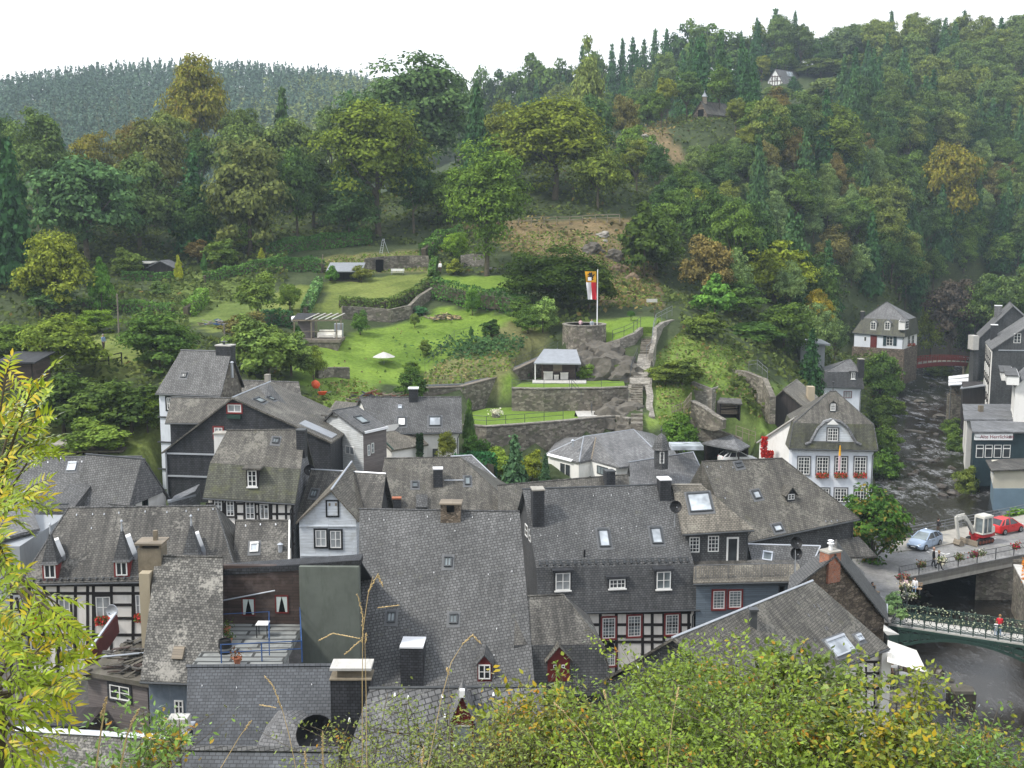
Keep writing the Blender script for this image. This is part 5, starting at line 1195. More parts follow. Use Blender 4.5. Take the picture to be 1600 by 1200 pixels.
for x0 in(1247,1276,1304,1335):window(T,F_,(x0,763,x0+19,784),4,4,'white_paint','glass',surround='slate_wall_light',bar=.05)
dormer_hut(T,H.roof,(1297,630,1306,643),(1301,625),'slate_brown','slate_wall_mid',cols=3,rows=4,depth=.8,over=.1)
fp=PL(F_.pt(0,0,.12),H.e,(0,0,1));pts=[(1258,694),(1266,691),(1271,682),(1278,669),(1289,659),(1301,656),(1313,659),(1324,668),(1331,681),(1337,691),(1345,695)]
uv=[fp.hit(*p)for p in pts];m=MB();n=len(uv);fr=[fp.pt(u,v)for u,v in uv];bkk=[fp.pt(u,v,-2.2)for u,v in uv]
m.add(fr+bkk,[list(range(n))[::-1]]+[[i,i+1,n+i+1,n+i]for i in range(n-1)]+[[n-1,0,n,2*n-1]]);D=m.build('curved_gable',M['clad_pale'],T)
m=MB();m.tube([fp.pt(u,v,.08)for u,v in uv],.17,6);m.build('gable_moulding',M['slate_wall_light'],D)
m=MB();q=uv[5];m.add([fp.pt(q[0]-.55,q[1]-.42,.1),fp.pt(q[0]+.55,q[1]-.42,.1),fp.pt(q[0],q[1]+.08,.1),fp.pt(q[0]-.55,q[1]-.42,.3),fp.pt(q[0]+.55,q[1]-.42,.3),fp.pt(q[0],q[1]+.08,.3)],[[3,4,5],[0,3,5,2],[1,2,5,4]]);m.build('keystone',M['white_paint'],D)
window(D,fp,(1293,669,1309,689),4,4,'white_paint','glass',surround='slate_wall_light',bar=.05,name='gable_window')
m=MB();q=H.L[0][0].lerp(H.L[0][1],.5);m.tube([q,q+Vector((0,0,.9))],.05);m.ball(q+Vector((0,0,.9)),.12);m.build('finial',M['gutter'],T)
T=thing('flag','furled flag of yellow and pink hanging from the curved gable','flag',tuple(F_.pt(*F_.hit(1309,733),.9)))
a=F_.pt(*F_.hit(1309,692),1.3);m=MB();m.tube([F_.pt(*F_.hit(1309,697),.1),a+Vector((0,0,.15))],.035);m.build('pole',M['gutter'],T)
m=MB();m.tube([a,a-Vector((0,0,1.))],[.05,.13],7);m.build('yellow_cloth',M['cloth_yellow'],T);m=MB();m.tube([a-Vector((0,0,1.)),a-Vector((0,0,2.5))],[.13,.09],7);m.build('pink_cloth',M['cloth_pink'],T)
H=gable('barn','black-mouthed barn with a pale tiled hip roof behind the curved gable house',(1187,643),(1224,608),(1259,637),128,126,9,roof='slate_brownish_light',wall='wood_black',side='wood_dark',ridge='slate_brownish_light')
H=gable('conservatory','white lean-to with a pale slatted roof against the town house',(1184,690),(1243,651),(1244,700),116,113,6,roof='concrete_pale',wall='render_white',side='render_white',ridge=None,z0=0)
m=MB()
for i in range(4):a=H.roofL.hit(1200+i*3,664+i*6);m.pbox(H.roofL,.4,5,1.2+i*1.1,1.5+i*1.1,.0,.08)
m.build('roof_slats',M['white_metal'],H.T)
T=thing('pavilion','open garden pavilion under a shallow pyramid roof','pavilion',tuple(G(1135,712,118)))
m=MB();A_,B_,C_,D_=P(1096,692,120),P(1156,701,116),P(1172,693,118.5),P(1120,688,124);zz=(A_.z+B_.z+C_.z+D_.z)/4
for q in(A_,B_,C_,D_):q.z=zz
X_=P(1144,680,119);m.slab([[A_,B_,X_],[B_,C_,X_],[C_,D_,X_],[D_,A_,X_]],.14);m.build('roof',M['slate_wall_light'],T)
for q in(A_,B_,C_,D_):p=q.lerp(X_,.12);m=MB();m.tube([Vector((p.x,p.y,ground(p.x,p.y)-.2)),Vector((p.x,p.y,zz))],.08);m.build('post',M['timber'],T)
m=MB();a,b=A_.lerp(X_,.15),D_.lerp(X_,.15);m.beam(Vector((a.x,a.y,zz-1.6)),Vector((b.x,b.y,zz-1.6)),.1,2.6);a,b=D_.lerp(X_,.15),C_.lerp(X_,.15);m.beam(Vector((a.x,a.y,zz-1.6)),Vector((b.x,b.y,zz-1.6)),.1,2.6);m.build('back_wall',M['wood_dark'],T)
H=chain('house','slate mansard house with pyramid top and a small white window, behind the town house',[[(1326,561),(1329,561)],[(1290,581),(1345,581)],[(1285,603),(1350,606)]],156,[40,74],hips=(1,1),roof=['slate_light','slate_wall_mid'],wall='render_blue',ridge='slate_grey');T=H.T
flat_dormer(T,H.low,(1330,582,1336,592),2,1,'slate_grey','slate_wall_mid',.8);chimney(T,H.roof,(1342,562,1350,584),'slate_wall',1.0);window(T,H.front,(1318,611,1331,622),3,1,'darkred_wood','glass_curtain')
T=thing('house','plain grey flat-roofed block half hidden by a slim spruce','house',tuple(P(1270,600,160)))
a,b=P(1249,600,160),P(1287,600,158);m=MB();m.bbox(Vector((a.x,a.y,4)),hvec(b-a),(.6,8,0),(0,0,P(1260,537,160).z-4));m.build('wall',M['render_grey'],T);zt=P(1260,537,160).z;m=MB();m.bbox(Vector((a.x-.2,a.y-.3,zt)),hvec(b-a)*1.25,(.6,8.5,0),(0,0,.25));m.build('roof',M['lead'],T)
m=MB();q=P(1268,606,130);m.box(q.x-.35,q.x+.4,130,131,q.z-4,q.z+.1);m.build('tall_chimney',M['render_tan'],T)
H=chain('villa','white villa with green shutters and a hipped mansard roof above the stream',[[(1384,472),(1387,472)],[(1348,497),(1416,500)],[(1332,519),(1414,526)]],226,[42,62],hips=(1,1),roof=['slate_light','slate_moss'],wall='render_blue',ridge='slate_grey',z0=-1,sidewall='white_paint');T=H.T;F_=H.front
for b in((1360,503,1369,515),(1382,503,1391,515)):dormer_hut(T,H.low,b,((b[0]+b[2])/2,499),'slate_light','white_paint',cols=2,rows=3,depth=1.6,over=.15)
dormer_hut(T,PL(H.L[2][1],H.B[2][1]-H.L[2][1],H.L[1][1]-H.L[2][1]),(1414,501,1420,514),(1417,498),'slate_light','white_paint',cols=2,rows=3,depth=1.2)
m=MB();u0,u1,v0,v1=F_.rect(1360,524,1370,544);m.pbox(F_,u0,u1,v0,v1,.0,.08);m.build('door',M['darkred_wood'],T)
window(T,F_,(1385,526,1395,540),2,3,'white_paint','glass');window(T,F_,(1350,526,1354,533),1,1,'white_paint','glass')
for x0 in(1380,1396):m=MB();u0,u1,v0,v1=F_.rect(x0,525,x0+5,540);m.pbox(F_,u0,u1,v0,v1,.0,.1);m.build('shutter',M['teal_dark'],T)
for x0 in(1418,1424):window(T,H.right,(x0,524,x0+4,538),2,2,'white_paint','glass',flowers='petal_red')
m=MB();c=H.w;zb=F_.pt(*F_.hit(1400,545)).z;k=.25;e,n=H.e,H.n;m.bbox(Vector((c[0].x,c[0].y,-1))-e*k-n*k,hvec(c[1]-c[0])+e*2*k,n*((c[3]-c[0]).length+2*k),(0,0,zb+1));m.build('stone_base',M['stone_brown'],T)
chimney(T,H.roof,(1344,487,1349,498),'slate_wall',.8)
H=gable('house','tall dark slate gable house with half-timbered flank on the right bank',(1548,546),(1640,486),(1735,546),172,170,12,turn=(.315,.95,0),roof='slate_light',wall='slate_wall_mid',side='slate_wall_mid',ridge='slate_grey',z0=-3);T=H.T
window(T,H.front,(1584,521,1595,536),2,3,'white_paint','glass')
m=MB();a=H.front.hit(1560,547);b=H.front.hit(1640,547);m.pbox(H.front,a[0],b[0]+6,a[1]-.06,a[1]+.06,0,.12);m.build('drip_ledge',M['zinc'],T)
L_=H.left
m=MB();U=(L_.hit(1547,560)[0]);m=MB();m.pbox(L_,.0,11.5,0,H.a.z-H.z0-.3,-.05,.12);m.build('timbered_flank',M['infill'],T)
m=MB()
for v in np.arange(.5,H.a.z-H.z0-.4,2.7):m.pbox(L_,.0,11.5,v,v+.3,.12,.17);m.pbox(L_,.0,11.5,v+1.0,v+1.15,.12,.16)
for u in(0,.9,2.6,3.4,5.2,5.9,7.7,8.6,10.2,11.2):m.pbox(L_,u,u+.22,.3,H.a.z-H.z0-.4,.12,.165)
m.build('timber_frame',M['timber'],T)
for v in(2.0,4.7,7.4,10.1):
 for u in(1.4,4.0,6.5,9.1):
  if v+1.3<H.a.z-H.z0-.4:window(T,L_,(u,u+1.0,v-.3,v+1.0),2,2,'white_paint','glass',px=False,proud=.2)
chimney(T,H.roofL,(1553,508,1563,525),'slate_wall',1,'white_metal')
H=gable('house','farther slate house with a pale projecting bay, behind the dark gable house',(1527,530),(1582,478),(1640,530),196,196,12,turn=(.36,.93,0),roof='slate_light',wall='slate_wall_mid',side='slate_wall',ridge='slate_grey',z0=-3);T=H.T
chimney(T,H.roofL,(1560,478,1570,490),'slate_light',1.2,'white_metal')
m=MB();q=P(1521,525,194);m.box(q.x,q.x+1.0,194,196.2,P(1521,547,194).z,q.z);m.build('bay',M['concrete_pale'],T);m=MB();q2=P(1524,548,193);m.box(q2.x+.3,q2.x+1.2,194.2,196,-3,q2.z);m.build('bay_base',M['slate_wall_mid'],T)
H=gable('house','white right-bank house with slate roof and two small flat dormers',(1584,604),(1650,548),(1700,604),150,148,9,turn=(.36,.93,0),roof='slate_wall_light',wall='render_white',side='render_white',ridge='slate_grey',z0=-2);T=H.T
for b in((1567,628,1570,650),(1573,634,1576,658),(1579,640,1582,664)):window(T,H.left,b,1,3,'white_paint','glass')
flat_dormer(T,H.roofL,(1580,578,1584,590),1,2,'slate_grey','white_paint',1.5);flat_dormer(T,H.roofL,(1588,582,1593,596),1,2,'slate_grey','white_paint',1.5)
def fbox(T,name,px0,px1,pyt,pyb,Y,depth,mat,dz=0,skew=.0,z0=None):
 a,b=P(px0,pyb,Y),P(px1,pyb,Y);b.z=a.z;zt=P(px0,pyt,Y).z;z0=a.z if z0 is None else z0
 m=MB();m.bbox(Vector((a.x,a.y,z0)),hvec(b-a),(depth*.36,depth,0),(0,0,zt-z0));m.build(name,M[mat],T);return PL(Vector((a.x,a.y,z0)),(1,0,0),(0,0,1)),zt
T=thing('restaurant','dark-fronted riverside restaurant with a row of four white windows under its sign','restaurant',tuple(P(1555,720,143)))
F_,zt=fbox(T,'wall',1520,1612,676,722,143,7,'teal_dark',z0=-3.2)
for i,x0 in enumerate((1525,1539,1553,1567)):window(T,F_,(x0,695,x0+11.5,715),1,1,'white_paint','glass');m=MB();u0,u1,v0,v1=F_.rect(x0,700,x0+11.5,701.5);m.pbox(F_,u0,u1,v0,v1,.02,.06);m.build('window_transom',M['white_paint'],T)
m=MB();a=P(1514,669,150);m.bbox(Vector((P(1517,678,143).x,142.6,zt)),(12,0,0),(2.9,8,0),(0,0,.2));m.build('roof',M['slate_wall_light'],T)
m=MB();u0,u1,v0,v1=F_.rect(1522,677,1581,687);m.pbox(F_,u0,u1,v0,v1,.02,.3);sg=m.build('sign',M['sign_white'],T)
def letter(txt,T,pl,u,v,size,mat,ext=.012,h=.32,name='lettering',align='CENTER'):
 cu=bpy.data.curves.new(name,'FONT');cu.body=txt;cu.size=size;cu.align_x=align;cu.align_y='CENTER';cu.extrude=ext
 o=bpy.data.objects.new(name,cu);COL.objects.link(o);dg=bpy.context.evaluated_depsgraph_get();dg.update()
 me=bpy.data.meshes.new_from_object(o.evaluated_get(dg));bpy.data.objects.remove(o)
 a,b,n=pl.a,pl.b,pl.n
 if a.cross(b).dot(n)<0:a=-a
 mt=Matrix.Translation(pl.pt(u,v,h)-world_org(T))@Matrix((a,b,n)).transposed().to_4x4()
 me.transform(mt);me.materials.clear();me.materials.append(M[mat]);o=bpy.data.objects.new(name,me);COL.objects.link(o);o.parent=T;return o
letter('Alte Herrlichkeit',sg,F_,lerp(u0,u1,.58),(v0+v1)/2,.62,'sign_ink',h=.31);letter('Restaurant',sg,F_,lerp(u0,u1,.12),(v0+v1)/2,.26,'steel',h=.31);
m=MB();q=F_.pt(u1-.35,(v0+v1)/2,.3);m.lathe(q,[(.01,0),(.2,.0),(.2,.02),(.01,.02)],12,-Vector((0,1,0)));m.build('sign_roundel',M['steel'],sg)
T=thing('annex','cream annex on a blue plinth reaching down to the stream','annex',tuple(P(1575,770,134)))
F_,zt=fbox(T,'wall',1552,1622,736,763,133,6.5,'render_cream');a=P(1552,763,133)
F2,z2=fbox(T,'plinth',1551.6,1622,763.2,790,132.9,6.7,'render_bluebase',z0=-4)
m=MB();m.slab([[P(1549,735,132.6),P(1625,732,132.6),P(1625,715,140),P(1540,718,140)]],.16);m.build('roof',M['slate_old'],T)
Lw=PL(Vector((a.x-.02,a.y,a.z)),(.36,1,0),(0,0,1));
for k in range(3):window(T,Lw,(.6+k*1.9,2.0+k*1.9,.5,1.7),1,2,'white_paint','glass_curtain',px=False)
T=thing('annex','flat-roofed white rooms with a pale chimney behind the restaurant sign','annex',tuple(P(1545,665,152)))
F_,zt=fbox(T,'wall',1510,1582,657,690,151,6,'render_white',z0=-3);m=MB();a=P(1507,657,151);m.bbox((a.x-.2,150.6,zt),(7.2,0,0),(2.6,7.2,0),(0,0,.22));m.build('roof',M['slate_wall_light'],T)
F_,zt=fbox(T,'upper_wall',1508,1576,643,660,158.5,5,'render_white',z0=-2);m=MB();a=P(1506,643,158.5);m.bbox((a.x-.2,158.2,zt),(7.2,0,0),(2.1,5.8,0),(0,0,.2));m.build('upper_roof',M['slate_wall_light'],T)
m=MB();q=P(1532,653,157);m.box(q.x-.28,q.x+.28,156.8,157.4,q.z-1,P(1532,634,157).z);m.build('chimney',M['chimney_render'],T);m=MB();q=P(1566,657,154);m.ball(q,.42,10);m.build('dome',M['black'],T)
T=thing('shack','dark boarded shack at the stream edge below the timbered flank','shack',tuple(P(1520,640,180)))
F_,zt=fbox(T,'wall',1503,1545,607,645,178,8,'wood_black',z0=-3);m=MB();m.slab([[P(1500,607,177.5),P(1542,602,177.5),P(1540,598,186),P(1503,602,186)]],.15);m.build('roof',M['lead'],T)
T=thing('terrace_awning','white slatted terrace awning over the stream beside the red bridge','awning',tuple(P(1515,600,200)))
m=MB()
for k in range(3):m.slab([[P(1482,588+k*5,204-k*6),P(1534,582+k*7,204-k*6),P(1534,587+k*7,202-k*6),P(1482,592+k*5,202-k*6)]],.1)
m.build('canopy',M['white_metal'],T);m=MB()
for x,y in((1486,602),(1532,600)):a=P(x,y,190);m.tube([a,Vector((a.x,a.y,-3))],.08)
m.build('post',M['steel'],T)
T=thing('woodpile','stacked logs under a tin lid on the right bank','log pile',tuple(P(1494,616,190)));rr=random.Random(4);m=MB()
for i in range(60):a=P(1487+rr.random()*15,603+rr.random()*14,190);m.tube([a,a+Vector((.1,1.1,0))],rr.uniform(.1,.17),6)
m.build('logs',M['wood_weathered'],T);m=MB();m.slab([[P(1484,602,189),P(1504,601,189),P(1504,599,192),P(1484,600,192)]],.08);m.build('lid',M['zinc'],T);a=P(1487,618,190.5);m=MB();m.box(a.x-.2,a.x+1.9,189.6,192,-3,a.z+.05);m.build('plinth',M['stone_wall'],T)
H=gable('house','half-timbered white house with grey roof among the hilltop trees',(1199,128),(1211,108),(1224,131),386,384,10,turn=(.82,.57,0),roof='slate_light',wall='white_paint',side='white_paint');T=H.T;pl=H.front;m=MB()
for y in(120,127,134,141):a=pl.hit(1203,y);b=pl.hit(1221,y);m.pbox(pl,a[0],b[0],a[1]-.12,a[1]+.12,.0,.1)
for x in(1203,1207,1211,1215,1220):a=pl.hit(x,118 if 1206<x<1217 else 126);b=pl.hit(x,142);m.pbox(pl,a[0]-.12,a[0]+.12,b[1],a[1],.0,.09)
m.build('timber_frame',M['wood_dark'],T)
for b in((1204.5,121,1206.5,126),(1212,121,1214.5,126)):window(T,pl,b,2,2,'white_paint','glass')
u,v=H.roofR.hit(1234,116);m=MB();m.pbox(H.roofR,u-1.3,u+1.5,v-.8,v+.9,0,.12);m.build('solar_panel',M['glass_sky'],T)
H=gable('house','white gable just showing over bushes near the hilltop house',(1275,132),(1284,121),(1300,131),390,390,8,roof='slate_brown',wall='white_paint',side='white_paint');
H=gable('chapel','small stone chapel with a bell turret on the wooded hillside',(1083,178),(1096,158),(1106,178),262,258,9,roof='slate_brown',wall='stone_brown',side='stone_brown',ridge='slate_grey',turn=(.72,.7,0));T=H.T
m=MB();c=H.front.hit(1095,182);m.pbox(H.front,c[0]-.9,c[0]+.9,c[1]-.6,c[1]+1.5,0,.08);m.build('porch',M['void'],T)
m=MB();q=H.x+H.d*.12;m.box(q.x-.45,q.x+.45,q.y-.45,q.y+.45,q.z-.5,q.z+1.0);tt=m.build('turret',M['wood_weathered'],T);m=MB();m.lathe(q+Vector((0,0,1.0)),[(.75,0),(.4,.5),(.12,.9),(.05,1.4)],8);m.build('turret_roof',M['lead'],tt)
for k in range(3):window(T,H.right,(2+k*2.2,2.7+k*2.2,H.b.z-H.z0-2.2,H.b.z-H.z0-.9),1,1,'stone_pale','void',px=False)
def sheet(name,pts,th,mat,kind='structure'):
 m=MB();m.slab([pts],th);o=m.build(name,M[mat]);o['kind']=kind;return o
Q=lambda x,y,z=0.:Pz(x,y,z)
NB=[Q(1405,905),Q(1585,869),Q(1760,838)]
FB=[Q(1330,862),Q(1395,848),Q(1602,806),Q(1800,770)]
sheet('street',[Q(1290,850),FB[0],FB[1],FB[2],FB[3],NB[2],NB[1],NB[0],Q(1408,950),Q(1392,968),Q(1330,960),Q(1290,930)],.3,'cobble')
sheet('pavement',[FB[1]+Vector((0,0,.11)),FB[2]+Vector((0,0,.11)),FB[3]+Vector((0,0,.11)),Q(1800,786,.11),Q(1605,826,.11),Q(1470,852,.11),Q(1395,862,.11)],.11,'concrete')
for a,b in((Q(1448,857,.006),Q(1478,866,.006)),(Q(1478,866,.006),Q(1484,864.5,.006)),(Q(1534,846,.006),Q(1556,841.5,.006)),(Q(1470,853,.006),Q(1492,847.5,.006)),(Q(1443,859,.006),Q(1452,863,.006))):
 d=(b-a).normalized();s=Vector((-d.y,d.x,0))*.06;sheet('road_marking',[a-s,b-s,b+s,a+s],.003,'white_paint')
T=thing('road_bridge','concrete road bridge carrying the cobbled street over the stream','bridge',tuple(NB[0]-Vector((0,0,1))))
m=MB()
for a,b in zip(NB[:-1],NB[1:]):d=(b-a).normalized();m.bbox(a-Vector((0,0,.95)),b-a,Vector((-d.y,d.x,0))*.5,(0,0,.94))
m.build('side_beam',M['concrete'],T)
m=MB();m.slab([[p-Vector((0,0,.32))for p in(NB[0],NB[1],FB[2],FB[1])]],.3);m.build('deck',M['concrete'],T)
m=MB();a=NB[1]+Vector((-3.4,-.1,-.33));f=FB[2]+Vector((-2.2,1,-.33));m.add([a,f,f+Vector((9,0,0)),a+Vector((9,0,0))]+[p-Vector((0,0,4.6))for p in(a,f,f+Vector((9,0,0)),a+Vector((9,0,0)))],[[0,1,2,3],[0,4,5,1],[3,2,6,7],[0,3,7,4],[1,5,6,2]]);m.build('abutment',M['stone_wall'],T)
m=MB();a=NB[0]+Vector((-2.6,0,-.33));f=FB[1]+Vector((-2.4,0,-.33));m.add([a,f,f+Vector((2.0,0,0)),a+Vector((2.2,0,0))]+[p-Vector((0,0,4.4))for p in(a,f,f+Vector((2.0,0,0)),a+Vector((2.2,0,0)))],[[0,1,2,3],[0,4,5,1],[3,2,6,7],[0,3,7,4],[1,5,6,2]]);m.build('abutment',M['stone_wall'],T)
railing('dark picket railing along the concrete road bridge, hung with flowers',[p+Vector((0,.15,0))for p in NB],1.05,'gutter',2.6,2,.03,pickets=.17)
railing('short dark railing turning from the road bridge down to the footbridge',[NB[0]+Vector((0,.1,0)),Q(1417,950),Q(1402,953)],1.05,'gutter',2.2,2,.035,pickets=.25)
railing('grey railing between the parked vehicles and the stream',[FB[0]+Vector((.2,.2,.1)),FB[1]+Vector((0,.2,.1)),FB[2]+Vector((0,.2,.1)),FB[3]+Vector((0,.2,.1))],1.05,'steel',2.4,3,.03)
wallrun('wall','low stone parapet wall on the stream side behind the parked cars',[FB[1]+Vector((0,.3,-.02)),FB[2]+Vector((0,.3,-.02)),FB[3]+Vector((0,.3,-.02))],3.6,.4,'stone_wall')
def basket(p,n,cols,label,r=.34):
 T=thing('flower_basket',label,'flower basket',tuple(p),'flower baskets on the bridge railing');m=MB();m.bbox(p+Vector((-r,-.12,-.15)),(2*r,0,0),(0,.24,0),(0,0,.2));m.build('trough',M['wood_dark'],T)
 rs=np.random.RandomState(n);o=np.array(p)
 for nm,c,k in(('leaves',LGR,90),('blossoms',cols,80)):
  pp=rs.normal(0,1,(k,3))*[r*.6,.14,.16]+[0,-.05,.12]
  ob=bpy.data.objects.new(nm,quads_mesh(nm,leaf_quads(rs,pp,pp+[0,-.4,.3],.075,.8),[M['petals'if nm=='blossoms'else 'leaf']]));COL.objects.link(ob);ob.parent=T;ob.color=c4(c)
A_,B_=NB[0],NB[1]
for i,(px,cl,lb)in enumerate(((1437,(.35,.2,.1),'brown fading flower basket nearest the left end of the bridge railing'),(1467,(.75,.72,.6),'cream white flower basket below the walking couple'),(1495,(.22,.16,.09),'dull withered flower basket midway along the bridge railing'),(1518,(.5,.06,.12),'crimson edged flower basket on the bridge railing'),(1529,(.75,.7,.6),'white trailing flower basket touching the crimson one'),(1587,(.45,.03,.08),'deep red and white flower basket on the corner post of the bridge'))):
 t=(px-1405)/180;p=A_.lerp(B_,t)+Vector((0,-.02,.85));basket(p,i,cl,lb)
for i,(t,cl,lb)in enumerate(((.25,(.5,.08,.1),'red geranium trough on the short railing, upper end'),(.6,(.8,.76,.66),'white petunia trough on the short railing, middle'),(.92,(.75,.72,.6),'white petunia trough on the short railing, lower end'))):
 basket(NB[0].lerp(Q(1417,950),t)+Vector((.15,0,.7)),20+i,cl,lb,.5)
wallrun('wall','stone retaining wall with flower bed at the far end of the footbridge',[Q(1590,885),Q(1625,950),Q(1640,1000)],4.8,.6,'stone_wall',cap='concrete_pale')
rs=np.random.RandomState(4);pp=[list(Q(1596+rs.rand()*40,880+rs.rand()*30)+Vector((0,0,rs.rand()*.5)))for _ in range(500)]
loose_plant('flower_bed','orange and yellow flower bed beyond the bridge corner',pp,np.tile([0,0,1.],(500,1)),.12,M['petals'],(.7,.25,.03),cat='flower bed')
za=-.6
ka,kb=Q(1388,975,za),Q(1640,1012,za);d=hvec(kb-ka).normalized();nb=Vector((-d.y,d.x,0))
T=thing('footbridge','green iron footbridge with arched girder and ringed spandrels','bridge',tuple(ka))
Wd=2.0
m=MB();m.bbox(ka-Vector((0,0,.2)),kb-ka,nb*Wd,(0,0,.2));m.build('deck',M['concrete_pale'],T)
L=(kb-ka).length
for off,nm in((-.08,'girder'),(Wd+.02,'girder')):
 m=MB();n=28;o=nb*off
 up=[ka+d*(L*i/n)+o-Vector((0,0,.2))for i in range(n+1)];lo=[p-Vector((0,0,.32+1.5*(2*i/n-1)**2))for i,p in enumerate(up)]
 for i in range(n):m.beam(lo[i],lo[i+1],.12,.2);m.beam(up[i],up[i+1],.12,.18)
 for i in range(0,n+1,2):m.beam(lo[i],up[i],.07)
 for i in range(1,n,2):
  hh=(up[i]-lo[i]).z;r=min(.45,hh*.42)
  if r>.2:
   c=(up[i]+lo[i])/2;m.tube([c+d*r*math.cos(a)+Vector((0,0,r*math.sin(a)))for a in np.linspace(0,2*math.pi,13)],.05,5)
 for i in range(n):m.beam(up[i].lerp(lo[i],.5),up[i+1].lerp(lo[i+1],.5),.03,.4*(up[i]-lo[i]).z+.05)
 m.build(nm,M['bridge_green'],T)
for off,lb in((.06,'near'),(Wd-.06,'far')):
 m=MB();o=nb*off;np_=13
 for h in(.12,1.08):m.tube([ka+o+Vector((0,0,h)),kb+o+Vector((0,0,h))],.035,6)
 for i in range(np_+1):p=ka+d*(L*i/np_)+o;m.tube([p,p+Vector((0,0,1.2))],.045,6)
 for i in range(np_*2):
  c=ka+d*(L*(i+.5)/np_/2)+o+Vector((0,0,.6));r=.3
  m.tube([c+d*r*math.cos(a)+Vector((0,0,r*math.sin(a)))for a in np.linspace(0,2*math.pi,9)],.022,4)
  for s in(-1,1):m.tube([c+d*s*.45+Vector((0,0,-.45)),c+Vector((0,0,-.3))],.02,4);m.tube([c+d*s*.45+Vector((0,0,.45)),c+Vector((0,0,.3))],.02,4)
 m.build('railing',M['bridge_green'],T)
 pts=[];rs=np.random.RandomState(int(off*10)+2)
 for k in range(260):p=ka+d*(L*rs.rand())+o+nb*rs.normal(0,.1)+Vector((0,0,.95+rs.normal(0,.14)));pts.append(list(p-world_org(T)))
 q=quads_mesh('garland',leaf_quads(rs,np.array(pts),np.tile([0,-.5,1.],(260,1)),.07,.8),[M['petals']]);ob=bpy.data.objects.new('garland',q);COL.objects.link(ob);ob.parent=T;ob.color=(.42,.46,.32,1)
T=thing('footbridge','red timber footbridge far up the stream beside the villa','bridge',tuple(P(1460,575,232)))
ra,rb=P(1403,575,226),P(1522,580,234);rb.z=ra.z;d2=hvec(rb-ra).normalized();n2=Vector((-d2.y,d2.x,0));n=16
arc=[ra+(rb-ra)*(i/n)+Vector((0,0,.7*(1-(2*i/n-1)**2)))for i in range(n+1)]
m=MB();dk=MB();rl=MB();sl_=MB()
for i in range(n):
 for o in(0,2.):m.beam(arc[i]+n2*o-Vector((0,0,.45)),arc[i+1]+n2*o-Vector((0,0,.45)),.15,.75)
 dk.beam(arc[i]+n2*1,arc[i+1]+n2*1,2.1,.12)
 for o in(0,2.):
  for h in(.5,.8,1.15):rl.beam(arc[i]+n2*o+Vector((0,0,h)),arc[i+1]+n2*o+Vector((0,0,h)),.1,.13)
  rl.beam(arc[i]+n2*o,arc[i]+n2*o+Vector((0,0,1.15)),.14)
 sl_.beam(arc[i]-n2*.1+Vector((0,0,.08)),arc[i]-n2*.1+(arc[i+1]-arc[i])*.7+Vector((0,0,.08)),.06,.12)
m.build('arch_beam',M['bridge_red'],T);dk.build('deck',M['plank'],T);rl.build('railing',M['bridge_red'],T);sl_.build('edge_strip',M['concrete_pale'],T)
m=MB()
for p in(ra,rb):m.box(p.x-1.4,p.x+1.4,p.y-.4,p.y+2.6,-4.2,p.z-.4)
m.build('abutment',M['stone_wall'],T)
def wheel(T,p,ax,r=.31,w=.2):
 m=MB();m.lathe(p-ax*w/2,[(r*.62,0),(r*.95,.0),(r,.04),(r,w-.04),(r*.95,w),(r*.62,w)],20,ax);wh=m.build('wheel',M['tyre'],T)
 m=MB();m.lathe(p-ax*(w/2+.008),[(.02,0),(r*.6,0),(r*.64,.03),(r*.64,w+.0),(r*.6,w+.016),(.02,w+.016)],16,ax);m.build('rim',M['rim'],wh)
 m=MB()
 for s in(-1,1):
  for k in range(5):a=k*1.2566;x=ax.orthogonal().normalized();y=ax.cross(x);q=p+ax*s*(w/2+.012);m.beam(q,q+(x*math.cos(a)+y*math.sin(a))*r*.55,.05,.012,ax)
 m.build('spokes',M['steel'],wh)
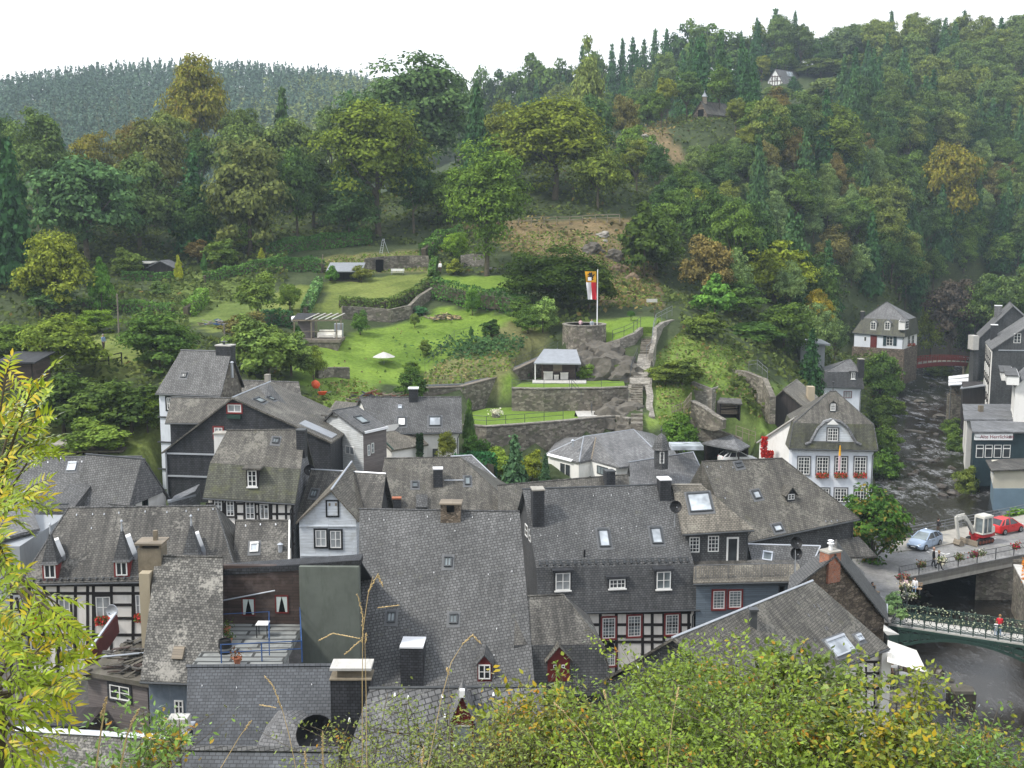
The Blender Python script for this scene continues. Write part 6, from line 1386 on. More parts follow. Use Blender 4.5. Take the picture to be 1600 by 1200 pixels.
def hatchback(name,label,c,head,paint,Ln=4.05,Wd=1.7,Ht=1.45,plate=True):
 """c ground centre, head = horizontal direction of the bonnet"""
 T=thing(name,label,'car',tuple(c));f=Vector(head).normalized();s=Vector((-f.y,f.x,0));Z=Vector((0,0,1));W2=Wd/2
 def V(x,y,z):return c+f*x*Ln+s*y*W2+Z*z
 st=[(-.5,.78,.38,.80,.74),(-.485,.93,.24,.92,.86),(-.44,.98,.2,.97,.92),(-.3,1,.2,.98,.95),(-.1,1,.2,.96,.95),(.1,1,.2,.93,.95),(.2,1,.2,.92,.94),(.3,.99,.2,.86,.9),(.4,.96,.2,.77,.84),(.465,.88,.22,.66,.74),(.497,.7,.3,.52,.6),(.503,.62,.36,.44,.52)]
 m=MB();vs=[]
 for x,wl,zl,zb,wb in st:vs+=[V(x,-wl*.92,zl),V(x,-wl,zl+.16),V(x,-wl*.995,(zl+zb)/2+.05),V(x,-wb,zb-.03),V(x,-wb*.8,zb+.015),V(x,0,zb+.04),V(x,wb*.8,zb+.015),V(x,wb,zb-.03),V(x,wl*.995,(zl+zb)/2+.05),V(x,wl,zl+.16),V(x,wl*.92,zl)]
 fs=[];n=11
 for i in range(len(st)-1):
  for k in range(n):fs.append([i*n+k,i*n+(k+1)%n,(i+1)*n+(k+1)%n,(i+1)*n+k])
 fs+=[list(range(n)),[(len(st)-1)*n+k for k in range(n)][::-1]];m.add(vs,fs);B=m.build('body',M[paint],T,smooth=True)
 try:B.data.set_sharp_from_angle(angle=rad(38))
 except Exception:pass
 rs_=[(-.455,.9,.95),(-.36,.76,Ht-.12),(-.28,.73,Ht-.03),(-.1,.72,Ht),(.03,.70,Ht-.04),(.235,.86,.93)]
 m=MB();low=[V(x,-w,min(z,.94))for x,w,z in rs_]
 top=[V(-.33,.70,Ht-.08),V(-.25,.7,Ht-.015),V(-.1,.69,Ht+.01),V(.02,.66,Ht-.03)];topm=[V(-.33,-.70,Ht-.08),V(-.25,-.7,Ht-.015),V(-.1,-.69,Ht+.01),V(.02,-.66,Ht-.03)]
 vs=top+topm;fs=[[0,1,5,4],[1,2,6,5],[2,3,7,6]];vs+=[v-Z*.05 for v in vs];fs+=[[i+8 for i in q][::-1]for q in fs]+[[0,8,9,1],[1,9,10,2],[2,10,11,3],[3,11,15,7],[7,15,14,6],[6,14,13,5],[5,13,12,4],[4,12,8,0]]
 m.add(vs,fs);m.build('roof',M[paint],T)
 b={1:[V(-.465,.84,.95),V(-.12,.93,.95),V(.25,.86,.92)],-1:[V(-.465,-.84,.95),V(-.12,-.93,.95),V(.25,-.86,.92)]}
 p=MB()
 for sg,tp in((1,top),(-1,topm)):
  p.beam(b[sg][0],tp[0],.12,.09);p.beam(b[sg][2],tp[3],.08,.07);p.beam(b[sg][1],tp[2],.08,.05);p.beam(V(-.33,sg*.9,.95),tp[1],.14,.05)
 p.build('pillars',M[paint],T)
 g=MB();g.poly([b[1][2],b[-1][2],topm[3],top[3]]);g.build('windscreen',M['glass_pale'],T)
 g=MB();g.poly([b[1][0],b[-1][0],topm[0],top[0]]);g.build('rear_window',M['glass'],T)
 for sg,tp in((1,top),(-1,topm)):g=MB();g.poly([b[sg][0],b[sg][1],b[sg][2],tp[3],tp[2],tp[1],tp[0]]);g.build('side_window',M['glass'],T)
 for sg in(-1,1):
  g=MB();g.bbox(V(.435,sg*.62-.12,.58),s*.24*W2,f*.16,Z*.12);g.build('headlight',M['white_metal'],T);g=MB();g.bbox(V(-.492,sg*.74-.09,.66),s*.18*W2,f*.1,Z*.26);g.build('tail_light',M['cloth_red'],T)
  g=MB();g.ball(V(.19,sg*1.08,.97),.09,8,.8);g.build('mirror',M[paint],T)
  m=MB();a0=V(.03,sg*1.004,.3);m.beam(V(.03,sg*1.003,.3),V(.03,sg*.975,.9),.012,.012);m.beam(V(-.2,sg*1.003,.3),V(-.2,sg*.975,.9),.012,.012);m.beam(V(-.06,sg*1.01,.78),V(-.02,sg*1.01,.78),.05,.03);m.build('door_seam',M['black'],T)
 m=MB();m.bbox(V(.49,-.5,.28),s*Wd*.5,f*.06,Z*.14);m.build('grille',M['black'],T);m=MB();m.bbox(V(.502,-.26,.36),s*Wd*.26,f*.03,Z*.11);m.build('number_plate',M['white_paint'],T)
 m=MB();m.bbox(V(-.512,-.26,.5),s*Wd*.26,f*.03,Z*.11);m.build('number_plate',M['white_paint'],T)
 for x in(-.32,.31):
  for sg in(-1,1):wheel(T,V(x,sg*.93,.31),s)
 return T
hatchback('parked_car','pale blue hatchback parked by the railing, nose toward the chestnut tree',(Q(1419,868)+Q(1468,845))/2+Vector((.15,.45,0)),Q(1420,868)-Q(1467,850),'car_blue',4.15,1.72,1.44)
hatchback('parked_car','bright red small hatchback parked behind the excavator',(Q(1556,838)+Q(1596,830))/2+Vector((.0,.7,0)),Q(1600,829)-Q(1556,838),'car_red',3.75,1.66,1.52)
c=Q(1530,850)+Vector((.2,.5,0));T=thing('excavator','white and red mini excavator standing between the two parked cars','excavator',tuple(c))
f=hvec(Q(1480,858)-Q(1560,842)).normalized();s=Vector((-f.y,f.x,0));Z=Vector((0,0,1))
def V(x,y,z):return c+f*x+s*y+Z*z
for y in(-.75,.45):
 m=MB();pr=[(-1.15,.28),(-1.0,.08),(-.8,.0),(.8,.0),(1.0,.08),(1.15,.28),(1.0,.48),(.8,.56),(-.8,.56),(-1.0,.48)];n=len(pr)
 m.add([V(x,y,z)for x,z in pr]+[V(x,y+.34,z)for x,z in pr],[list(range(n)),[n+k for k in range(n)][::-1]]+[[i,n+i,n+(i+1)%n,(i+1)%n]for i in range(n)]);t=m.build('track',M['tyre'],T)
 m=MB()
 for x in(-.85,-.4,0,.4,.85):
  for dy in(-.02,.3):m.lathe(V(x,y+dy,.27),[(.02,0),(.17,0),(.17,.06),(.02,.06)],12,s)
 m.build('rollers',M['rust'],t)
m=MB();m.bbox(V(-.7,-.45,.3),f*1.4,s*.9,Z*.4);m.build('undercarriage',M['machine_red'],T)
m=MB();m.beam(V(.9,-.35,.35),V(1.5,-.4,.3),.12);m.beam(V(.9,.4,.35),V(1.5,.45,.3),.12);m.bbox(V(1.5,-1.05,.06),f*.1,s*2.1,Z*.5);m.bbox(V(1.44,-1.05,.02),f*.1,s*2.1,Z*.1);m.build('dozer_blade',M['wood_weathered'],T)
m=MB();pr=[(-1.2,-.6),(-1.35,0),(-1.2,.75),(-.6,.9),(.55,.9),(.75,.5),(.75,-.6),(-.5,-.85)];n=len(pr);m.add([V(x,y,.72)for x,y in pr]+[V(x,y,1.05)for x,y in pr],[list(range(n))[::-1],[n+k for k in range(n)]]+[[i,(i+1)%n,n+(i+1)%n,n+i]for i in range(n)]);m.build('upper_body',M['machine_red'],T)
m=MB();pr=[(-1.2,-.6),(-1.35,0),(-1.2,.75),(-.5,.9),(-.45,-.8)];n=len(pr);m.add([V(x,y,1.05)for x,y in pr]+[V(x*.95,y,1.62)for x,y in pr],[list(range(n))[::-1],[n+k for k in range(n)]]+[[i,(i+1)%n,n+(i+1)%n,n+i]for i in range(n)]);m.build('engine_cover',M['machine_white'],T)
m=MB();C=[(-.55,-.05),(.7,-.05),(.7,.9),(-.55,.9)]
for x,y in C:m.beam(V(x,y,1.05),V(x*.92+.02,y,2.62),.11)
for i in range(4):
 for z in(1.1,2.6):k=.92 if z>2 else 1;a,b=C[i],C[(i+1)%4];m.beam(V(a[0]*k,a[1],z),V(b[0]*k,b[1],z),.11)
m.beam(V(.12,-.05,1.1),V(.12,-.05,2.6),.1);m.beam(V(.12,.9,1.1),V(.12,.9,2.6),.1)
m.bbox(V(-.6,-.12,2.62),f*1.3,s*1.1,Z*.14);m.bbox(V(-.5,-.04,2.76),f*1.1,s*.94,Z*.06);K=m.build('cab',M['machine_white'],T)
g=MB();g.bbox(V(-.5,0,1.1),f*1.12,s*.85,Z*1.5);g.build('cab_glass',M['glass_pale'],K)
m=MB();m.bbox(V(-.3,.2,1.05),f*.45,s*.45,Z*.5);m.build('seat',M['black'],K)
bm_=[V(.7,-.2,1.0),V(1.3,-.25,2.0),V(2.0,-.25,2.75),V(3.0,-.25,2.62)]
m=MB()
for a,b in zip(bm_[:-1],bm_[1:]):m.beam(a,b,.24,.34)
m.build('boom',M['machine_white'],T);m=MB();m.tube([V(.9,-.2,1.0),V(1.75,-.25,2.25)],.07);m.build('boom_cylinder',M['steel'],T)
m=MB();m.beam(V(3.12,-.25,2.85),V(2.62,-.25,.62),.2,.26);m.tube([V(2.0,-.25,3.0),V(3.1,-.25,2.95)],.06);m.build('dipper_arm',M['machine_white'],T)
m=MB();pr=[(2.75,.65),(2.45,.5),(2.25,.25),(2.2,.03),(2.75,.02),(2.95,.2)];n=len(pr);m.add([V(x,-.62,z)for x,z in pr]+[V(x,.12,z)for x,z in pr],[list(range(n)),[n+k for k in range(n)][::-1]]+[[i,n+i,n+(i+1)%n,(i+1)%n]for i in range(n)]);m.build('bucket',M['wood_weathered'],T)
hatchback('parked_car','white car half hidden under the garden pavilion',G(1153,708,119),(1,.2,0),'white_metal',4.0,1.7,1.45)
def person(label,c,face,top,bottom,hair='hair_dark',H=1.74,stride=0.,arm=(0,0),sit=False,lean=0.,female=False,skirt=None,held=None):
 T=thing('person',label,'person',tuple(c));k=H/1.74;f=Vector(face).normalized();r=Vector((f.y,-f.x,0));Z=Vector((0,0,1))
 def V(x,y,z):return r*x*k+f*(y*k+(z-.9)*lean*k*(z>.9))+Z*z*k
 vs=[];es=[];rr=[]
 def nd(p,rad_,par=None):
  vs.append(p);rr.append((rad_*k,rad_*k));i=len(vs)-1
  if par is not None:es.append((par,i))
  return i
 dz=-.42 if sit else 0
 hip=nd(V(0,0,.95+dz),.135);ab=nd(V(0,0,1.1+dz),.125,hip);ch=nd(V(0,.01,1.3+dz),.15 if not female else .135,ab);nk=nd(V(0,.0,1.47+dz),.055,ch);hd0=nd(V(0,.01,1.55+dz),.075,nk);hd=nd(V(0,.02,1.64+dz),.098,hd0);nd(V(0,.01,1.7+dz),.07,hd)
 nd(V(0,.125,1.615+dz),.016,hd)
 for sg in(-1,1):
  h=nd(V(sg*.09,0,.88+dz),.1,hip)
  if sit:kn=nd(V(sg*.12,.44,.5),.07,h);an=nd(V(sg*.12,.42,.1),.045,kn)
  else:o=sg*stride;kn=nd(V(sg*.095,o*.45+.03,.5),.07,h);an=nd(V(sg*.095,o,.09+max(0,-o)*.12),.045,kn)
  nd(vs[an]+f*.17*k-Z*.045*k,.038,an)
  sh=nd(V(sg*.18,0,1.4+dz),.065,ch);a0=arm[0 if sg<0 else 1];el=nd(V(sg*.235,.03+a0*.1,1.12+dz),.046,sh);wr=nd(V(sg*(.235-a0*.12),.08+a0*.26,.9+dz+a0*.24),.03,el)
  hv=(vs[wr]-vs[el]).normalized();pm=nd(vs[wr]+hv*.07*k,.034,wr);sd=hv.cross(f).normalized()if abs(hv.dot(f))<.95 else r
  for q,ln in((-.03,.07),(-.01,.082),(.01,.078),(.03,.06)):fg=nd(vs[pm]+hv*.035*k+f*q*k,.0095,pm);nd(vs[fg]+(hv*ln+sd*.012)*k,.0085,fg)
  th_=nd(vs[wr]+(hv*.045+f*.045)*k,.011,wr);nd(vs[th_]+(hv*.04+f*.012)*k,.009,th_)
 me=bpy.data.meshes.new('body');me.from_pydata(vs,es,[]);o=bpy.data.objects.new('body',me);COL.objects.link(o)
 md=o.modifiers.new('Skin','SKIN');md.use_smooth_shade=True;sk=me.skin_vertices[0].data if me.skin_vertices else None
 if sk is None:
  bm=bmesh.new();bm.from_mesh(me);bm.verts.layers.skin.verify();bm.to_mesh(me);bm.free();sk=me.skin_vertices[0].data
 for i,q in enumerate(rr):sk[i].radius=q;sk[i].use_root=(i==0)
 o.modifiers.new('Sub','SUBSURF').levels=1
 dg=bpy.context.evaluated_depsgraph_get();dg.update();me2=bpy.data.meshes.new_from_object(o.evaluated_get(dg));bpy.data.objects.remove(o)
 me2.materials.clear()
 for mt in('skin',top,bottom,'black'):me2.materials.append(M[mt])
 o=bpy.data.objects.new('body',me2);COL.objects.link(o);o.parent=T
 hz=(1.47+dz)*k;wz=(.97+dz)*k
 for p in me2.polygons:
  z=p.center.z;p.use_smooth=True;x=abs(p.center.dot(r))
  hand=min((p.center-vs[i]).length for i in HANDS(vs,rr))<.1*k
  p.material_index=0 if(z>hz or hand)else(3 if z<.1*k else(1 if z>wz or x>.2*k else 2))
 hm=MB();hc=c+V(0,-.012,1.66+dz);vs_=[]
 hm.ball(hc,.108*k,10,1.08);
 keep=[f_ for f_ in hm.f if(sum((Vector(hm.v[i])for i in f_),Vector())/len(f_)-hc).dot(f*1.0-Z*.55)<.035*k]
 hm.f=keep;hm.m=[0]*len(keep);hm.build('hair',M[hair],T,smooth=True)
 e=MB()
 for sg in(-1,1):e.ball(c+V(sg*.034,.112,1.645+dz),.012*k,6)
 e.bbox(c+V(-.025,.108,1.575+dz),r*.05*k,f*.012*k,Z*.008*k);e.build('face_features',M['hair_dark'],T)
 if held:m=MB();m.ball(c+V(.3,.22,.8+dz),.13*k,8,1.2);m.build('bag',M[held],T)
 return T
def HANDS(vs,rr):return[i for i in range(len(vs))if rr[i][0]<.0105 and i>8]
person('bald man in dark jacket strolling on the street beside a companion',Q(1458,886.5),(.9,-.45,0),'cloth_dark','cloth_dark','skin',1.8,.16)
person('fair-haired companion in dark clothes striding across the street',Q(1464.5,889)+Vector((.05,-.1,0)),(1,-.3,0),'cloth_dark','cloth_dark','hair_fair',1.68,.3)
person('man in dark clothes at the railing looking at something in his hands',Q(1465,837,.11),(.8,.3,0),'cloth_dark','cloth_brown','hair_dark',1.75,0,(.7,.7))
person('fair-haired person in red top and pale trousers on the green footbridge',ka+d*((Q(1562,988,za)-ka).dot(d))+nb*.9,(.3,1,0),'cloth_red','jeans','hair_fair',1.68,.0,(.5,.5))
person('child in pale clothes pressed against the person in red on the footbridge',ka+d*((Q(1557,988,za)-ka).dot(d))+nb*.8,(.5,1,0),'cloth_white','jeans','hair_fair',1.15,.0,(.3,.3))
bz=18.05
BEN=[]
def bench(label,c,face,Ln=1.6,mat='wood_seat'):
 T=thing('bench',label,'bench',tuple(c));f=Vector(face).normalized();s=Vector((-f.y,f.x,0));Z=Vector((0,0,1))
 m=MB();[m.bbox(c+f*(-.22+.15*k)-s*Ln/2+Z*.42,f*.13,s*Ln,Z*.04)for k in range(3)];m.build('seat',M[mat],T)
 m=MB();[m.bbox(c-f*(.26+.03*k)-s*Ln/2+Z*(.6+.16*k),f*.03,s*Ln,Z*.12)for k in range(2)];m.build('backrest',M[mat],T)
 for y in(-Ln*.42,Ln*.42):
  for x in(-.24,.2):m=MB();m.beam(c+f*x+s*y,c+f*(x-(.02 if x<0 else 0))+s*y+Z*(.85 if x<0 else .42),.05);m.build('leg',M['steel'],T)
 return T
b=Q(1422,926);bench('bench by the flower tubs at the end of the bridge railing',b,(-.5,-1,0),1.8)
person('seated person in white by the flower tubs at the bridge end',b+Vector((.4,.1,0)),(-.5,-1,0),'cloth_white','jeans','hair_dark',1.68,sit=True)
person('seated person in pink next to the one in white at the bridge end',b+Vector((-.35,.25,0)),(-.5,-1,0),'cloth_pink','cloth_brown','hair_fair',1.66,sit=True)
b=Q(1366,938)+Vector((0,.6,0));bench('lone bench on the street beside the tiny slate hip roof',b,(.6,-1,0),1.4);person('dark-clad person sitting alone on the street bench',b,(.6,-1,0),'cloth_dark','cloth_dark','hair_dark',1.72,sit=True)
for i,(px,py,w,lb)in enumerate(((1396,950,1.5,'round grey-green tub shrub close to the seated pair'),(1388,962,1.3,'second grey-green shrub nearer the footbridge'),(1408,968,1.0,'small tub shrub at the head of the footbridge'))):
 q=Q(px,py);tree('shrub',lb,q.x,q.y,1.5-.2*i,w,'shrub',(.14,.19,.13),cat='shrub',zb=0)
m=MB()
cz=-2.2
sheet('terrace',[Q(1388,1035,cz),Q(1432,1040,cz),Q(1442,1085,cz),Q(1420,1125,cz),Q(1370,1125,cz)],2.5,'stone_wall')
def sail(label,pts,mast):
 T=thing('sunshade',label,'sunshade',tuple(mast));m=MB();m.slab([pts],.03);m.build('canopy',M['fabric_white'],T);m=MB();ce=sum(pts,Vector())/len(pts);m.tube([mast,Vector((mast.x,mast.y,ce.z))],.05,6);m.tube([Vector((mast.x,mast.y,ce.z-.1)),ce],.03,5);m.build('mast',M['steel'],T)
sail('large cream square sunshade spread over the café tables',[P(1387,1000,66),P(1432,1016,67),P(1449,1051,64),P(1386,1034,63)],Vector((P(1405,1020,66).x,66,cz)))
sail('smaller cream sunshade just below the footbridge',[P(1381,976,71),P(1405,991,71.5),P(1386,992,69.5),P(1380,985,69)],Vector((P(1388,985,71).x,71,cz)))
rr=random.Random(8)
for i,(px,py,lb,tp,hr)in enumerate(((1390,1052,'diner in white at the café by the white corner post','cloth_white','hair_dark'),(1402,1048,'diner in dark clothes under the edge of the big sunshade','cloth_dark','hair_grey'),(1418,1060,'diner in grey nearest the stream','cloth_grey','hair_dark'),(1393,1072,'diner in brown facing away at the lower café table','cloth_brown','hair_fair'))):
 q=Q(px,py,cz);a=rr.uniform(0,6.28);fc=Vector((math.cos(a),math.sin(a),0))
 T=thing('chair',lb.replace('diner','café chair carrying the diner'),'chair',tuple(q));m=MB();m.bbox(q-fc*.22-Vector((-fc.y,fc.x,0))*.2+Vector((0,0,.42)),fc*.42,Vector((-fc.y,fc.x,0))*.4,(0,0,.04));m.build('seat',M['wood_seat'],T)
 m=MB();m.bbox(q-fc*.25-Vector((-fc.y,fc.x,0))*.2+Vector((0,0,.46)),fc*.03,Vector((-fc.y,fc.x,0))*.4,(0,0,.42));m.build('backrest',M['wood_seat'],T)
 for x in(-.2,.17):
  for y in(-.17,.17):m=MB();p_=q+fc*x+Vector((-fc.y,fc.x,0))*y;m.tube([p_,p_+Vector((0,0,.42))],.02,5);m.build('leg',M['steel'],T)
 person(lb,q,fc,tp,'cloth_dark',hr,1.7,sit=True)
for px,py,lb in((1396,1056,'round pale café table between the seated diners'),(1410,1068,'round pale café table close to the stream edge')):
 q=Q(px,py,cz);T=thing('table',lb,'table',tuple(q));m=MB();m.lathe(q+Vector((0,0,.7)),[(.4,0),(.4,.04)],16);m.build('table_top',M['concrete_pale'],T);m=MB();m.lathe(q,[(.25,0),(.05,.05),(.04,.7)],10);m.build('pedestal',M['steel'],T)
rr=random.Random(12)
def boulder(label,c,r,sz,name='boulder',mat='wet_rock',group=None,seed=0):
 rs=random.Random(seed);bm=bmesh.new();bmesh.ops.create_icosphere(bm,subdivisions=2,radius=r);ph=[rs.uniform(0,6)for _ in range(6)]
 for v in bm.verts:
  n=v.co.normalized();k=1+.22*math.sin(3*n.x+ph[0])+.18*math.sin(4*n.y+ph[1])+.15*math.sin(5*n.z+ph[2]+2*n.x);v.co=Vector((v.co.x*k*(1+.3*math.sin(ph[3])),v.co.y*k,v.co.z*k*sz))
 me=bpy.data.meshes.new(name);bm.to_mesh(me);bm.free();me.materials.append(M[mat]);o=bpy.data.objects.new(name,me);COL.objects.link(o);o.location=c;o.rotation_euler.z=rs.uniform(0,6);return tag(o,label,'boulder',group)
q=Q(1503,1096,-4.3);T=thing('mooring_block','square stone block with a worn cap standing alone in the stream','stone block',tuple(q));m=MB();w=.82;m.box(q.x-w,q.x+w,q.y-.5,q.y+.9,q.z-1.2,q.z+.75);m.build('base',M['wet_rock'],T);m=MB()
pr=[(-w-.02,-.55),(w-.1,-.55),(w+.05,.35),(.2,1.0),(-w-.05,.8)];n=5;m.add([Vector((q.x+x,q.y+y,q.z+.75))for x,y in pr]+[Vector((q.x+x*.96,q.y+y*.96,q.z+.98))for x,y in pr],[list(range(n))[::-1],[n+k for k in range(n)]]+[[i,(i+1)%n,n+(i+1)%n,n+i]for i in range(n)]);m.build('cap',M['rock'],T)
boulder('dark boulder below the sunshade corner, upstream of the square block',Q(1466,1052,-4.2),.55,.7,seed=3);boulder('low flat dark rock between the sunshade and the square block',Q(1482,1065,-4.3),.45,.35,seed=4)
k=0
for i in range(120):
 t=rr.random();px,py=rr.uniform(1385,1530),rr.uniform(585,780)
 z=-3.0-.9*(py-585)/195;p=Pz(px,py,z);dd,wz=river_d(np.array([p.x]),np.array([p.y]))
 if dd[0]>.8:continue
 k+=1
 if k>46:break
 edge=dd[0]>-1.2
 boulder('pale dry boulder lying at the edge of the riffles'if edge else 'dark wet boulder breaking the riffles upstream',Vector((p.x,p.y,wz[0]-.05)),rr.uniform(.3,.85),rr.uniform(.35,.6),mat='rock'if edge else 'wet_rock',group='pale boulders along the stream edge'if edge else 'dark boulders in the riffles',seed=100+i)
for i,(px,py)in enumerate(((1432,928),(1445,925),(1452,931),(1434,940),(1447,945))):boulder('black stone in the quiet water under the road bridge',Q(px,py,-4.1),.3,.5,group='black stones under the road bridge',seed=300+i)
for i,(px,py,w)in enumerate(((1437,627,2.2),(1470,650,2.6),(1431,674,2.0),(1500,752,2.2))):boulder(('broad flat slab of rock above the riffles, closest to the red bridge','wide flat tan slab on the right of the riffles','flat tan slab in mid-stream level with the curved gable','flat tan slab under the cream annex')[i],Pz(px,py,-3.1-.2*i),w*.6,.2,name='rock_slab',mat='rock',seed=400+i)
tc_=P(913,507,136);TR=34*136/FPX;TZ=tc_.z
T=thing('tower','round stone lookout tower stump carrying the flagpole','tower',(tc_.x,tc_.y,TZ-4.2))
m=MB();n=22
prof=[(TR*1.06,-5.5),(TR*1.03,-3),(TR,-.15),(TR,0),(TR-.38,0),(TR-.38,-.9),(.05,-.95)]
m.lathe(Vector((tc_.x,tc_.y,TZ)),prof,n);m.build('masonry',M['stone_wall'],T)
m=MB();m.lathe(Vector((tc_.x,tc_.y,TZ)),[(TR+.06,.005),(TR+.06,.1),(TR-.44,.1),(TR-.44,.005)],n);m.build('coping',M['stone_pale'],T)
fp_=P(933,507,135.2)
T=thing('flagpole','white flagpole with a yellow, white and red banner on the tower stump','flag',(fp_.x,fp_.y,TZ-.9));ztop=P(933,422,135.2).z
m=MB();m.tube([(fp_.x,fp_.y,TZ-.9),(fp_.x,fp_.y,ztop+.1)],[.075,.05],8);m.build('pole',M['white_metal'],T)
def banner(name,x0,x1,y0,y1,mat):
 m=MB();vs=[];fs=[]
 for i in range(5):
  for j in range(5):
   u=i/4;v=j/4;yy=lerp(y0,y1,v);sh=(yy-424)/44*4.5;p=P(lerp(x0,x1,u)+sh*(1-(lerp(x0,x1,u)-914)/18),yy,135.2);p.y-=.12*math.sin(u*4+v*3);vs.append(p)
 for i in range(4):
  for j in range(4):fs.append([i*5+j,i*5+j+1,(i+1)*5+j+1,(i+1)*5+j])
 n_=len(vs);m.add(vs+[p+Vector((0,.03,0))for p in vs],fs+[[q+n_ for q in f][::-1]for f in fs]);return m.build(name,M[mat],T,smooth=True)
A=banner('yellow_field',914,931.5,424,441,'cloth_yellow');banner('white_field',914,923,441,468,'cloth_white');banner('red_field',923,931.8,441,468,'cloth_red')
lion=[(.30,.88),(.42,.92),(.5,.84),(.62,.95),(.7,.85),(.62,.78),(.72,.7),(.66,.62),(.78,.66),(.86,.8),(.93,.74),(.84,.55),(.72,.5),(.76,.36),(.66,.3),(.8,.2),(.62,.14),(.55,.3),(.45,.42),(.4,.5),(.22,.4),(.2,.5),(.38,.62),(.2,.66),(.16,.76),(.32,.74)]
m=MB();m.poly([P(915.5+u*14.5+(1-v)*.9,440-v*15.5,134.95)for u,v in lion]);m.v+=[tuple(Vector(q)+Vector((0,.04,0)))for q in m.v[:len(lion)]];m.f.append([len(lion)+i for i in range(len(lion))][::-1]);m.m.append(0);m.build('lion_emblem',M['black'],A)
m=MB();m.bbox(P(918.5,438.5,134.85),(.42,0,0),(0,.03,0),(0,0,.4));m.build('small_shield',M['cloth_white'],A)
person('person in pink and white on the tower, standing and watching',Vector((P(907,506,136).x,136,TZ-.95)),(.3,1,0),'cloth_pink','cloth_white','hair_dark',1.66,0,(.5,.5))
person('person in grey on the tower leaning on the wall by the flagpole',Vector((P(924.5,506,134.9).x,134.9,TZ-.95)),(.3,-1,0),'cloth_grey','cloth_dark','hair_dark',1.7,0,(.6,.6))
def lawn(name,pts,th=1.0,mat='lawn_grass'):
 m=MB();m.slab([pts],th);o=m.build(name,M[mat]);o['kind']='structure';return o
m_,nt,b,_=mat_new('lawn_grass');w=coords(nt,'World');c=ramp(nt,noise(nt,w,.5,5,.7),[(.3,(.115,.18,.026)),(.7,(.16,.255,.045))]);c=mix(nt,1,c,ramp(nt,noise(nt,w,6,4,.7),[(.3,(.75,)*3),(.7,(1.25,)*3)]),'MULTIPLY');nt.links.new(c,b.inputs['Base Color']);b.inputs['Roughness'].default_value=.95;b.inputs['Specular IOR Level'].default_value=.1;bump(nt,b,noise(nt,w,12,3),.6,.08)
zl=P(820,650,117).z;LT=lambda x,y:Pz(x,y,zl)
lawn('lawn',[LT(733,664),LT(760,666),LT(820,662),LT(905,655),LT(897,640),LT(850,634),LT(760,638),LT(733,645)])
lo=[LT(725,664),LT(760,667),LT(820,663),LT(880,658),LT(960,650),LT(985,655)]
wallrun('wall','long mossy stone retaining wall below the lower terrace lawn',[p-Vector((0,.05,.05))for p in lo],4.2,.5,'stone_wall',cap='stone_pale')
railing('thin black railing along the lower terrace lawn',[p+Vector((0,.25,0))for p in lo[:4]],1.0,'gutter',2.4,2,.025)
lawn('path',[LT(897,651),LT(935,650),LT(945,640),LT(900,640)],.9,'concrete_pale')
zm=P(870,605,121.5).z;LM=lambda x,y:Pz(x,y,zm)
lawn('lawn',[LM(802,606),LM(870,607),LM(977,604),LM(974,594),LM(905,595),LM(815,598)])
mid=[LM(800,607),LM(850,608),LM(890,607),LM(940,607),LM(980,605)]
wallrun('wall','stone retaining wall between the two castle terrace lawns',[p-Vector((0,.05,.05))for p in mid],3.2,.5,'stone_wall',cap='stone_pale')
railing('fine railing above the middle terrace wall',[p+Vector((0,.25,0))for p in mid],.95,'gutter',2.5,2,.02)
c=LT(861,641);y0=c.y
for i in range(4):
 for j in range(2):
  a=P(829+i*15.8,641-j*13,y0);bq=P(829+(i+1)*15.6,641-j*13,y0);h=12.6*y0/FPX;o=MB();o.bbox(Vector((a.x,y0+.05+.02*j,zl+.02+j*h)),(bq.x-a.x-.03,0,0),(0,.08,0),(0,0,h-.03));q=o.build('display_panel',M['zinc'if False else 'concrete'])
  if i==3 and j==0:q.data.materials[0]=M['copper_pipe']
  tag(q,'reddish lower board at the end of the row of grey panels'if(i==3 and j==0)else('weathered grey board in the top row of panels against the terrace wall'if j else 'weathered grey board in the bottom row of panels against the terrace wall'),'panel',None if(i==3 and j==0)else('top row of grey boards'if j else 'bottom row of grey boards'))
bench('wooden bench next to the reddish board on the lower terrace',LT(901,641)+Vector((0,.3,0)),(0,-1,0),1.1)
T=thing('planter','stone planter of white flowers on the lower terrace lawn','planter',tuple(LT(775,652)));q=LT(775,652);m=MB();m.lathe(q,[(.42,0),(.42,.4),(.3,.42),(.3,.3)],10);m.build('stone_ring',M['stone_wall'],T)
rs=np.random.RandomState(1);pp=rs.normal(0,1,(220,3))*[.32,.32,.14]+[0,0,.55];ob=bpy.data.objects.new('blossoms',quads_mesh('blossoms',leaf_quads(rs,pp,pp,.09,.8),[M['petals']]));COL.objects.link(ob);ob.parent=T;ob.color=(.72,.7,.62,1)
zh=zm;ha,hb=LM(835,597),LM(901,597);T=thing('hut','open-fronted dark timber hut with a pale sheet roof under the tower','hut',tuple(ha));y_=ha.y+.6
x0,x1=ha.x,hb.x;h1=P(868,566,y_).z-zh
m=MB();m.box(x0+.9,x1,y_+.9,y_+3.4,zh-.5,zh+h1-.25);m.build('wall',M['wood_dark'],T)
m=MB();m.slab([[P(834,567,y_-.5),P(908,568,y_-.5),P(901,546,y_+4.0),P(850,545,y_+4.0)]],.14);m.build('roof',M['lead'],T)
for x in(x0+.1,x1-.1):m=MB();m.tube([(x,y_,zh),(x,y_,zh+h1-.1)],.07);m.build('post',M['white_paint'if x<x0+1 else 'timber'],T)
m=MB();m.box(x0+2.1,x0+3.1,y_+.84,y_+.9,zh+1.0,zh+1.85);w=m.build('window',M['wood_weathered'],T)
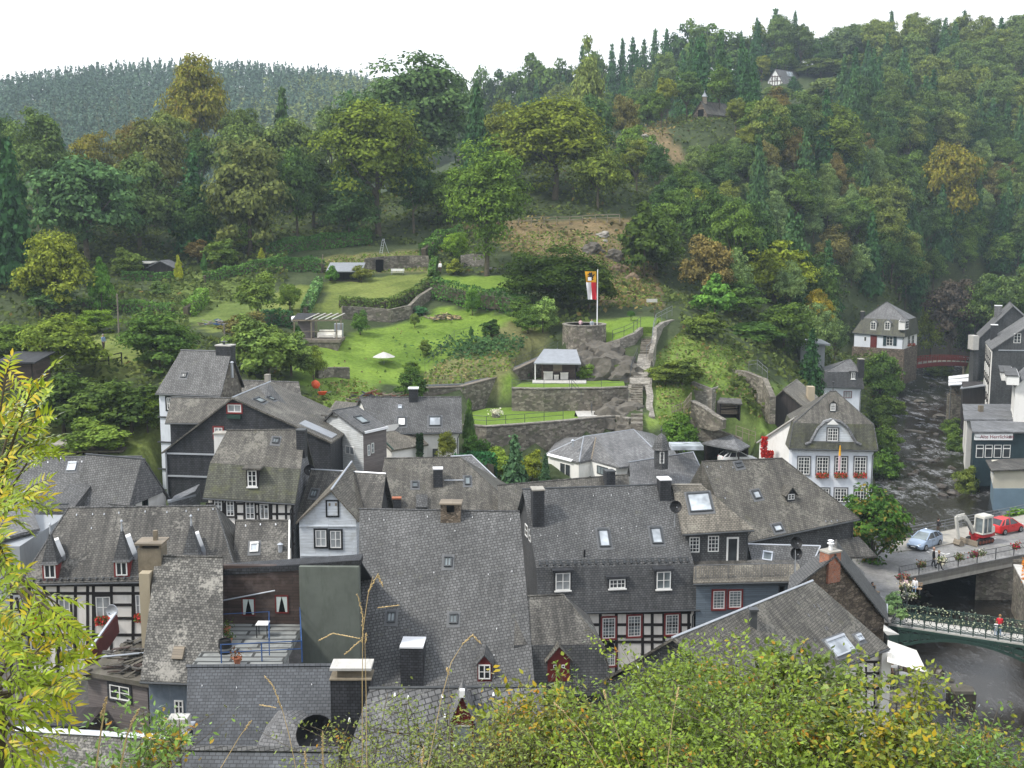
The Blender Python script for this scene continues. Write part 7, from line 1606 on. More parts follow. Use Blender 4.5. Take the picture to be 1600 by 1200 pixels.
m=MB();m.slab([[LM(832,599),LM(916,600),LM(916,595),LM(832,595)]],.12);m.v=[(v[0],v[1],v[2]+.1)for v in m.v];m.build('floor',M['concrete_pale'],T)
for i,(x,w,h,lb)in enumerate(((x0+1.05,1.0,.85,'pale box leaning against the hut front'),(x0+2.2,.5,.5,'small pale crate in the middle of the hut front'),(x0+2.9,.85,.75,'peaked pale crate beside the hut door post'))):
 T=thing('crate',lb,'crate',(x,y_+.3,zh+.1));m=MB();m.box(x,x+w,y_+.2,y_+.65,zh+.12,zh+.12+h);m.build('box',M['concrete_pale'],T);m=MB();m.box(x-.03,x+w+.03,y_+.17,y_+.68,zh+.12+h,zh+.17+h);m.build('lid',M['fabric_white'],T)
def rockmass(name,label,pts,r,mat='rock',seed=1,cat='rock'):
 rs=random.Random(seed);T=thing(name,label,cat,tuple(pts[0]));m=MB()
 bm=bmesh.new()
 for p in pts:
  q=bmesh.ops.create_icosphere(bm,subdivisions=3,radius=1)['verts'];ph=[rs.uniform(0,6)for _ in range(5)];R=r*rs.uniform(.7,1.2)
  for v in q:
   n=v.co.normalized();k=1+.2*math.sin(4*n.x+ph[0])*math.sin(3*n.z+ph[1])+.13*math.sin(9*n.y+ph[2]+4*n.x)+.09*math.sin(15*n.z+ph[3]+6*n.x)+rs.uniform(-.05,.05);v.co=Vector((n.x*R*k*1.2,n.y*R*k,n.z*R*k*.9))+(p-pts[0])
 me=bpy.data.meshes.new('rock_face');bm.to_mesh(me);bm.free();me.materials.append(M[mat]);o=bpy.data.objects.new('rock_face',me);COL.objects.link(o);o.parent=T;return T
rockmass('rock_outcrop','dark crag directly below the tower beside the hut',[P(925,553,134),P(945,560,132),P(962,580,130),P(930,585,129),P(912,575,131),P(975,590,128)],2.1,'rock',4)
rockmass('rock_outcrop','dark mossy crag between the lower terrace and the long stair',[P(960,640,121),P(975,655,119),P(955,665,118),P(985,672,116)],1.7,'rock',7)
rockmass('rock_outcrop','pale bare rock slab high on the tawny cliff',[P(941,371,181),P(946,381,179.5)],1.0,'rock_pale',9)
rockmass('rock_outcrop','grey broken rock rib halfway down the tawny cliff',[P(925,392,175),P(962,400,173.5)],1.2,'rock',10)
rockmass('rock_outcrop','brown broken rock ribs low on the tawny cliff beside the flag',[P(968,425,169.5),P(985,440,166),P(957,448,165),P(1003,462,160.5)],1.1,'rock_brown',21)
rockmass('rock_outcrop','pale stony outcrop at the top of the open slope below the chapel',[P(1000,222,239),P(985,225,239),P(1015,230,238)],1.8,'rock_pale',11)
stairs('stairs','narrow stone steps climbing across the crag under the tower',P(914,590,127),P(960,556,131),.9,'stone_pale')
stairs('stairs','stone steps with handrail between the two terrace lawns',LT(923,640)+Vector((0,.1,0)),LM(893,606)+Vector((0,.4,0)),1.1,'stone_pale')
railing('black handrail of the steps between the terrace lawns',[LT(925,648),LT(922,640)+Vector((0,-.7,0)),LM(893,607)+Vector((0,-.4,.05))],1.0,'gutter',1.6,2,.025)
s0,s1,s2,s3,s4=P(995,665,113.5),P(995,638,119),P(995,599,124.5),P(1003,560,130.5),P(1012,516,139)
stairs('stairs','long straight flight of stone steps below the small landing',s1,s2,1.25,'stone_wall');stairs('stairs','lowest dark flight of stone steps under the crag',s0,s1,1.2,'stone_wall')
lawn('path',[P(984,599,124.3),P(1016,599,124.3),P(1016,590,126),P(984,590,126)],2,'stone_pale')
stairs('stairs','upper flight of stone steps between curved walls beside the top lawn',P(1009,552,131.8),s4,1.35,'stone_wall')
lawn('path',[P(990,588,126.4),P(1012,588,126.4),P(1020,553,131.6),P(998,553,131.6)],1.6,'stone_pale')
wallrun('wall','pale whitewashed wavy wall stepping down beside the long stair',[P(1014,590,126),P(1013,602,124.2),P(1016,618,122),P(1014,632,119.8),P(1018,651,117)],1.4,.7,'stone_pale')
wallrun('wall','tall stone wall flanking the upper stair on its outer side',[P(1051,499,143),P(1035,503,139.5),P(1023,512,135),P(1022,530,132),P(1017,552,130)],5.5,.5,'stone_pale')
wallrun('wall','curved stone wall holding the top lawn beside the upper stair',[P(947,535,134.5),P(968,530,134),P(990,520,135),P(1002,511,137)],4.0,.5,'stone_pale')
wallrun('wall','side wall of the long stair on the crag side',[P(984,600,124),P(984,620,121.5),P(984,645,118)],2.5,.4,'stone_wall')
zt_=P(975,510,139).z
lawn('lawn',[P(947,534,134.6),P(968,529,134.2),P(990,519,135.3),P(1002,511,137.2),P(1022,511,137.5),P(1030,500,141),P(1000,498,143),P(948,503,142)],1.5)
railing('railing around the curved edge of the top lawn',[P(957,531,134.2),P(975,525,134.4),P(990,518,135.4),P(1001,509,137.2)],1.1,'gutter',1.2,2,.025)
railing('steel handrail climbing the outer side of the upper stair',[P(1010,556,131),P(1018,548,131.5),P(1021,518,134.5),P(1025,505,137.5),P(1050,492,142)],1.1,'steel',1.8,2,.03)
railing('handrail of steel bars on the sloping path between the stair flights',[P(985,590,126),P(988,578,127.5),P(996,560,130)],1.2,'gutter',.9,2,.025)
railing('path railing on the grassy bank climbing into the trees',[P(1050,510,145),P(1080,522,148),P(1120,545,149),P(1160,570,147)],1.0,'gutter',2.5,2,.03)
T=thing('sign','grey horizontal signboard on a single post above the top lawn','sign',tuple(P(1023,497,143)));q=P(1023,497,143);m=MB();zt=P(1023,468,143).z;m.tube([q,Vector((q.x,q.y,zt+.3))],.05);m.build('post',M['wood_dark'],T);m=MB();a=P(1010,471,143);m.box(a.x,P(1027,470,143).x,142.9,142.98,a.z-.1,a.z+.32);m.build('board',M['concrete_pale'],T)
tpx('small_tree','tiny dark round-headed tree on the top lawn',986,483,14,141,'round',DGR,base=.45,bpy_=505)
ramp_=[P(642,607,117),P(720,604,121),P(780,588,125),P(830,566,129.5),P(872,548,133)]
wallrun('wall','long stone wall under the rising track toward the tower',[p-Vector((0,0,.1))for p in ramp_],[2,3.5,4,4,4],.5,'stone_wall',cap='plank')
T=thing('garden_track','narrow goods track climbing along the wall to the tower','track',tuple(ramp_[0]))
m=MB()
for o in(.35,1.05):m.tube([p+Vector((0,o+.2,.12))for p in ramp_],.05,5)
m.build('rails',M['steel'],T);m=MB()
for a,b in zip(ramp_[:-1],ramp_[1:]):
 n=int((b-a).length/.7)
 for i in range(n):p=a.lerp(b,i/n);m.bbox(p+Vector((-.08,.3,.0)),(.16,0,0),(0,1.2,0),(0,0,.09))
m.build('sleepers',M['wood_dark'],T)
railing('thin wire railing beside the rising goods track',[p+Vector((0,1.7,.1))for p in ramp_],.9,'gutter',3,2,.018)
wallrun('wall','ruined angled stone wall with a dark inner face',[P(1135,577,131),P(1165,580,130),P(1196,592,127),P(1208,620,123)],[5,5,4.5,3],.6,'stone_wall')
wallrun('wall','tall broken stone corner with pale quoins beside the wood shelter',[P(1083,595,126),P(1112,607,124.5),P(1117,604,126),P(1133,580,131)],4.5,.6,'stone_pale')
wallrun('wall','stepped stair-side wall falling toward the wood shelter',[P(1082,628,122),P(1100,637,120.5),P(1118,650,119),P(1132,658,118)],[2.6,2.2,1.6,.8],.5,'stone_wall',cap='stone_pale')
lawn('lawn',[P(1082,594,126.2),P(1112,606,124.8),P(1132,580,130.8),P(1140,576,132),P(1095,572,134)],1.0)
T=thing('wood_shelter','open wood store with a slate pent roof among the ruined walls','shed',tuple(P(1140,655,119)));a,b=P(1124,650,119),P(1157,652,119);zt=P(1140,630,119).z
m=MB();m.slab([[P(1121,629,118.4),P(1160,631,118.4),P(1158,623,121),P(1125,621,121)]],.15);m.build('roof',M['slate_old'],T)
m=MB();m.box(a.x,a.x+.15,119,121,a.z-.5,zt);m.box(b.x-.15,b.x,119,121,a.z-.5,zt);m.box(a.x,b.x,120.8,121,a.z-.5,zt);m.build('frame',M['timber'],T)
m=MB();rr=random.Random(3)
for i in range(12):z=a.z+.1+rr.random()*1.2;m.bbox((a.x+.2,119.4+rr.random()*.3,z),(b.x-a.x-.4,0,rr.uniform(-.1,.1)),(0,.25,0),(0,0,.08))
m.build('boards',M['wood_weathered'],T)
railing('rough wooden paling fence on the grass slope by the ruins',[P(1050,655,119.5),P(1068,648,120.5),P(1080,632,122)],1.3,'wood_weathered',.35,2,.035)
railing('wooden post fence on the little lawn under the wood shelter',[P(1150,680,116),P(1170,687,116),P(1180,690,116)],1.0,'wood_weathered',.9,2,.03)
railing('railing atop the ruined angled wall',[P(1170,578,131),P(1183,576,131),P(1199,590,128)],1.0,'steel',1.5,2,.03)
wallrun('wall','low dark stone wall below the little lawn and the pavilion',[P(1090,664,121),P(1120,670,120.5),P(1160,684,119.5)],1.6,.5,'stone_wall')
railing('wooden fence along the cliff-top promenade under the big trees',[P(810,352,184),P(850,350,184.5),P(890,350,184.5),P(930,347,185),P(968,346,185)],1.1,'wood_weathered',2.5,2,.05)
def gpt(px,py,Y,dz=0):p=G(px,py,Y);return p+Vector((0,0,dz))
hedge('long dark clipped hedge climbing behind the garden shed',[gpt(415,425,172),gpt(470,412,175),gpt(530,402,177),gpt(580,392,179)],2.2,1.2,GRN)
hedge('lower terrace hedge with a pale top, running up to the dark shed',[gpt(320,455,160),gpt(360,442,163),gpt(410,432,166),gpt(440,425,168)],1.5,1.0,LGR)
hedge('hedge along the garden above the small orchard trees',[gpt(418,432,164),gpt(450,428,165),gpt(490,430,165),gpt(505,432,164)],2.0,1.0,GRN)
hedge('clipped hedge running downhill beside the garden path',[gpt(477,492,141),gpt(488,468,149),gpt(498,446,157)],1.2,1.0,(.12,.17,.07))
hedge('curved clipped hedge on top of the stone terrace wall',[gpt(530,484,147),gpt(560,482,147.5),gpt(600,480,148),gpt(640,468,151),gpt(675,452,156)],1.4,1.1,OLV)
hedge('ivy-like hedge bank dropping behind the big lawn',[gpt(680,462,152),gpt(710,470,150),gpt(740,480,148),gpt(790,488,146),gpt(830,498,143)],2.6,2.0,GRN,dens=20)
hedge('bright-topped hedge beside the gardener',[gpt(662,402,172),gpt(672,396,174),gpt(690,386,178),gpt(720,382,180)],2.2,1.6,LGR)
hedge('low hedge strip running up to the gardener',[gpt(674,430,163),gpt(676,418,167),gpt(680,408,170)],1.0,.8,LGR)
hedge('low hedge in front of the dark shed on the left terraces',[gpt(190,440,160),gpt(230,438,161),gpt(280,440,161)],1.3,.9,GRN)
hedge('straight pale-topped hedge across the left gardens',[gpt(120,480,142),gpt(170,480,142),gpt(230,482,141),gpt(270,484,140)],1.4,1.0,LGR)
hedge('rounded yellow-green hedge by the orchard lawn',[gpt(290,488,139),gpt(305,478,142),gpt(318,462,147)],1.9,1.3,(.15,.2,.045))
hedge('dark hedge behind the pergola terrace',[gpt(410,520,135),gpt(435,518,136),gpt(458,515,136)],2.0,1.0,DGR)
hedge('tall dark-green clipped yard hedge right of the white rendered house',[P(716,730,103)-Vector((0,0,1.2)),P(740,724,105)-Vector((0,0,1.2)),P(768,733,100)-Vector((0,0,1.2))],2.4,1.0,(.03,.08,.035),dens=34)
wallrun('wall','rubble terrace wall at the back of the big lawn',[gpt(535,510,142,1.6),gpt(570,508,143,1.6),gpt(610,508,143,1.6),gpt(640,500,145,1.6),gpt(655,484,149,1.5),gpt(676,470,152,1.3)],2.2,.5,'stone_wall')
wallrun('wall','high garden wall with a dark doorway behind the white bench',[gpt(570,425,166,1.8),gpt(600,424,167,1.9),gpt(640,422,168,1.8),gpt(670,420,168,1.6)],2.6,.5,'stone_wall')
q=gpt(593,424,166);m=MB();m.box(q.x-.5,q.x+.55,q.y-.35,q.y+.2,q.z-.2,q.z+1.7);o=m.build('cellar_opening',M['void'],org=q);tag(o,'dark cellar doorway in the wall behind the white bench','doorway')
wallrun('wall','rough stone wall under the lone tall maple',[gpt(720,424,168,1.5),gpt(740,424,168,1.7),gpt(757,424,168,1.5)],2.6,.5,'stone_pale')
bench('white bench on the lawn before the cellar wall',gpt(621,432,164),(-.05,-1,0),1.9,'white_paint')
person('gardener in pale shirt and dark trousers standing between hedges',gpt(688,426,164),(-.3,-1,0),'cloth_white','cloth_brown','hair_grey',1.78,.0,(.3,.3))
pz=gpt(162,549,118.5);person('man in blue shirt on the small lawn among orchard trees',pz,(.8,-.5,0),'cloth_blue','cloth_brown','hair_grey',1.75,.1,(.4,.4))
def shed(name,label,px0,px1,pyt,pyb,Y,roofmat,wallmat,depth=3,lift=.6,openf=False,gableroof=False,over=.4):
 a,b=P(px0,pyb,Y),P(px1,pyb,Y);T=thing(name,label,'shed',tuple(a));zt=P((px0+px1)/2,pyt,Y).z;z0=a.z-1
 m=MB()
 if openf:m.box(a.x,b.x,Y+1.4,Y+depth,z0,zt);m.box(a.x,a.x+.12,Y,Y+1.4,z0,zt-.05);m.box(a.x+.12,b.x-.1,Y,Y+.08,z0,a.z+.8)
 else:m.box(a.x,b.x,Y,Y+depth,z0,zt)
 m.build('wall',M[wallmat],T)
 r=MB()
 if gableroof:
  xm=(a.x+b.x)/2;h=(b.x-a.x)*.28;A0=Vector((a.x-over,Y-over,zt-.1));X0=Vector((xm,Y-over,zt+h));B0=Vector((b.x+over,Y-over,zt-.1));D=Vector((0,depth+2*over,0));r.slab([[A0,X0,X0+D,A0+D],[X0,B0,B0+D,X0+D]],.12)
  m=MB();m.add([(a.x,Y+.02,zt),(b.x,Y+.02,zt),(xm,Y+.02,zt+h-.15),(a.x,Y+depth,zt),(b.x,Y+depth,zt),(xm,Y+depth,zt+h-.15)],[[0,1,2],[3,5,4],[0,2,5,3],[1,4,5,2]]);m.build('gable',M[wallmat],T)
 else:r.slab([[Vector((a.x-over,Y-over,zt+.05)),Vector((b.x+over,Y-over,zt+.05)),Vector((b.x+over,Y+depth+over,zt+lift)),Vector((a.x-over,Y+depth+over,zt+lift))]],.14)
 r.build('roof',M[roofmat],T)
 for x in(a.x+.05,b.x-.05):m=MB();m.tube([(x,Y-.05,z0),(x,Y-.05,zt)],.06);m.build('post',M['timber'],T)
 return T
shed('shed','open dark garden shed with a wide pale sheet roof above the clipped lawns',515,562,424,447,160,'lead','wood_black',3.2,1.1,True)
shed('shed','low black shed with a ridged tin roof among the left gardens',234,270,417,437,163,'slate_wall_light','wood_black',4,gableroof=True)
shed('shed','small lean-to with white junk on its roof, attached to the black shed',219,233,411,435,163.5,'concrete_pale','wood_black',2.5,.2)
shed('shed','black hut with a curved roof behind the lone maple',766,791,420,440,166,'slate_grey','wood_black',3,.4)
shed('shed','dark timber outbuilding behind the ash branch',2,52,566,592,104,'slate_wall','wood_dark',4,.5)
shed('shed','little tarred shed on the grass behind the broad slate house',130,187,704,718,97,'plank','wood_black',3,.3)
shed('outbuilding','stone pigeon-loft like hut with a flat slab, next to the tarred shed',88,122,694,716,97.5,'concrete','stone_pale',2.5,.1)
shed('shed','rust-brown box shed at the end of the big lawn',786,806,534,550,138,'rust','rust',2,.1)
shed('shed','flat dark roof half sunk in hedges high on the left slope',400,418,369,378,183,'rust','wood_black',3,.1)
a=P(462,530,131.5);zf=a.z;T=thing('pergola','weathered pergola terrace with slanted white roof bars beside the big lawn','pergola',tuple(a));xa,xb=a.x,P(532,530,131.5).x
m=MB();m.box(xa-.2,xb+.1,130.6,134.6,zf-.3,zf);m.build('deck',M['plank'],T);m=MB();m.box(xa,xb-.2,130.7,134.4,zf-2,zf-.3);m.build('stone_base',M['stone_wall'],T)
m=MB();xm=P(487,530,132).x;m.box(xa+.1,xm,132.5,134.4,zf,zf+2.1);m.build('store',M['clad_brown'],T)
for x in(xa,xm+.2,xb-.3):
 for y in(130.8,134.2):m=MB();m.tube([(x,y,zf),(x,y,zf+2.2)],.07);m.build('post',M['wood_weathered'],T)
m=MB();m.box(xa-.2,xb,130.7,130.85,zf+2.15,zf+2.3);m.box(xa-.2,xb,134.2,134.35,zf+2.5,zf+2.65);m.box(xa-.1,xb-.2,130.75,130.83,zf+.9,zf+.98);m.build('beam',M['wood_weathered'],T)
for i in range(5):m=MB();x=lerp(xm,xb-.4,i/4);m.beam((x-.4,130.6,zf+2.35),(x+.5,134.5,zf+2.75),.14,.06);m.build('roof_bar',M['concrete_pale'],T)
m=MB();m.slab([[(xa-.3,131.6,zf+2.3),(xm+.1,131.6,zf+2.3),(xm+.1,134.6,zf+2.75),(xa-.3,134.6,zf+2.75)]],.1)if False else m.slab([[Vector((xa-.3,131.6,zf+2.3)),Vector((xm+.1,131.6,zf+2.3)),Vector((xm+.1,134.6,zf+2.75)),Vector((xa-.3,134.6,zf+2.75))]],.1);m.build('roof',M['slate_wall'],T)
c=Vector((lerp(xm,xb,.55),132.4,zf));T=thing('sofa','white cushioned garden sofa on the pergola deck','sofa',tuple(c));m=MB();m.box(c.x-1.1,c.x+.6,132.2,133,zf+.15,zf+.45);m.build('seat',M['fabric_white'],T);m=MB();m.box(c.x-1.1,c.x+.6,132.85,133.05,zf+.45,zf+.95);m.build('backrest',M['fabric_white'],T);m=MB();m.box(c.x-1.25,c.x-1.1,132.2,133,zf+.1,zf+.65);m.build('armrest',M['fabric_white'],T);m=MB();m.box(c.x+.6,c.x+.75,132.2,133,zf+.1,zf+.65);m.build('armrest',M['fabric_white'],T)
c=Vector((c.x+1.15,132.6,zf));T=thing('armchair','white garden armchair at the end of the sofa','armchair',tuple(c));m=MB();m.box(c.x-.3,c.x+.35,132.3,132.9,zf+.12,zf+.45);m.build('seat',M['fabric_white'],T);m=MB();m.box(c.x-.3,c.x+.35,132.85,133,zf+.45,zf+.9);m.build('backrest',M['fabric_white'],T)
c=gpt(529,516,135);T=thing('garden_cupboard','grey metal cupboard at the end of the pergola','cupboard',tuple(c));m=MB();m.box(c.x-.5,c.x+.5,135,135.7,c.z-.2,c.z+1.7);m.build('body',M['zinc'],T);m=MB();m.box(c.x-.45,c.x-.03,134.96,135,c.z+.1,c.z+1.6);m.build('door',M['lead'],T);m=MB();m.box(c.x+.03,c.x+.45,134.96,135,c.z+.1,c.z+1.6);m.build('door',M['lead'],T)
for i,(px,py,lb)in enumerate(((462,499,'white rounded water tank on the pergola store roof'),(471,500,'second paler tank lying beside the first one'))):q=P(px,py,133.5);T=thing('water_tank',lb,'tank',tuple(q));m=MB();m.lathe(q+Vector((-.5,0,0)),[(.05,0),(.3,.05),(.36,.2),(.36,.8),(.3,.95),(.05,1.0)],12,Vector((1,0,.1)));m.build('drum',M['white_metal'],T);m=MB();m.lathe(q+Vector((-.05,0,.3)),[(.1,0),(.1,.12)],8);m.build('cap',M['zinc'],T)
q=gpt(600,571,128);T=thing('parasol','closed-down pale grey parasol at the lower edge of the big lawn','parasol',tuple(q));m=MB();m.lathe(q+Vector((0,0,.9)),[(1.3,0),(.7,.3),(.05,.55)],8);m.build('canopy',M['concrete_pale'],T);m=MB();m.tube([q,q+Vector((0,0,1.4))],.03);m.build('pole',M['steel'],T)
q=gpt(55,590,103);T=thing('parasol','white parasol by the timber outbuilding behind the ash branch','parasol',tuple(q));m=MB();m.lathe(q+Vector((0,0,2.0)),[(1.2,0),(.6,.3),(.05,.5)],8);m.build('canopy',M['fabric_white'],T);m=MB();m.tube([q,q+Vector((0,0,2.4))],.03);m.build('pole',M['steel'],T)
q=gpt(497,604,112.5);T=thing('cement_mixer','orange cement mixer on the plot behind the town','cement mixer',tuple(q));m=MB();m.lathe(q+Vector((-.2,0,.9)),[(.1,-.4),(.38,-.2),(.42,.1),(.25,.45)],12,Vector((-.5,-.2,.8)));m.build('drum',M['orange_plastic'],T);m=MB();m.tube([q+Vector((-.3,0,0)),q+Vector((0,0,.8)),q+Vector((.4,0,0))],.04);m.build('stand',M['steel'],T)
q=gpt(503,609,112);T=thing('wheelbarrow','faded red wheelbarrow tipped by the cement mixer','wheelbarrow',tuple(q));m=MB();m.add([q+Vector((-.4,-.3,.5)),q+Vector((.5,-.3,.55)),q+Vector((.5,.3,.55)),q+Vector((-.4,.3,.5)),q+Vector((-.2,-.2,.2)),q+Vector((.3,-.2,.2)),q+Vector((.3,.2,.2)),q+Vector((-.2,.2,.2))],[[0,1,2,3],[4,7,6,5],[0,4,5,1],[1,5,6,2],[2,6,7,3],[3,7,4,0]]);m.build('tray',M['orange_plastic'],T);m=MB();m.lathe(q+Vector((-.55,-.04,.18)),[(.02,0),(.18,0),(.18,.08),(.02,.08)],12,Vector((0,1,0)));m.build('wheel',M['tyre'],T);m=MB();m.tube([q+Vector((-.5,0,.2)),q+Vector((.9,-.25,.5))],.02);m.tube([q+Vector((-.5,0,.2)),q+Vector((.9,.25,.5))],.02);m.build('handles',M['steel'],T)
def heap(name,label,c,r,n,mats,Lr=(.4,2.),seed=1,flat=.35,cat='heap'):
 rs=random.Random(seed);T=thing(name,label,cat,tuple(c));m=MB()
 for i in range(n):
  a=rs.uniform(0,6.28);q=math.sqrt(rs.random())*r;p=c+Vector((math.cos(a)*q*1.5,math.sin(a)*q,flat*r*(1-q/r)*rs.random()+.08));b=rs.uniform(0,6.28);L=rs.uniform(*Lr);m.mi=rs.randrange(len(mats));m.beam(p,p+Vector((math.cos(b)*L,math.sin(b)*L,rs.uniform(-.12,.3)*L)),rs.uniform(.08,.25),rs.uniform(.04,.12))
 m.build('planks',[M[x]for x in mats],T);return T
heap('lumber_heap','heap of old planks and rusty ladders on the slope below the lawn',gpt(575,606,114.5),2.6,90,['wood_weathered','rust','plank','slate_wall'],seed=2)
heap('lumber_heap','grey slatted boards stacked on the plot above the pale clad gable',gpt(560,612,112.5),1.6,34,['plank','concrete','steel'],seed=3)
heap('brush_heap','brown brush heap on the big lawn',gpt(697,497,144),1.5,110,['wood_weathered','straw','bark'],(.3,1.0),5,.5)
heap('brush_heap','grey garden rubbish heap with blue bags by the left orchard',gpt(340,503,135),1.3,60,['concrete','wood_weathered','steel_blue'],(.3,.9),6,.5)
wallrun('wall','low garden wall with rubble above the plot',[gpt(495,590,118,1.0),gpt(520,585,120,1.0),gpt(545,582,121,1.1)],2,.5,'stone_wall')
railing('wooden paddock rail in front of the man in blue',[gpt(148,566,114.5),gpt(170,566,114.5),gpt(190,562,115)],1.1,'timber',1.6,2,.06)
railing('dark sloping fence rail on the grass by the tall grey-white house',[gpt(226,722,93),gpt(245,712,94.5)],1.0,'timber',1.5,2,.06)
for i,(px,py,Y,h,lb)in enumerate(((186,525,121,5.2,'bare grey wooden pole rising among the orchard trees'),(351,531,122,2.6,'short white marker post at the garden edge'),(505,425,166,2.0,'short grey post by the garden shed'))):q=gpt(px,py,Y);m=MB();m.tube([q,q+Vector((0,0,h))],.08);m.lathe(q+Vector((0,0,h)),[(.1,0),(.02,.12)],6);tag(m.build('pole',M['plank'],org=q),lb,'pole')
T=thing('ladder','aluminium stepladder under the tall oak','ladder',tuple(gpt(598,392,174)));q=gpt(598,392,174)
m=MB();m.beam(q+Vector((-.5,0,0)),q+Vector((0,0,2.3)),.06);m.beam(q+Vector((-.1,0,0)),q+Vector((.3,0,2.3)),.06)
for k in range(6):t=(k+.7)/6.5;m.beam(q+Vector((-.5+.5*t,0,2.3*t)),q+Vector((-.1+.4*t,0,2.3*t)),.04)
m.build('climbing_side',M['zinc'],T);m=MB();m.beam(q+Vector((.9,.3,0)),q+Vector((.15,0,2.3)),.06);m.build('prop',M['zinc'],T)
railing('thin netting fence between big lawn and vegetable patch',[gpt(664,577,127),gpt(690,562,131),gpt(710,545,136),gpt(735,543,137)],1.0,'gutter',2,2,.015)
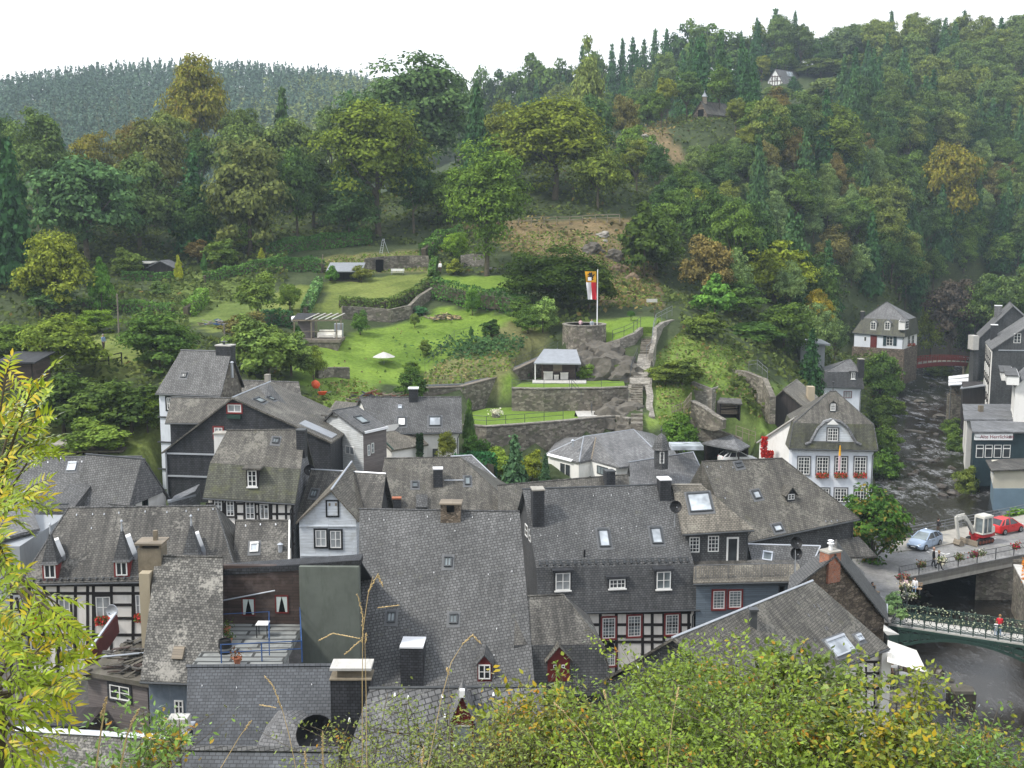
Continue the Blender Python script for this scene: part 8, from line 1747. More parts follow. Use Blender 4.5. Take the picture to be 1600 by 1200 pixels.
HERO=[('golden tall broadleaf tree rising above the wood against the far hill',305,93,100,222,'gold',(.13,.115,.03)),('dark pointed fir standing free against the hazy far hill',86,190,62,188,'fir',SPR),('orange-tinged round tree beside the free-standing fir',143,203,75,208,'gold',(.13,.11,.035)),('black-green fir at the very edge of the wood',8,212,95,152,'fir',SPR),('russet tree top left of the golden tall tree',203,186,62,225,'gold',(.13,.095,.035)),('broad blue-green tree in the middle of the left wood',128,236,165,168,'round',(.055,.09,.055)),('dull olive-brown tree under the golden tall tree',232,192,125,192,'round',(.085,.082,.04)),('dark spruce wedged between the olive and the brownish tree',300,232,80,178,'spruce',SPR),('brownish green spreading tree over the left gardens',385,220,150,175,'round',(.085,.088,.045)),('pair-topped dark conifer behind the left wood',440,135,60,238,'fir',(.04,.065,.03)),('green rounded tree under the pair-topped conifer',452,180,115,205,'round',(.085,.105,.045)),('dark tree filling the gap left of the great yellow-green oak',487,232,95,190,'round',(.05,.065,.03)),('great yellow-green oak with a tall bare trunk above the garden shed',588,158,185,183,'oak',(.085,.1,.025)),('massive blue-green tree crowning the wood behind the oak',648,88,205,222,'oak',(.06,.09,.05)),('dark conifer peeping out left of the massive blue-green tree',548,138,55,245,'spruce',SPR),('lone maple with a bare trunk in front of the black hut',760,232,140,163,'oak',(.07,.1,.028)),('smaller green tree between the oak and the lone maple',688,262,100,188,'round',(.065,.09,.03)),('yellowish oak on the castle rock with a forked trunk',868,155,175,196,'oak',(.115,.125,.03)),('yellow-green tree at the back of the castle rock group',795,165,130,205,'oak',(.12,.12,.032)),('light green tree at the cliff edge end of the promenade',935,225,85,190,'oval',(.1,.115,.035)),('tall pale birch standing above the castle rock',918,74,75,262,'birch',(.12,.13,.055)),('rounded yellow-green tree among the far left gardens',80,360,115,140,'oval',(.125,.13,.03)),('dark green pointed bush tree beside the rounded yellow one',155,398,42,140,'cypress',(.06,.11,.03)),('golden columnar cypress next to the black ridged shed',278,396,17,158,'cypress',(.2,.19,.03)),('thin golden cypress in the hedge terraces',408,386,14,170,'cypress',(.15,.15,.03)),('small dark cypress behind the golden columnar one',318,396,13,166,'cypress',(.04,.08,.035)),('low apple tree on the orchard lawn',402,432,72,139,'shrub',(.09,.115,.04)),('slim young fruit tree on the orchard lawn',452,440,38,142,'round',(.09,.12,.035)),('big orchard tree with yellowing top behind the ash branch',92,495,135,112,'oval',(.105,.125,.035)),('dark orchard tree above the tall grey-white house',245,486,138,113,'round',(.055,.085,.03)),('bright green orchard tree behind the man in blue',148,482,75,128,'round',(.1,.14,.03)),('dull green orchard tree at the picture edge',18,505,120,120,'round',(.07,.095,.03)),('shaded bush tree on the slope under the orchard',150,590,150,102,'shrub',(.055,.075,.03)),('fresh green bush climbing the side of the tall grey-white house',228,612,60,100,'shrub',(.09,.12,.03)),('dark yew mass at the foot of the tawny cliff',862,388,150,146,'oak',(.03,.045,.014)),('second dark yew behind the flagpole',920,405,95,146,'round',(.034,.046,.016)),('dark pointed yew on the right shoulder of the tawny cliff',1008,318,90,168,'cypress',(.045,.062,.022)),('bright green feathery larch beside the path above the stair',1118,432,75,150,'cypress',(.07,.13,.04)),('yellow-topped broad tree above the ruined walls',1212,372,120,178,'oval',(.13,.14,.028)),('orange-gold tree between the yellow-topped tree and the grey block',1278,455,52,172,'gold',(.19,.14,.025)),('slim dark spruce in front of the plain grey block',1270,510,46,148,'spruce',SPR),('dense green tree to the left of the yellow-topped one',1150,440,100,162,'round',(.055,.085,.03)),('russet-brown tree on the slope above the larch',1128,372,75,182,'gold',(.1,.085,.03)),('dark green tree over the ruined angled wall',1180,500,110,150,'round',(.045,.075,.028)),('lower green tree leaning over the ruined walls',1228,470,105,158,'round',(.06,.085,.028)),('dark domed tree next to the chapel',1148,118,66,275,'round',(.032,.055,.045)),('yellowish oak halfway up the slope right of the chapel',1298,165,115,268,'oak',(.085,.105,.03)),('golden-brown tree in the dark upper right wood',1490,218,95,290,'gold',(.15,.125,.03)),('weeping yellow-green tree close beside the villa',1458,465,60,247,'birch',(.12,.13,.035)),('dark purple-leaved beech behind the weeping tree',1492,432,85,245,'round',PUR),('street chestnut with rusting leaf edges beside the brown hipped house',1368,762,140,99,'chestnut',(.045,.085,.026)),('blue-green spruce in the yard between hipped roof and bungalow',804,676,62,99,'fir',(.05,.085,.065)),('slim small spruce by the bungalow wall',852,706,30,101,'fir',(.045,.075,.055)),('reddish-green slim tree before the white rendered house',697,672,34,102,'oval',(.11,.11,.035)),('narrow dark conifer by the corner of the white rendered house',733,625,26,108,'cypress',(.05,.08,.03)),('tree over the stream beneath the villa',1378,552,80,192,'round',(.06,.09,.03)),('dark spruce by the half-timbered hilltop house',1240,118,36,372,'spruce',SPR),('pale round willow-like tree below the hilltop gable',1300,122,95,345,'round',(.1,.115,.06)),('leafy tree hiding the foot of the half-timbered hilltop house',1213,134,62,368,'round',(.08,.1,.04)),('tall spruce pair member, broader, on the skyline',1212,12,50,400,'spruce',(.045,.075,.05)),('tall spruce pair member, slimmer, on the skyline',1243,14,28,402,'spruce',(.04,.068,.05)),('airy tree with sky showing through on the skyline',1318,38,58,402,'round',(.075,.095,.06)),]
occ=np.zeros((150,200),bool)
yy_,xx_=np.mgrid[0:150,0:200]
def mark(cx,top,w,bot):
 cy=(top+bot)/2;e=(((xx_*8+4-cx)/(w*.44))**2+((yy_*8+4-cy)/max(4,(bot-top)*.46))**2)<1
 new=(e&~occ).sum();tot=e.sum();return e,new,tot
for lb,cx,top,w,Y,kind,col in HERO:
 kw={}
 if 'bare trunk'in lb or 'bare trunk'in lb or 'tall bare'in lb:kw=dict(base=.2)
 if 'street chestnut'in lb:kw=dict(base=.25,bpy_=915)
 if 'forked'in lb:kw=dict(base=.12)
 if 'weeping'in lb:kw=dict(bpy_=556)
 tpx('tree',lb,cx,top,w,Y,kind,col,**kw)
 p=P(cx,top,Y);g=proj((p.x,p.y,ground(p.x,p.y)));e,_,_=mark(cx,top,w,min(g[1],top+w*1.2));occ|=e
for bx in((1325,470,1440,560),(1080,145,1130,190),(1195,105,1250,148),(1268,118,1300,136),(870,330,1000,500),(930,205,1080,215),(1400,560,1600,1200),(985,480,1060,650),(1060,545,1240,720)):
 occ[bx[1]//8:bx[3]//8+1,bx[0]//8:bx[2]//8+1]=True
KINDS={'spruce':('spruce',[SPR,(.032,.062,.04),(.04,.07,.042)],(5.6,8.2),(15,21),'dark slender spruce'),'green':('round',[(.062,.088,.03),(.07,.1,.035),(.055,.08,.036)],(6.5,10),(9,14),'rounded mid-green broadleaf tree'),'dark':('oval',[(.045,.07,.03),(.04,.065,.035)],(6,9),(10,15),'dark green broadleaf tree'),'grey':('oval',[(.11,.14,.08),(.12,.145,.075),(.1,.13,.08)],(4,6.5),(7,11),'slender grey-green young tree'),'yellow':('round',[(.13,.13,.035),(.115,.12,.04)],(5.5,8.5),(8,12),'yellowing broadleaf tree'),'rust':('oval',[(.115,.082,.045),(.105,.085,.045)],(5,8),(8,12),'rust-brown broadleaf tree'),'beech':('round',[(.08,.1,.045),(.1,.11,.045),(.07,.092,.045)],(8,12),(13,19),'broad olive beech'),}
PROT=[(1082,146,1130,188,262),(1198,104,1246,140,385),(1272,118,1298,132,390),(1328,468,1440,548,240),(1184,600,1262,660,130)]
def put(X,Y,kd,zone,thr=.12,sc=1.):
 kind,cols,wr,hr,word=KINDS[kd];g=ground(X,Y);w=R_.uniform(*wr)*sc;h=R_.uniform(*hr)*sc
 b=proj((X,Y,g));t=proj((X,Y,g+h));wp=w*FPX/Y
 if t[0]<-40-wp/2 or t[0]>1640+wp/2 or t[1]>1190:return False
 for q in PROT:
  if Y<q[4]and t[0]+wp*.5>q[0]and t[0]-wp*.5<q[2]and t[1]<q[3]and b[1]>q[1]:return False
 e,new,tot=mark(t[0],t[1],wp,min(b[1],t[1]+wp*2.0))
 if tot==0 or new<thr*tot or new<2:return False
 occ[:]|=e
 tree({'spruce':'spruce_tree','grey':'young_tree','beech':'beech_tree'}.get(kd,'broadleaf_tree'),word+' '+zone,X,Y,g+h,w,kind,R_.choice(cols),word+'s '+zone);return True
rw=random.Random(21);cand=[]
for j in range(54):
 for i in range(84):
  Y=150+j*5.6+rw.uniform(-2.4,2.4);X=-115+i*(3.9+.0105*Y)+rw.uniform(-2,2)-(Y-150)*.35
  cand.append((Y,X))
for j in range(36):
 for i in range(44):cand.append((192+j*4.6+rw.uniform(-2,2),48+i*4.4+rw.uniform(-2,2)))
cand.sort();ntree=0
rv,_w=river_d(np.array([c[1]for c in cand]),np.array([c[0]for c in cand]))
for(Y,X),dr in zip(cand,rv):
 if ntree>=300:break
 g=ground(X,Y);px,py=proj((X,Y,g))
 if dr<(2.2 if px>1360 and Y>240 else 5)or not(-30<px<1650):continue
 if px<820 and Y<176+max(0,(px-450)*.02):continue
 if 820<=px<1010 and Y<200:continue
 if 1010<=px<1330 and(Y<160 or(px<1090 and Y<172)):continue
 if px>=1330 and(Y<236 or(px>1520 and Y<215)):continue
 if px>760 and 930<px<1090 and 195<py<300 and rw.random()<.75:continue
 if Y>330 and px<700:continue
 u=rw.random()
 if px<760:kd='dark'if u<.4 else('green'if u<.8 else('spruce'if u<.83 else 'beech'));zn='in the wood above the gardens'
 elif py<120 and px<1060:kd='spruce'if u<.85 else 'dark';zn='in the skyline row behind the birch'
 elif Y>345 and px>1250:kd='beech'if u<.7 else('dark'if u<.85 else 'spruce');zn='on the crest of the high wood'
 elif Y>345:kd='green'if u<.35 else('yellow'if u<.5 else('spruce'if u<.85 else 'beech'));zn='round the hilltop house'
 elif px>1380 and py>380:kd='green'if u<.35 else('spruce'if u<.6 else('rust'if u<.7 else('yellow'if u<.8 else 'dark')));zn='on the bank behind the villa'
 elif px>1180 and py>270:kd='grey'if u<.66 else('green'if u<.84 else('spruce'if u<.9 else 'rust'));zn='on the young slope above the villa'
 elif px>1180:kd='dark'if u<.4 else('beech'if u<.65 else('spruce'if u<.83 else('rust'if u<.9 else 'yellow')));zn='in the high wood'
 elif py<215:kd='yellow'if u<.25 else('green'if u<.6 else('spruce'if u<.75 else 'grey'));zn='around the chapel'
 else:kd='green'if u<.4 else('grey'if u<.6 else('yellow'if u<.75 else('rust'if u<.85 else 'dark')));zn='on the slope below the chapel'
 if px>1360 and py>370 and kd!='spruce':kd=rw.choice(['beech','dark','beech','green'])
 sc=.72 if(1000<px<1180 and 200<py<420)else 1.
 if put(X,Y,kd,zn,sc=sc):ntree+=1
SKY=[(712,130),(760,118),(800,106),(870,90),(930,74),(1000,62),(1050,42),(1090,28),(1125,40),(1160,52),(1200,40),(1250,45),(1290,60),(1345,46),(1400,50),(1500,47),(1550,55),(1650,62)]
px=716.
while px<1645:
 top=float(np.interp(px,[a for a,b in SKY],[b for a,b in SKY]))+rw.uniform(-5,11);sp_=(880<px<1050 and rw.random()<.8)or rw.random()<.12
 kd='spruce'if sp_ else('beech'if px>1180 else('green'if rw.random()<.6 else 'dark'));kind,cols,_,_,word=KINDS[kd]
 Y=rw.uniform(404,418)if px>900 else rw.uniform(410,424);zn='closing the skyline of the high wood'
 p=P(px,top-(10 if sp_ else 0),Y);w=rw.uniform(30,38)if sp_ else rw.uniform(52,72);t_=tree({'spruce':'spruce_tree','beech':'beech_tree'}.get(kd,'broadleaf_tree'),word+' '+zn,p.x,p.y,p.z,w*Y/FPX,'spruce'if sp_ else 'shrub',rw.choice(cols),word+'s '+zn)
 px+=w*(.5 if sp_ else .52)
for i in range(18):
 px=1262+i*21;p=P(px,rw.uniform(86,104),391);tree('broadleaf_tree','low broadleaf tree closing the wood edge on the ridge',p.x,p.y,p.z,rw.uniform(10,14),'shrub',(.075,.09,.035),'low broadleaf trees closing the wood edge on the ridge')
def far_wood():
 rs=np.random.RandomState(5);C=[];F=[]
 n=4300;X=rs.uniform(-330,40,n);Y=rs.uniform(430,760,n);g=ground_np(X,Y);Q=[];Mi=[]
 for x,y,z in zip(X,Y,g):
  pin=(x<-95+rs.normal(0,22));h=rs.uniform(10,16)if pin else rs.uniform(9,13);w=h*(.3 if pin else .85)
  m=52 if pin else 44;t=rs.rand(m)**(.8 if pin else 1);a=rs.uniform(0,6.28,m)
  if pin:r=w*.5*(1-t)**.9+.15;p=np.stack([x+np.cos(a)*r,y+np.sin(a)*r,z+h*(.15+.87*t)],1);nr=np.stack([np.cos(a),np.sin(a),.7*np.ones(m)],1);s=.55
  else:e=unit(rs.normal(0,1,(m,3)));e[:,2]=abs(e[:,2])*1.2-.2;p=np.array([x,y,z+h*.55])+e*[w*.5,w*.5,h*.45];nr=e+[0,0,.3];s=.8
  Q.append(leaf_quads(rs,p,nr,s,.8,.35));Mi.append(np.full(m,0 if pin else 1))
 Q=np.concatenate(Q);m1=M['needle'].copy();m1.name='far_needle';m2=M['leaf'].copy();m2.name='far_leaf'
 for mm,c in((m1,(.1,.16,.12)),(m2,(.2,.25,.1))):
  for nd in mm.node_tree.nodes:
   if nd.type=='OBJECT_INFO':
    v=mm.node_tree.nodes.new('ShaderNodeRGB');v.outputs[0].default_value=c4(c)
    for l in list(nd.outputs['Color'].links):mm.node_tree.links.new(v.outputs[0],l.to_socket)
 o=bpy.data.objects.new('forest',quads_mesh('forest',Q,[m1,m2],np.concatenate(Mi)));COL.objects.link(o);o['kind']='stuff'
far_wood()
def undergrowth():
 rs=np.random.RandomState(8);n=240000;X=rs.uniform(-110,175,n);Y=rs.uniform(88,330,n);g=ground_np(X,Y);f=Y*cp-(g-CAMZ)*sp;sx=800+FPX*X/f;sy=600-FPX*(Y*sp+(g-CAMZ)*cp)/f
 ok=(sx>-40)&(sx<1640)&(sy>150)&(sy<760);d,_=river_d(X,Y);ok&=d>2.2
 for poly in([(440,610),(455,540),(520,500),(690,430),(800,430),(850,500),(870,560),(1060,480),(1060,700),(640,720),(600,640)],[(290,500),(480,430),(690,420),(690,490),(300,530)],[(920,490),(1060,490),(1060,560),(920,560)],[(1040,540),(1140,560),(1140,690),(1010,690)],[(130,535),(225,535),(225,575),(130,575)],[(190,650),(260,650),(260,740),(80,740)],[(450,385),(680,385),(680,440),(450,440)]):ok&=~inpoly(sx,sy,poly)
 ok&=~((g<5.5)&(Y<150)&(sx<1380))&~((sx>1180)&(sx<1375)&(sy>660))&~((sx>200)&(sy>640)&(sx<1180))
 dry=inpoly(sx,sy,[(690,345),(990,335),(1045,490),(940,490),(800,400)])|inpoly(sx,sy,[(930,200),(1050,195),(1090,265),(990,270)])
 ok&=~(dry&(rs.rand(n)<.5))
 nz=np.sin(X*.35+1.3*np.sin(Y*.21))*np.sin(Y*.31+X*.13);h=np.where(nz>-.1,.3+1.3*rs.rand(n)*np.maximum(nz,0.15),.12);ok&=rs.rand(n)<.35+.65*(nz>-.1)
 X,Y,g,h,dry=X[ok],Y[ok],g[ok],h[ok],dry[ok];p=np.stack([X,Y,g+h],1)
 nr=np.tile([0,-.35,1.],(len(X),1));mi=np.where(dry&(rs.rand(len(X))<.6),1,np.where(rs.rand(len(X))<.03,2,0))
 mats=[]
 for nm,c in(('low_leaves',(.1,.135,.042)),('dry_grass',(.2,.165,.07)),('rust_leaves',(.13,.1,.04))):
  mm=M['leaf'].copy();mm.name=nm;mats.append(mm)
  for nd in mm.node_tree.nodes:
   if nd.type=='OBJECT_INFO':
    v=mm.node_tree.nodes.new('ShaderNodeRGB');v.outputs[0].default_value=c4(c)
    for l in list(nd.outputs['Color'].links):mm.node_tree.links.new(v.outputs[0],l.to_socket)
 o=bpy.data.objects.new('undergrowth',quads_mesh('undergrowth',leaf_quads(rs,p,nr,.34,.7,.7),mats,mi));COL.objects.link(o);o['kind']='stuff'
undergrowth()
def tufts():
 rs=np.random.RandomState(18);n=70000;X=rs.uniform(-45,45,n);Y=rs.uniform(108,182,n);g=ground_np(X,Y);f=Y*cp-(g-CAMZ)*sp;sx=800+FPX*X/f;sy=600-FPX*(Y*sp+(g-CAMZ)*cp)/f;ok=np.zeros(n,bool)
 for poly in([(1022,560),(1060,522),(1178,552),(1130,640),(1030,665)],[(640,600),(700,560),(810,545),(840,560),(720,612)],[(452,420),(520,402),(660,392),(668,424),(540,428)],[(480,602),(560,592),(640,640),(500,640)],[(1080,600),(1180,600),(1180,690),(1080,690)],[(700,350),(985,342),(1035,480),(940,480),(810,400)],[(470,540),(560,520),(690,485),(840,500),(850,530),(800,585),(640,600),(455,598)]):ok|=inpoly(sx,sy,poly)&(rs.rand(n)<(.02 if poly[0]==(470,540)else 1))
 X,Y,g=X[ok],Y[ok],g[ok];m=len(X);h=rs.uniform(.06,.3,m);mats=[]
 for nm,c in(('green_blades',(.14,.21,.045)),('dry_blades',(.24,.21,.1))):
  mm=M['leaf'].copy();mm.name=nm;mats.append(mm)
  for nd in mm.node_tree.nodes:
   if nd.type=='OBJECT_INFO':
    v=mm.node_tree.nodes.new('ShaderNodeRGB');v.outputs[0].default_value=c4(c)
    for l in list(nd.outputs['Color'].links):mm.node_tree.links.new(v.outputs[0],l.to_socket)
 o=bpy.data.objects.new('grass',quads_mesh('grass',leaf_quads(rs,np.stack([X,Y,g+h*.5],1),np.tile([0,-.8,.6],(m,1)),.16,.8,.5),mats,(rs.rand(m)<.3).astype(int)));COL.objects.link(o);o['kind']='stuff'
tufts()
def bush(lb,px,py,w,h,Y,col,kind='shrub',name='shrub'):
 p=G(px,py,Y);return tree(name,lb,p.x,p.y,p.z+h,w,kind,col,cat='shrub')
BUSH=[('dark clipped cypress bush on the pergola front',466,528,1.3,2.2,131,(.03,.06,.025),'cypress'),('clipped cone bush beside the garden shed',519,446,1.9,2.6,159,(.05,.1,.03),'cypress'),('flowering rose bush right of the garden shed',565,444,3.2,2.3,160,(.1,.1,.035),'shrub'),('round fresh bush behind the gardener',712,412,4.5,4.6,170,(.12,.17,.035),'round'),('yellowing bush below the gardener',711,432,2.8,2.2,163,(.16,.16,.04),'shrub'),('dark bush at the hedge end below the gardener',679,443,2.2,1.8,158,(.05,.08,.03),'shrub'),('upright green bush behind the big lawn',738,494,2.2,3.4,145,(.07,.12,.035),'oval'),('clipped square dark bush by the vegetable patch',767,553,2.6,2.1,136,(.035,.06,.025),'shrub'),('small dark cone by the vegetable patch',736,551,.7,1.6,136,(.03,.06,.025),'cypress'),('pale grey-green round bush at the tower side',848,528,3.6,4.2,138,(.13,.17,.075),'shrub'),('dark bush beside the pale round bush',825,540,3.4,3.0,137,(.06,.09,.03),'shrub'),('green shrub on the slope right of the pale bush',815,520,4,3,141,(.06,.09,.03),'shrub'),('little fruit bush on the big lawn',664,556,1.6,2.0,131,(.09,.11,.04),'round'),('young tree with bare stem on the big lawn edge',648,510,1.5,2.0,141,(.09,.11,.045),'round'),('blue-green shrub in the corner of the terrace wall',657,492,2.0,1.3,146,(.06,.13,.08),'shrub'),('climbing shrub by the terrace wall',563,520,2.2,2.8,137,(.06,.1,.035),'shrub'),('dense green bush on the rubble slope',642,606,3.6,3.2,116,(.05,.08,.03),'shrub'),('low bush by the closed parasol',643,577,2,1.6,126,(.08,.11,.035),'shrub'),('wild shrubs behind the low slate house, tallest',420,600,6.5,5,112,(.1,.13,.05),'shrub'),('grey-green wild shrub behind the low slate house',455,590,5,4.5,116,(.11,.14,.06),'shrub'),('wild shrub next to the low slate house chimney',395,585,5.5,5.5,113,(.095,.12,.05),'shrub'),('yellow-green wild shrub by the cement mixer',490,585,2.6,3.4,117,(.13,.15,.045),'oval'),('brown-leaved shrub beneath the orchard lawn',385,530,6,3,128,(.09,.075,.04),'shrub'),('ivy bush clinging to the crag under the tower',935,560,3.2,2.2,131,(.06,.09,.03),'shrub'),('low green bush at the crag foot by the hut',915,590,2.6,1.8,127.5,(.07,.1,.03),'shrub'),('scrubby bush on the crag beside the long stair',968,585,3,2.2,128.5,(.075,.095,.035),'shrub'),('broad bush behind the broken stone corner',1100,560,5,3,138,(.085,.105,.035),'shrub'),('dark bush hanging over the low wall near the turret',1058,700,4.2,3.8,112,(.06,.1,.028),'shrub'),('olive bush above the stair wall',1065,615,5,3.2,126,(.075,.09,.03),'shrub'),('scrub on the bank beside the long stair',1040,600,4,2.4,126,(.085,.1,.035),'shrub'),('green bush on the stream bank below the town house corner',1383,705,4.5,5,150,(.06,.1,.03),'shrub'),('bush on the stream bank level with the town house roof',1385,660,4.5,5.5,165,(.08,.115,.035),'shrub'),('bank bush beneath the tree by the villa',1375,625,6,6,178,(.075,.1,.035),'shrub'),('bank bush by the red bridge end',1400,612,4,3.6,200,(.095,.12,.04),'shrub'),('pale leafy bush above the stream by the weeping tree',1470,545,7,3.4,250,(.11,.13,.05),'shrub'),('bank shrub left of the restaurant sign',1503,690,3.2,4,150,(.085,.105,.035),'shrub'),('tall bank shrub above the restaurant',1498,650,4,5,168,(.06,.085,.03),'shrub'),('olive shrub drooping over the stream beside the annex',1512,725,3.4,5,142,(.085,.095,.035),'shrub'),('small green islet bush in the stream',1487,742,3,1.6,145,(.1,.15,.035),'shrub'),('dark bank shrub below the wood shack',1490,628,4,3.5,182,(.06,.085,.03),'shrub'),('fresh green bank growth under the cream annex',1570,806,4.5,2.6,124,(.11,.17,.035),'shrub'),('green bank growth reaching the picture edge under the annex',1600,800,4.5,3,123,(.1,.16,.035),'shrub'),('bamboo-like yellow-green bush in the yard of the white rendered house',783,735,4.2,3.4,103,(.13,.16,.04),'shrub'),('yellowish bush by the bungalow side',832,738,2.5,3,104,(.16,.16,.035),'shrub'),('dark shrub behind the yard hedge',745,690,3,3,107,(.05,.09,.03),'shrub'),('shadowy shrub below the shaded bush tree',205,660,7,4.5,100,(.05,.07,.028),'shrub'),('light grassy shrub at the foot of the slope',150,705,6,3,97,(.1,.13,.04),'shrub'),('dark shrub left of the grassy one',100,670,7,5,102,(.045,.065,.025),'shrub'),('mixed shrub beside the black shed',200,432,5,4,162,(.075,.095,.035),'shrub'),('grey-leaved bush by the black shed',252,462,3,2,150,(.085,.115,.06),'shrub'),('shrub row beneath the yellow rounded tree, widest',60,460,7,4,148,(.05,.08,.035),'shrub'),('blue-tinged shrub below the yellow rounded tree',80,490,6,3.5,140,(.06,.095,.05),'shrub'),('tall garden shrub near the small dark cypress',345,428,6,4.5,168,(.075,.1,.035),'shrub'),('rose-brown shrub behind the golden columnar cypress',310,425,4,3.5,172,(.11,.075,.045),'shrub'),('bright leafy shrub on the upper hedge terrace',385,408,5,4,176,(.1,.14,.045),'shrub')]
for b in BUSH:bush(*b)
rs=np.random.RandomState(6);c=G(755,570,132);pp=[]
for i in range(1500):x,y=c.x+rs.normal(0,3.2),c.y+rs.normal(0,2.0);pp.append([x,y,ground(x,y)+rs.rand()*.7])
loose_plant('vegetable_patch','bluish leafy vegetable patch between lawn and goods track',pp,np.tile([0,-.3,1.],(1500,1)),.22,M['leaf'],(.07,.14,.055),cat='plants',kind='stuff')
def creeper(lb,pl,box,n,col,size=.13,name='creeper',mat='leaf'):
 u0,u1,v0,v1=pl.rect(*box);rs=np.random.RandomState(n);pp=[list(pl.pt(rs.uniform(u0,u1),rs.uniform(v0,v1),.05+rs.rand()*.2))for _ in range(n)]
 return loose_plant(name,lb,pp,np.tile(np.array(pl.n)+[0,0,.4],(n,1)),size,M[mat],col,cat='climbing plant')
pw=PL(P(655,740,101.6),(1,0,0),(0,0,1));creeper('narrow dark ivy column on the white rendered wall',pw,(651,677,661,715),420,(.03,.055,.025))
pw=PL(P(1195,715,114),(1,0,0),(0,0,1));creeper('scarlet creeper hanging beside the white lean-to',pw,(1189,682,1198,714),330,(.5,.03,.025));creeper('scarlet creeper spreading along the foot of the white lean-to',pw,(1195,704,1208,715),220,(.5,.04,.03))
def leaf_blades(rs,base,dirs,ups,L,W,curl=.25):
 """pointed leaves made of two bent halves: (n,6,3)"""
 n=len(base);d=unit(dirs);s=unit(np.cross(d,ups));u=np.cross(s,d);L=L[:,None];W=W[:,None]
 a=base;m=base+d*L*.45+u*L*.06;t=base+d*L-u*L*curl*.5
 return np.stack([a,m*.55+a*.45+s*W*.42-u*W*.1,m+s*W*.5-u*W*.12,t,m-s*W*.5-u*W*.12,m*.55+a*.45-s*W*.42-u*W*.1],1)
def big_bush(label,cx,top,bot,w,Y,col,mat,n,L=(.035,.06),asp=.5,seed=1,stems=26,name='bush',dy=1.2,shape=1.):
 """leafy shrub: branching stems from the slope, leaves set along the twigs"""
 rs=np.random.RandomState(seed);n=int(n*1.85);zt=P(cx,top,Y).z;c=P(cx,bot,Y);gz=ground(c.x,Y);W=w*Y/FPX
 T=thing(name,label,'shrub',(c.x,Y,gz));m=MB();tw=[]
 for i in range(stems):
  u=rs.uniform(-1,1);v=rs.uniform(-1,1);hx=c.x+u*W*.5;hy=Y+v*dy;hz=lerp(zt-.24,gz,.02+.4*abs(u)**2.2*shape)-rs.rand()*.35*(zt-c.z+.3)
  b=Vector((c.x+u*W*.22,Y+v*.3,gz-.1));h=Vector((hx,hy,hz));md=b.lerp(h,.5)+Vector((rs.normal(0,.1),rs.normal(0,.1),.1))
  m.tube([b,md,h],[.011,.007,.003],5);tw.append((md,h))
  for k in range(7):
   t=rs.uniform(.1,1);o=md.lerp(h,t);e=o+Vector((rs.normal(0,.28),rs.normal(0,.28),rs.uniform(-.05,.3)));m.tube([o,e],[.004,.0015],4,cap=False);tw.append((o,e));
 m.build('stems',M['bark'],T)
 tw=np.array([[list(a),list(b)]for a,b in tw]);k=rs.randint(0,len(tw),n);t=rs.uniform(.05,1.05,n)[:,None]
 base=tw[k,0]*(1-t)+tw[k,1]*t+rs.normal(0,.05,(n,3));d=unit(tw[k,1]-tw[k,0])*.5+unit(rs.normal(0,1,(n,3)))+[0,0,-.1]
 Ls=rs.uniform(L[0],L[1],n)*.98;Q=leaf_blades(rs,base-np.array([c.x,Y,gz]),d,np.tile([0,0,1.],(n,1))+rs.normal(0,.35,(n,3)),Ls,Ls*asp)
 o=bpy.data.objects.new('foliage',quads_mesh('foliage',Q,[M[mat]]));COL.objects.link(o);o.parent=T;o.color=c4(col);return T
G1=(.24,.34,.05)
big_bush('broad leafy bush with orange-tipped leaves filling the lower right',1120,1008,1220,380,9.2,G1,'leaf_fg',15000,seed=1,stems=70,shape=.35)
big_bush('leafy bush with many orange leaves further along the slope',1270,1035,1220,230,9.8,(.21,.29,.06),'leaf_fg',10000,(.05,.085),.6,seed=2,stems=50,shape=.4)
big_bush('denser green bush nearer the viewer at the bottom',1060,1075,1230,420,7.6,(.21,.31,.05),'leaf_fg',11000,(.028,.048),seed=3,stems=60,shape=.3)
big_bush('yellowing loose bush under the red dormer',850,1075,1220,170,8.6,(.28,.34,.05),'leaf_fg2',3200,(.05,.085),.55,seed=4,stems=22,shape=.6)
big_bush('yellow-leaved bush in the lower right corner',1490,1105,1230,240,8.4,(.28,.34,.05),'leaf_fg2',5600,(.04,.075),.55,seed=5,stems=36,shape=.7)
big_bush('dark green bush at the lower right corner edge',1590,1140,1240,190,7.8,(.17,.28,.06),'leaf_fg',3600,(.03,.055),seed=6,stems=26,shape=.5)
big_bush('thin small-leaved shrub standing before the wide black chimney',620,1120,1230,260,8.0,(.23,.29,.08),'leaf_fg',5200,(.024,.04),seed=7,stems=40,shape=.35)
big_bush('thin small-leaved shrub to the side of the red dormer',770,1125,1230,150,7.6,(.23,.3,.08),'leaf_fg',3000,(.024,.04),seed=17,stems=24,shape=.35)
big_bush('fresh green seedling clump on the pale-capped roof edge',165,1142,1235,150,8.2,(.19,.32,.08),'leaf_fg',1900,(.05,.085),.4,seed=8,stems=18,shape=.5)
big_bush('small yellow and russet seedling by the little chimney',235,1140,1230,34,8.0,(.32,.22,.03),'leaf_fg2',130,(.05,.08),.5,seed=9,stems=5,shape=.3)
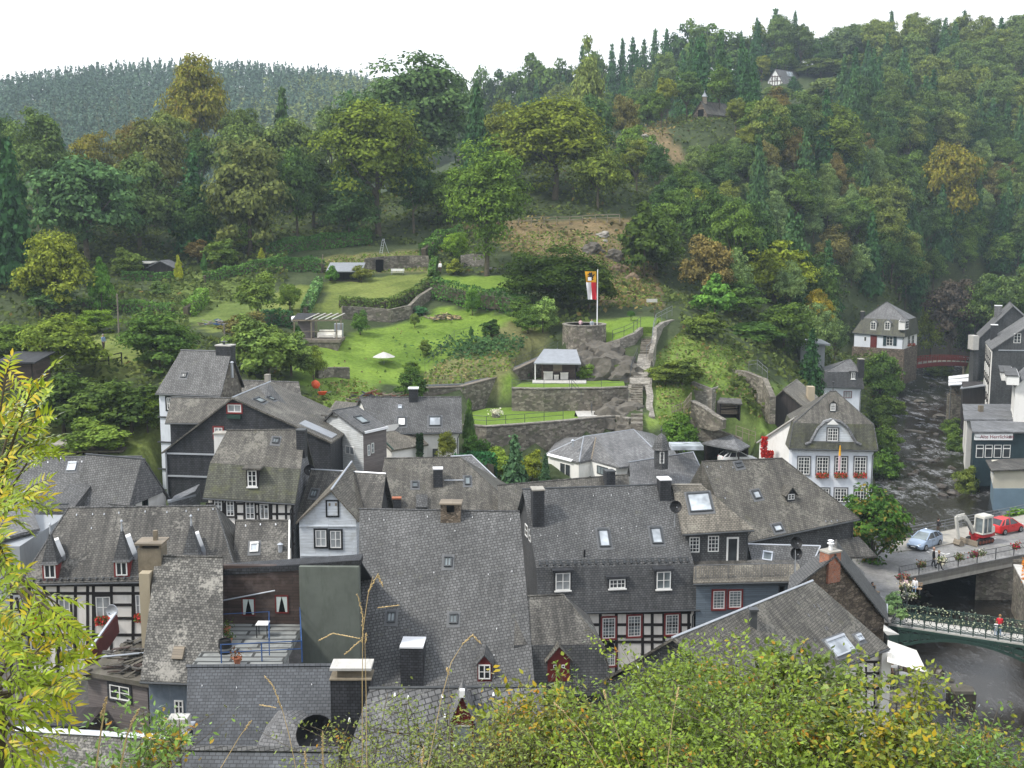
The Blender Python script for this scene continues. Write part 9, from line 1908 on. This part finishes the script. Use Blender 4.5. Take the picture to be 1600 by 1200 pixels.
def ash(label,seed,tips,Y,root,col):
 rs=np.random.RandomState(seed);T=thing('ash_tree',label,'tree',(root.x,root.y,ground(root.x,root.y)));m=MB();Q=[];o=np.array(world_org(T))
 g0=Vector((root.x,root.y,ground(root.x,root.y)-.1));m.tube([g0,root.lerp(g0,.4)+Vector((.05,0,0)),root],[.05,.04,.028],7)
 for tx,ty,ln in tips:
  tx=tx*.8-12
  e=P(tx,ty,Y+rs.uniform(-.5,.5));md=root.lerp(e,.5)+Vector((0,0,-.04));m.tube([root,md,e],[.014,.008,.003],5,cap=False)
  for k in range(int(ln*.9)):
   t=1-k/ln*.45;b=(md.lerp(e,(t-.5)*2)if t>.5 else root.lerp(md,t*2));ax=unit(np.array(e-root)+rs.normal(0,.55,3)*(e-root).length);ax=unit(ax+[.15,0,-.12+.25*rs.rand()]);R=rs.uniform(.15,.21)
   up=np.array([0,-.5,1.])+rs.normal(0,.3,3);sd=unit(np.cross(ax,up));b=np.array(b);q=[b+ax*R*s-np.array([0,0,.05*s*s])for s in(0,.5,1)];m.tube([Vector(x)for x in q],[.0025,.002,.001],4,cap=False)
   bs=[];ds=[];ls=[]
   for s in np.linspace(.18,.95,6):
    for g in(-1,1):bs.append(b+ax*R*s-np.array([0,0,.05*s*s]));ds.append(sd*g*.8+ax*.75-np.array([0,0,.15]));ls.append(rs.uniform(.045,.062)*(1.1-.35*abs(s-.5)))
   bs.append(b+ax*R-np.array([0,0,.05]));ds.append(ax);ls.append(.062);n=len(bs)
   Q.append(leaf_blades(rs,np.array(bs)-o,np.array(ds)+rs.normal(0,.12,(n,3)),np.tile(up,(n,1)),np.array(ls),np.array(ls)*.24,.35))
 m.build('branches',M['bark'],T);ob=bpy.data.objects.new('foliage',quads_mesh('foliage',np.concatenate(Q),[M['leaf_ash']]));COL.objects.link(ob);ob.parent=T;ob.color=c4(col)
tips=[(30,575,7),(75,610,7),(90,640,6),(60,690,8),(85,700,5),(40,650,8),(20,735,9),(60,770,8),(25,800,9),(15,850,9),(45,900,6),(130,945,8),(100,965,9),(145,975,6),(60,985,9),(25,1000,10),(95,1010,9),(130,1040,8),(120,1075,8),(80,1060,9),(40,1050,10),(60,1110,10),(20,1120,10),(85,1150,8),(40,1170,9),(10,1090,9),(5,950,8),(8,640,8),(5,770,8),(3,900,8)]
ash('yellow-green ash tree whose feathery branches reach into view',2,tips[:14],5.2,P(-40,830,5.2),(.42,.56,.06));ash('lower ash sapling with bright yellow-green feathery leaves',3,tips[14:],4.8,P(-30,1090,4.8),(.42,.56,.06))
def stalk(label,pts,Y,heads,r=.0022):
 p=[P(x,y,Y)for x,y in pts];g=Vector((p[0].x,Y,ground(p[0].x,Y)));T=thing('grass_stalk',label,'grass stalk',tuple(g));m=MB();m.tube([g]+p,[r*1.2]+[r]*(len(p)-1)+[r*.5],5);m.build('stem',M['straw'],T);rs=random.Random(len(label))
 for x0,y0,x1,y1 in heads:
  a,b=P(x0,y0,Y),P(x1,y1,Y);h=MB();n=16;h.tube([a,b],.002,4)
  for i in range(n):q=a.lerp(b,i/n);d=(b-a).normalized()*.018;h.tube([q,q+d*.5+Vector((rs.uniform(-.007,.007),rs.uniform(-.006,.006),.002)),q+d],[.001,(.0034),.0008],5)
  h.build('seed_head',M['straw'],T)
YS=6.4
stalk('tallest dry grass stalk with two arching side heads',[(566,1200),(566,1060),(567,985),(575,930),(583,900)],YS,[(566,1005,567,960),(575,925,590,898),(590,898,597,914),(566,960,559,930),(563,998,520,990),(520,990,500,1000),(564,1000,540,1022),(590,950,622,946)])
stalk('second straight dry stalk just beside the tallest one',[(573,1200),(572,1080),(570,1000)],YS,[(571,1005,572,992)])
stalk('bent dry stalk leaning over the pyramid dormer',[(462,1200),(452,1150),(440,1105),(432,1085)],YS,[(440,1108,427,1072),(427,1072,415,1058),(432,1106,408,1102)])
stalk('dry stalk curving toward the small red dormer',[(668,1200),(690,1090),(705,1035),(722,1008)],YS,[(722,1008,738,993),(738,993,750,1004),(702,1055,699,1046)])
stalk('thick plumed grass head before the black dish',[(505,1210),(505,1190)],5.6,[(505,1196,504,1144)],.005);stalk('short plumed grass head left of the tall plume',[(478,1210),(478,1196)],5.4,[(478,1202,477,1176)],.005);stalk('stubby plumed grass head under the thin shrub',[(660,1212),(660,1196)],5.4,[(660,1200,662,1168)],.005)
stalk('blurred dry stalk crossing the boarded house',[(150,1200),(158,1140),(166,1095)],4.6,[(157,1122,167,1092)],.004);stalk('second blurred dry stalk nearer the little chimney',[(188,1200),(198,1150),(214,1112)],4.6,[(203,1135,216,1110)],.004)
stalk('pale bare stalk leaning in front of the broad bush',[(1042,1200),(1050,1130),(1059,1078)],6.6,[(1057,1095,1060,1076)]);stalk('thin leaning stalk below the small red dormer',[(985,1200),(962,1140),(945,1085)],6.6,[(948,1095,944,1080)]);stalk('arched thin stalk under the yellowing bush',[(945,1200),(915,1150),(880,1112),(868,1100)],6.6,[(884,1115,866,1099)])
stalk('single dry stalk at the bottom middle edge',[(345,1200),(375,1150),(390,1130)],6.,[(382,1142,391,1128)])
cam=bpy.data.cameras.new('camera');co=bpy.data.objects.new('camera',cam);COL.objects.link(co)
cam.sensor_width=36;cam.lens=36*FPX/1600;cam.clip_start=.2;cam.clip_end=4000
co.location=CAM;co.rotation_euler=(rad(90)-PITCH,0,0);S.camera=co
SUN_EL,SUN_AZ=rad(50),rad(-112)
sl=bpy.data.lights.new('sun','SUN');so=bpy.data.objects.new('sun',sl);COL.objects.link(so)
sl.energy=2.3;sl.angle=rad(8);sl.color=(1,.95,.87)
sd=Vector((math.sin(SUN_AZ)*math.cos(SUN_EL),math.cos(SUN_AZ)*math.cos(SUN_EL),math.sin(SUN_EL)))
so.rotation_euler=sd.to_track_quat('Z','Y').to_euler();so.location=(0,0,150)
W=bpy.data.worlds.new('World');S.world=W;W.use_nodes=True;nt=W.node_tree;nt.nodes.clear()
ou=nt.nodes.new('ShaderNodeOutputWorld');bg=nt.nodes.new('ShaderNodeBackground');nt.links.new(bg.outputs[0],ou.inputs[0])
sky=nt.nodes.new('ShaderNodeTexSky');sky.sky_type='NISHITA';sky.sun_disc=False;sky.sun_elevation=SUN_EL;sky.sun_rotation=SUN_AZ
tc=nt.nodes.new('ShaderNodeTexCoord');mp=nt.nodes.new('ShaderNodeMapping');mp.inputs['Scale'].default_value=(1,1,2.6);nt.links.new(tc.outputs['Generated'],mp.inputs[0])
cl=noise(nt,mp.outputs[0],2.1,5,.55)
cf=ramp(nt,cl,[(.38,(.6,)*3),(.56,(1,1,1))])
gr=N(nt,'SeparateXYZ');nt.links.new(tc.outputs['Generated'],gr.inputs[0])
cc=ramp(nt,gr.outputs[2],[(0.0,(9.4,9.4,9.5)),(.2,(10.8,10.85,11.)),(.5,(10.0,10.3,10.8)),(1.,(8.6,9.0,9.8))])
c=mix(nt,cf,sky.outputs[0],cc)
nt.links.new(c,bg.inputs[0]);bg.inputs[1].default_value=.1
S.view_settings.view_transform='Standard';S.view_settings.look='None';S.view_settings.exposure=.7;S.view_settings.gamma=1
HAZE=True
if HAZE:
 mb=MB();mb.box(-475,475,-30,1010,-12,175);m=bpy.data.materials.new('haze');m.use_nodes=True;nt=m.node_tree;nt.nodes.clear()
 o_=nt.nodes.new('ShaderNodeOutputMaterial');v=nt.nodes.new('ShaderNodeVolumePrincipled');v.inputs['Density'].default_value=.0003;v.inputs['Color'].default_value=(.72,.87,1,1);v.inputs['Anisotropy'].default_value=.25
 nt.links.new(v.outputs[0],o_.inputs['Volume']);hz=mb.build('haze',m);hz['kind']='stuff'
S.render.engine='CYCLES';S.cycles.max_bounces=6;S.cycles.diffuse_bounces=3;S.cycles.glossy_bounces=2;S.cycles.transmission_bounces=3;S.cycles.transparent_max_bounces=4;S.cycles.volume_bounces=0
S.cycles.use_denoising=True;S.cycles.caustics_reflective=False;S.cycles.caustics_refractive=False
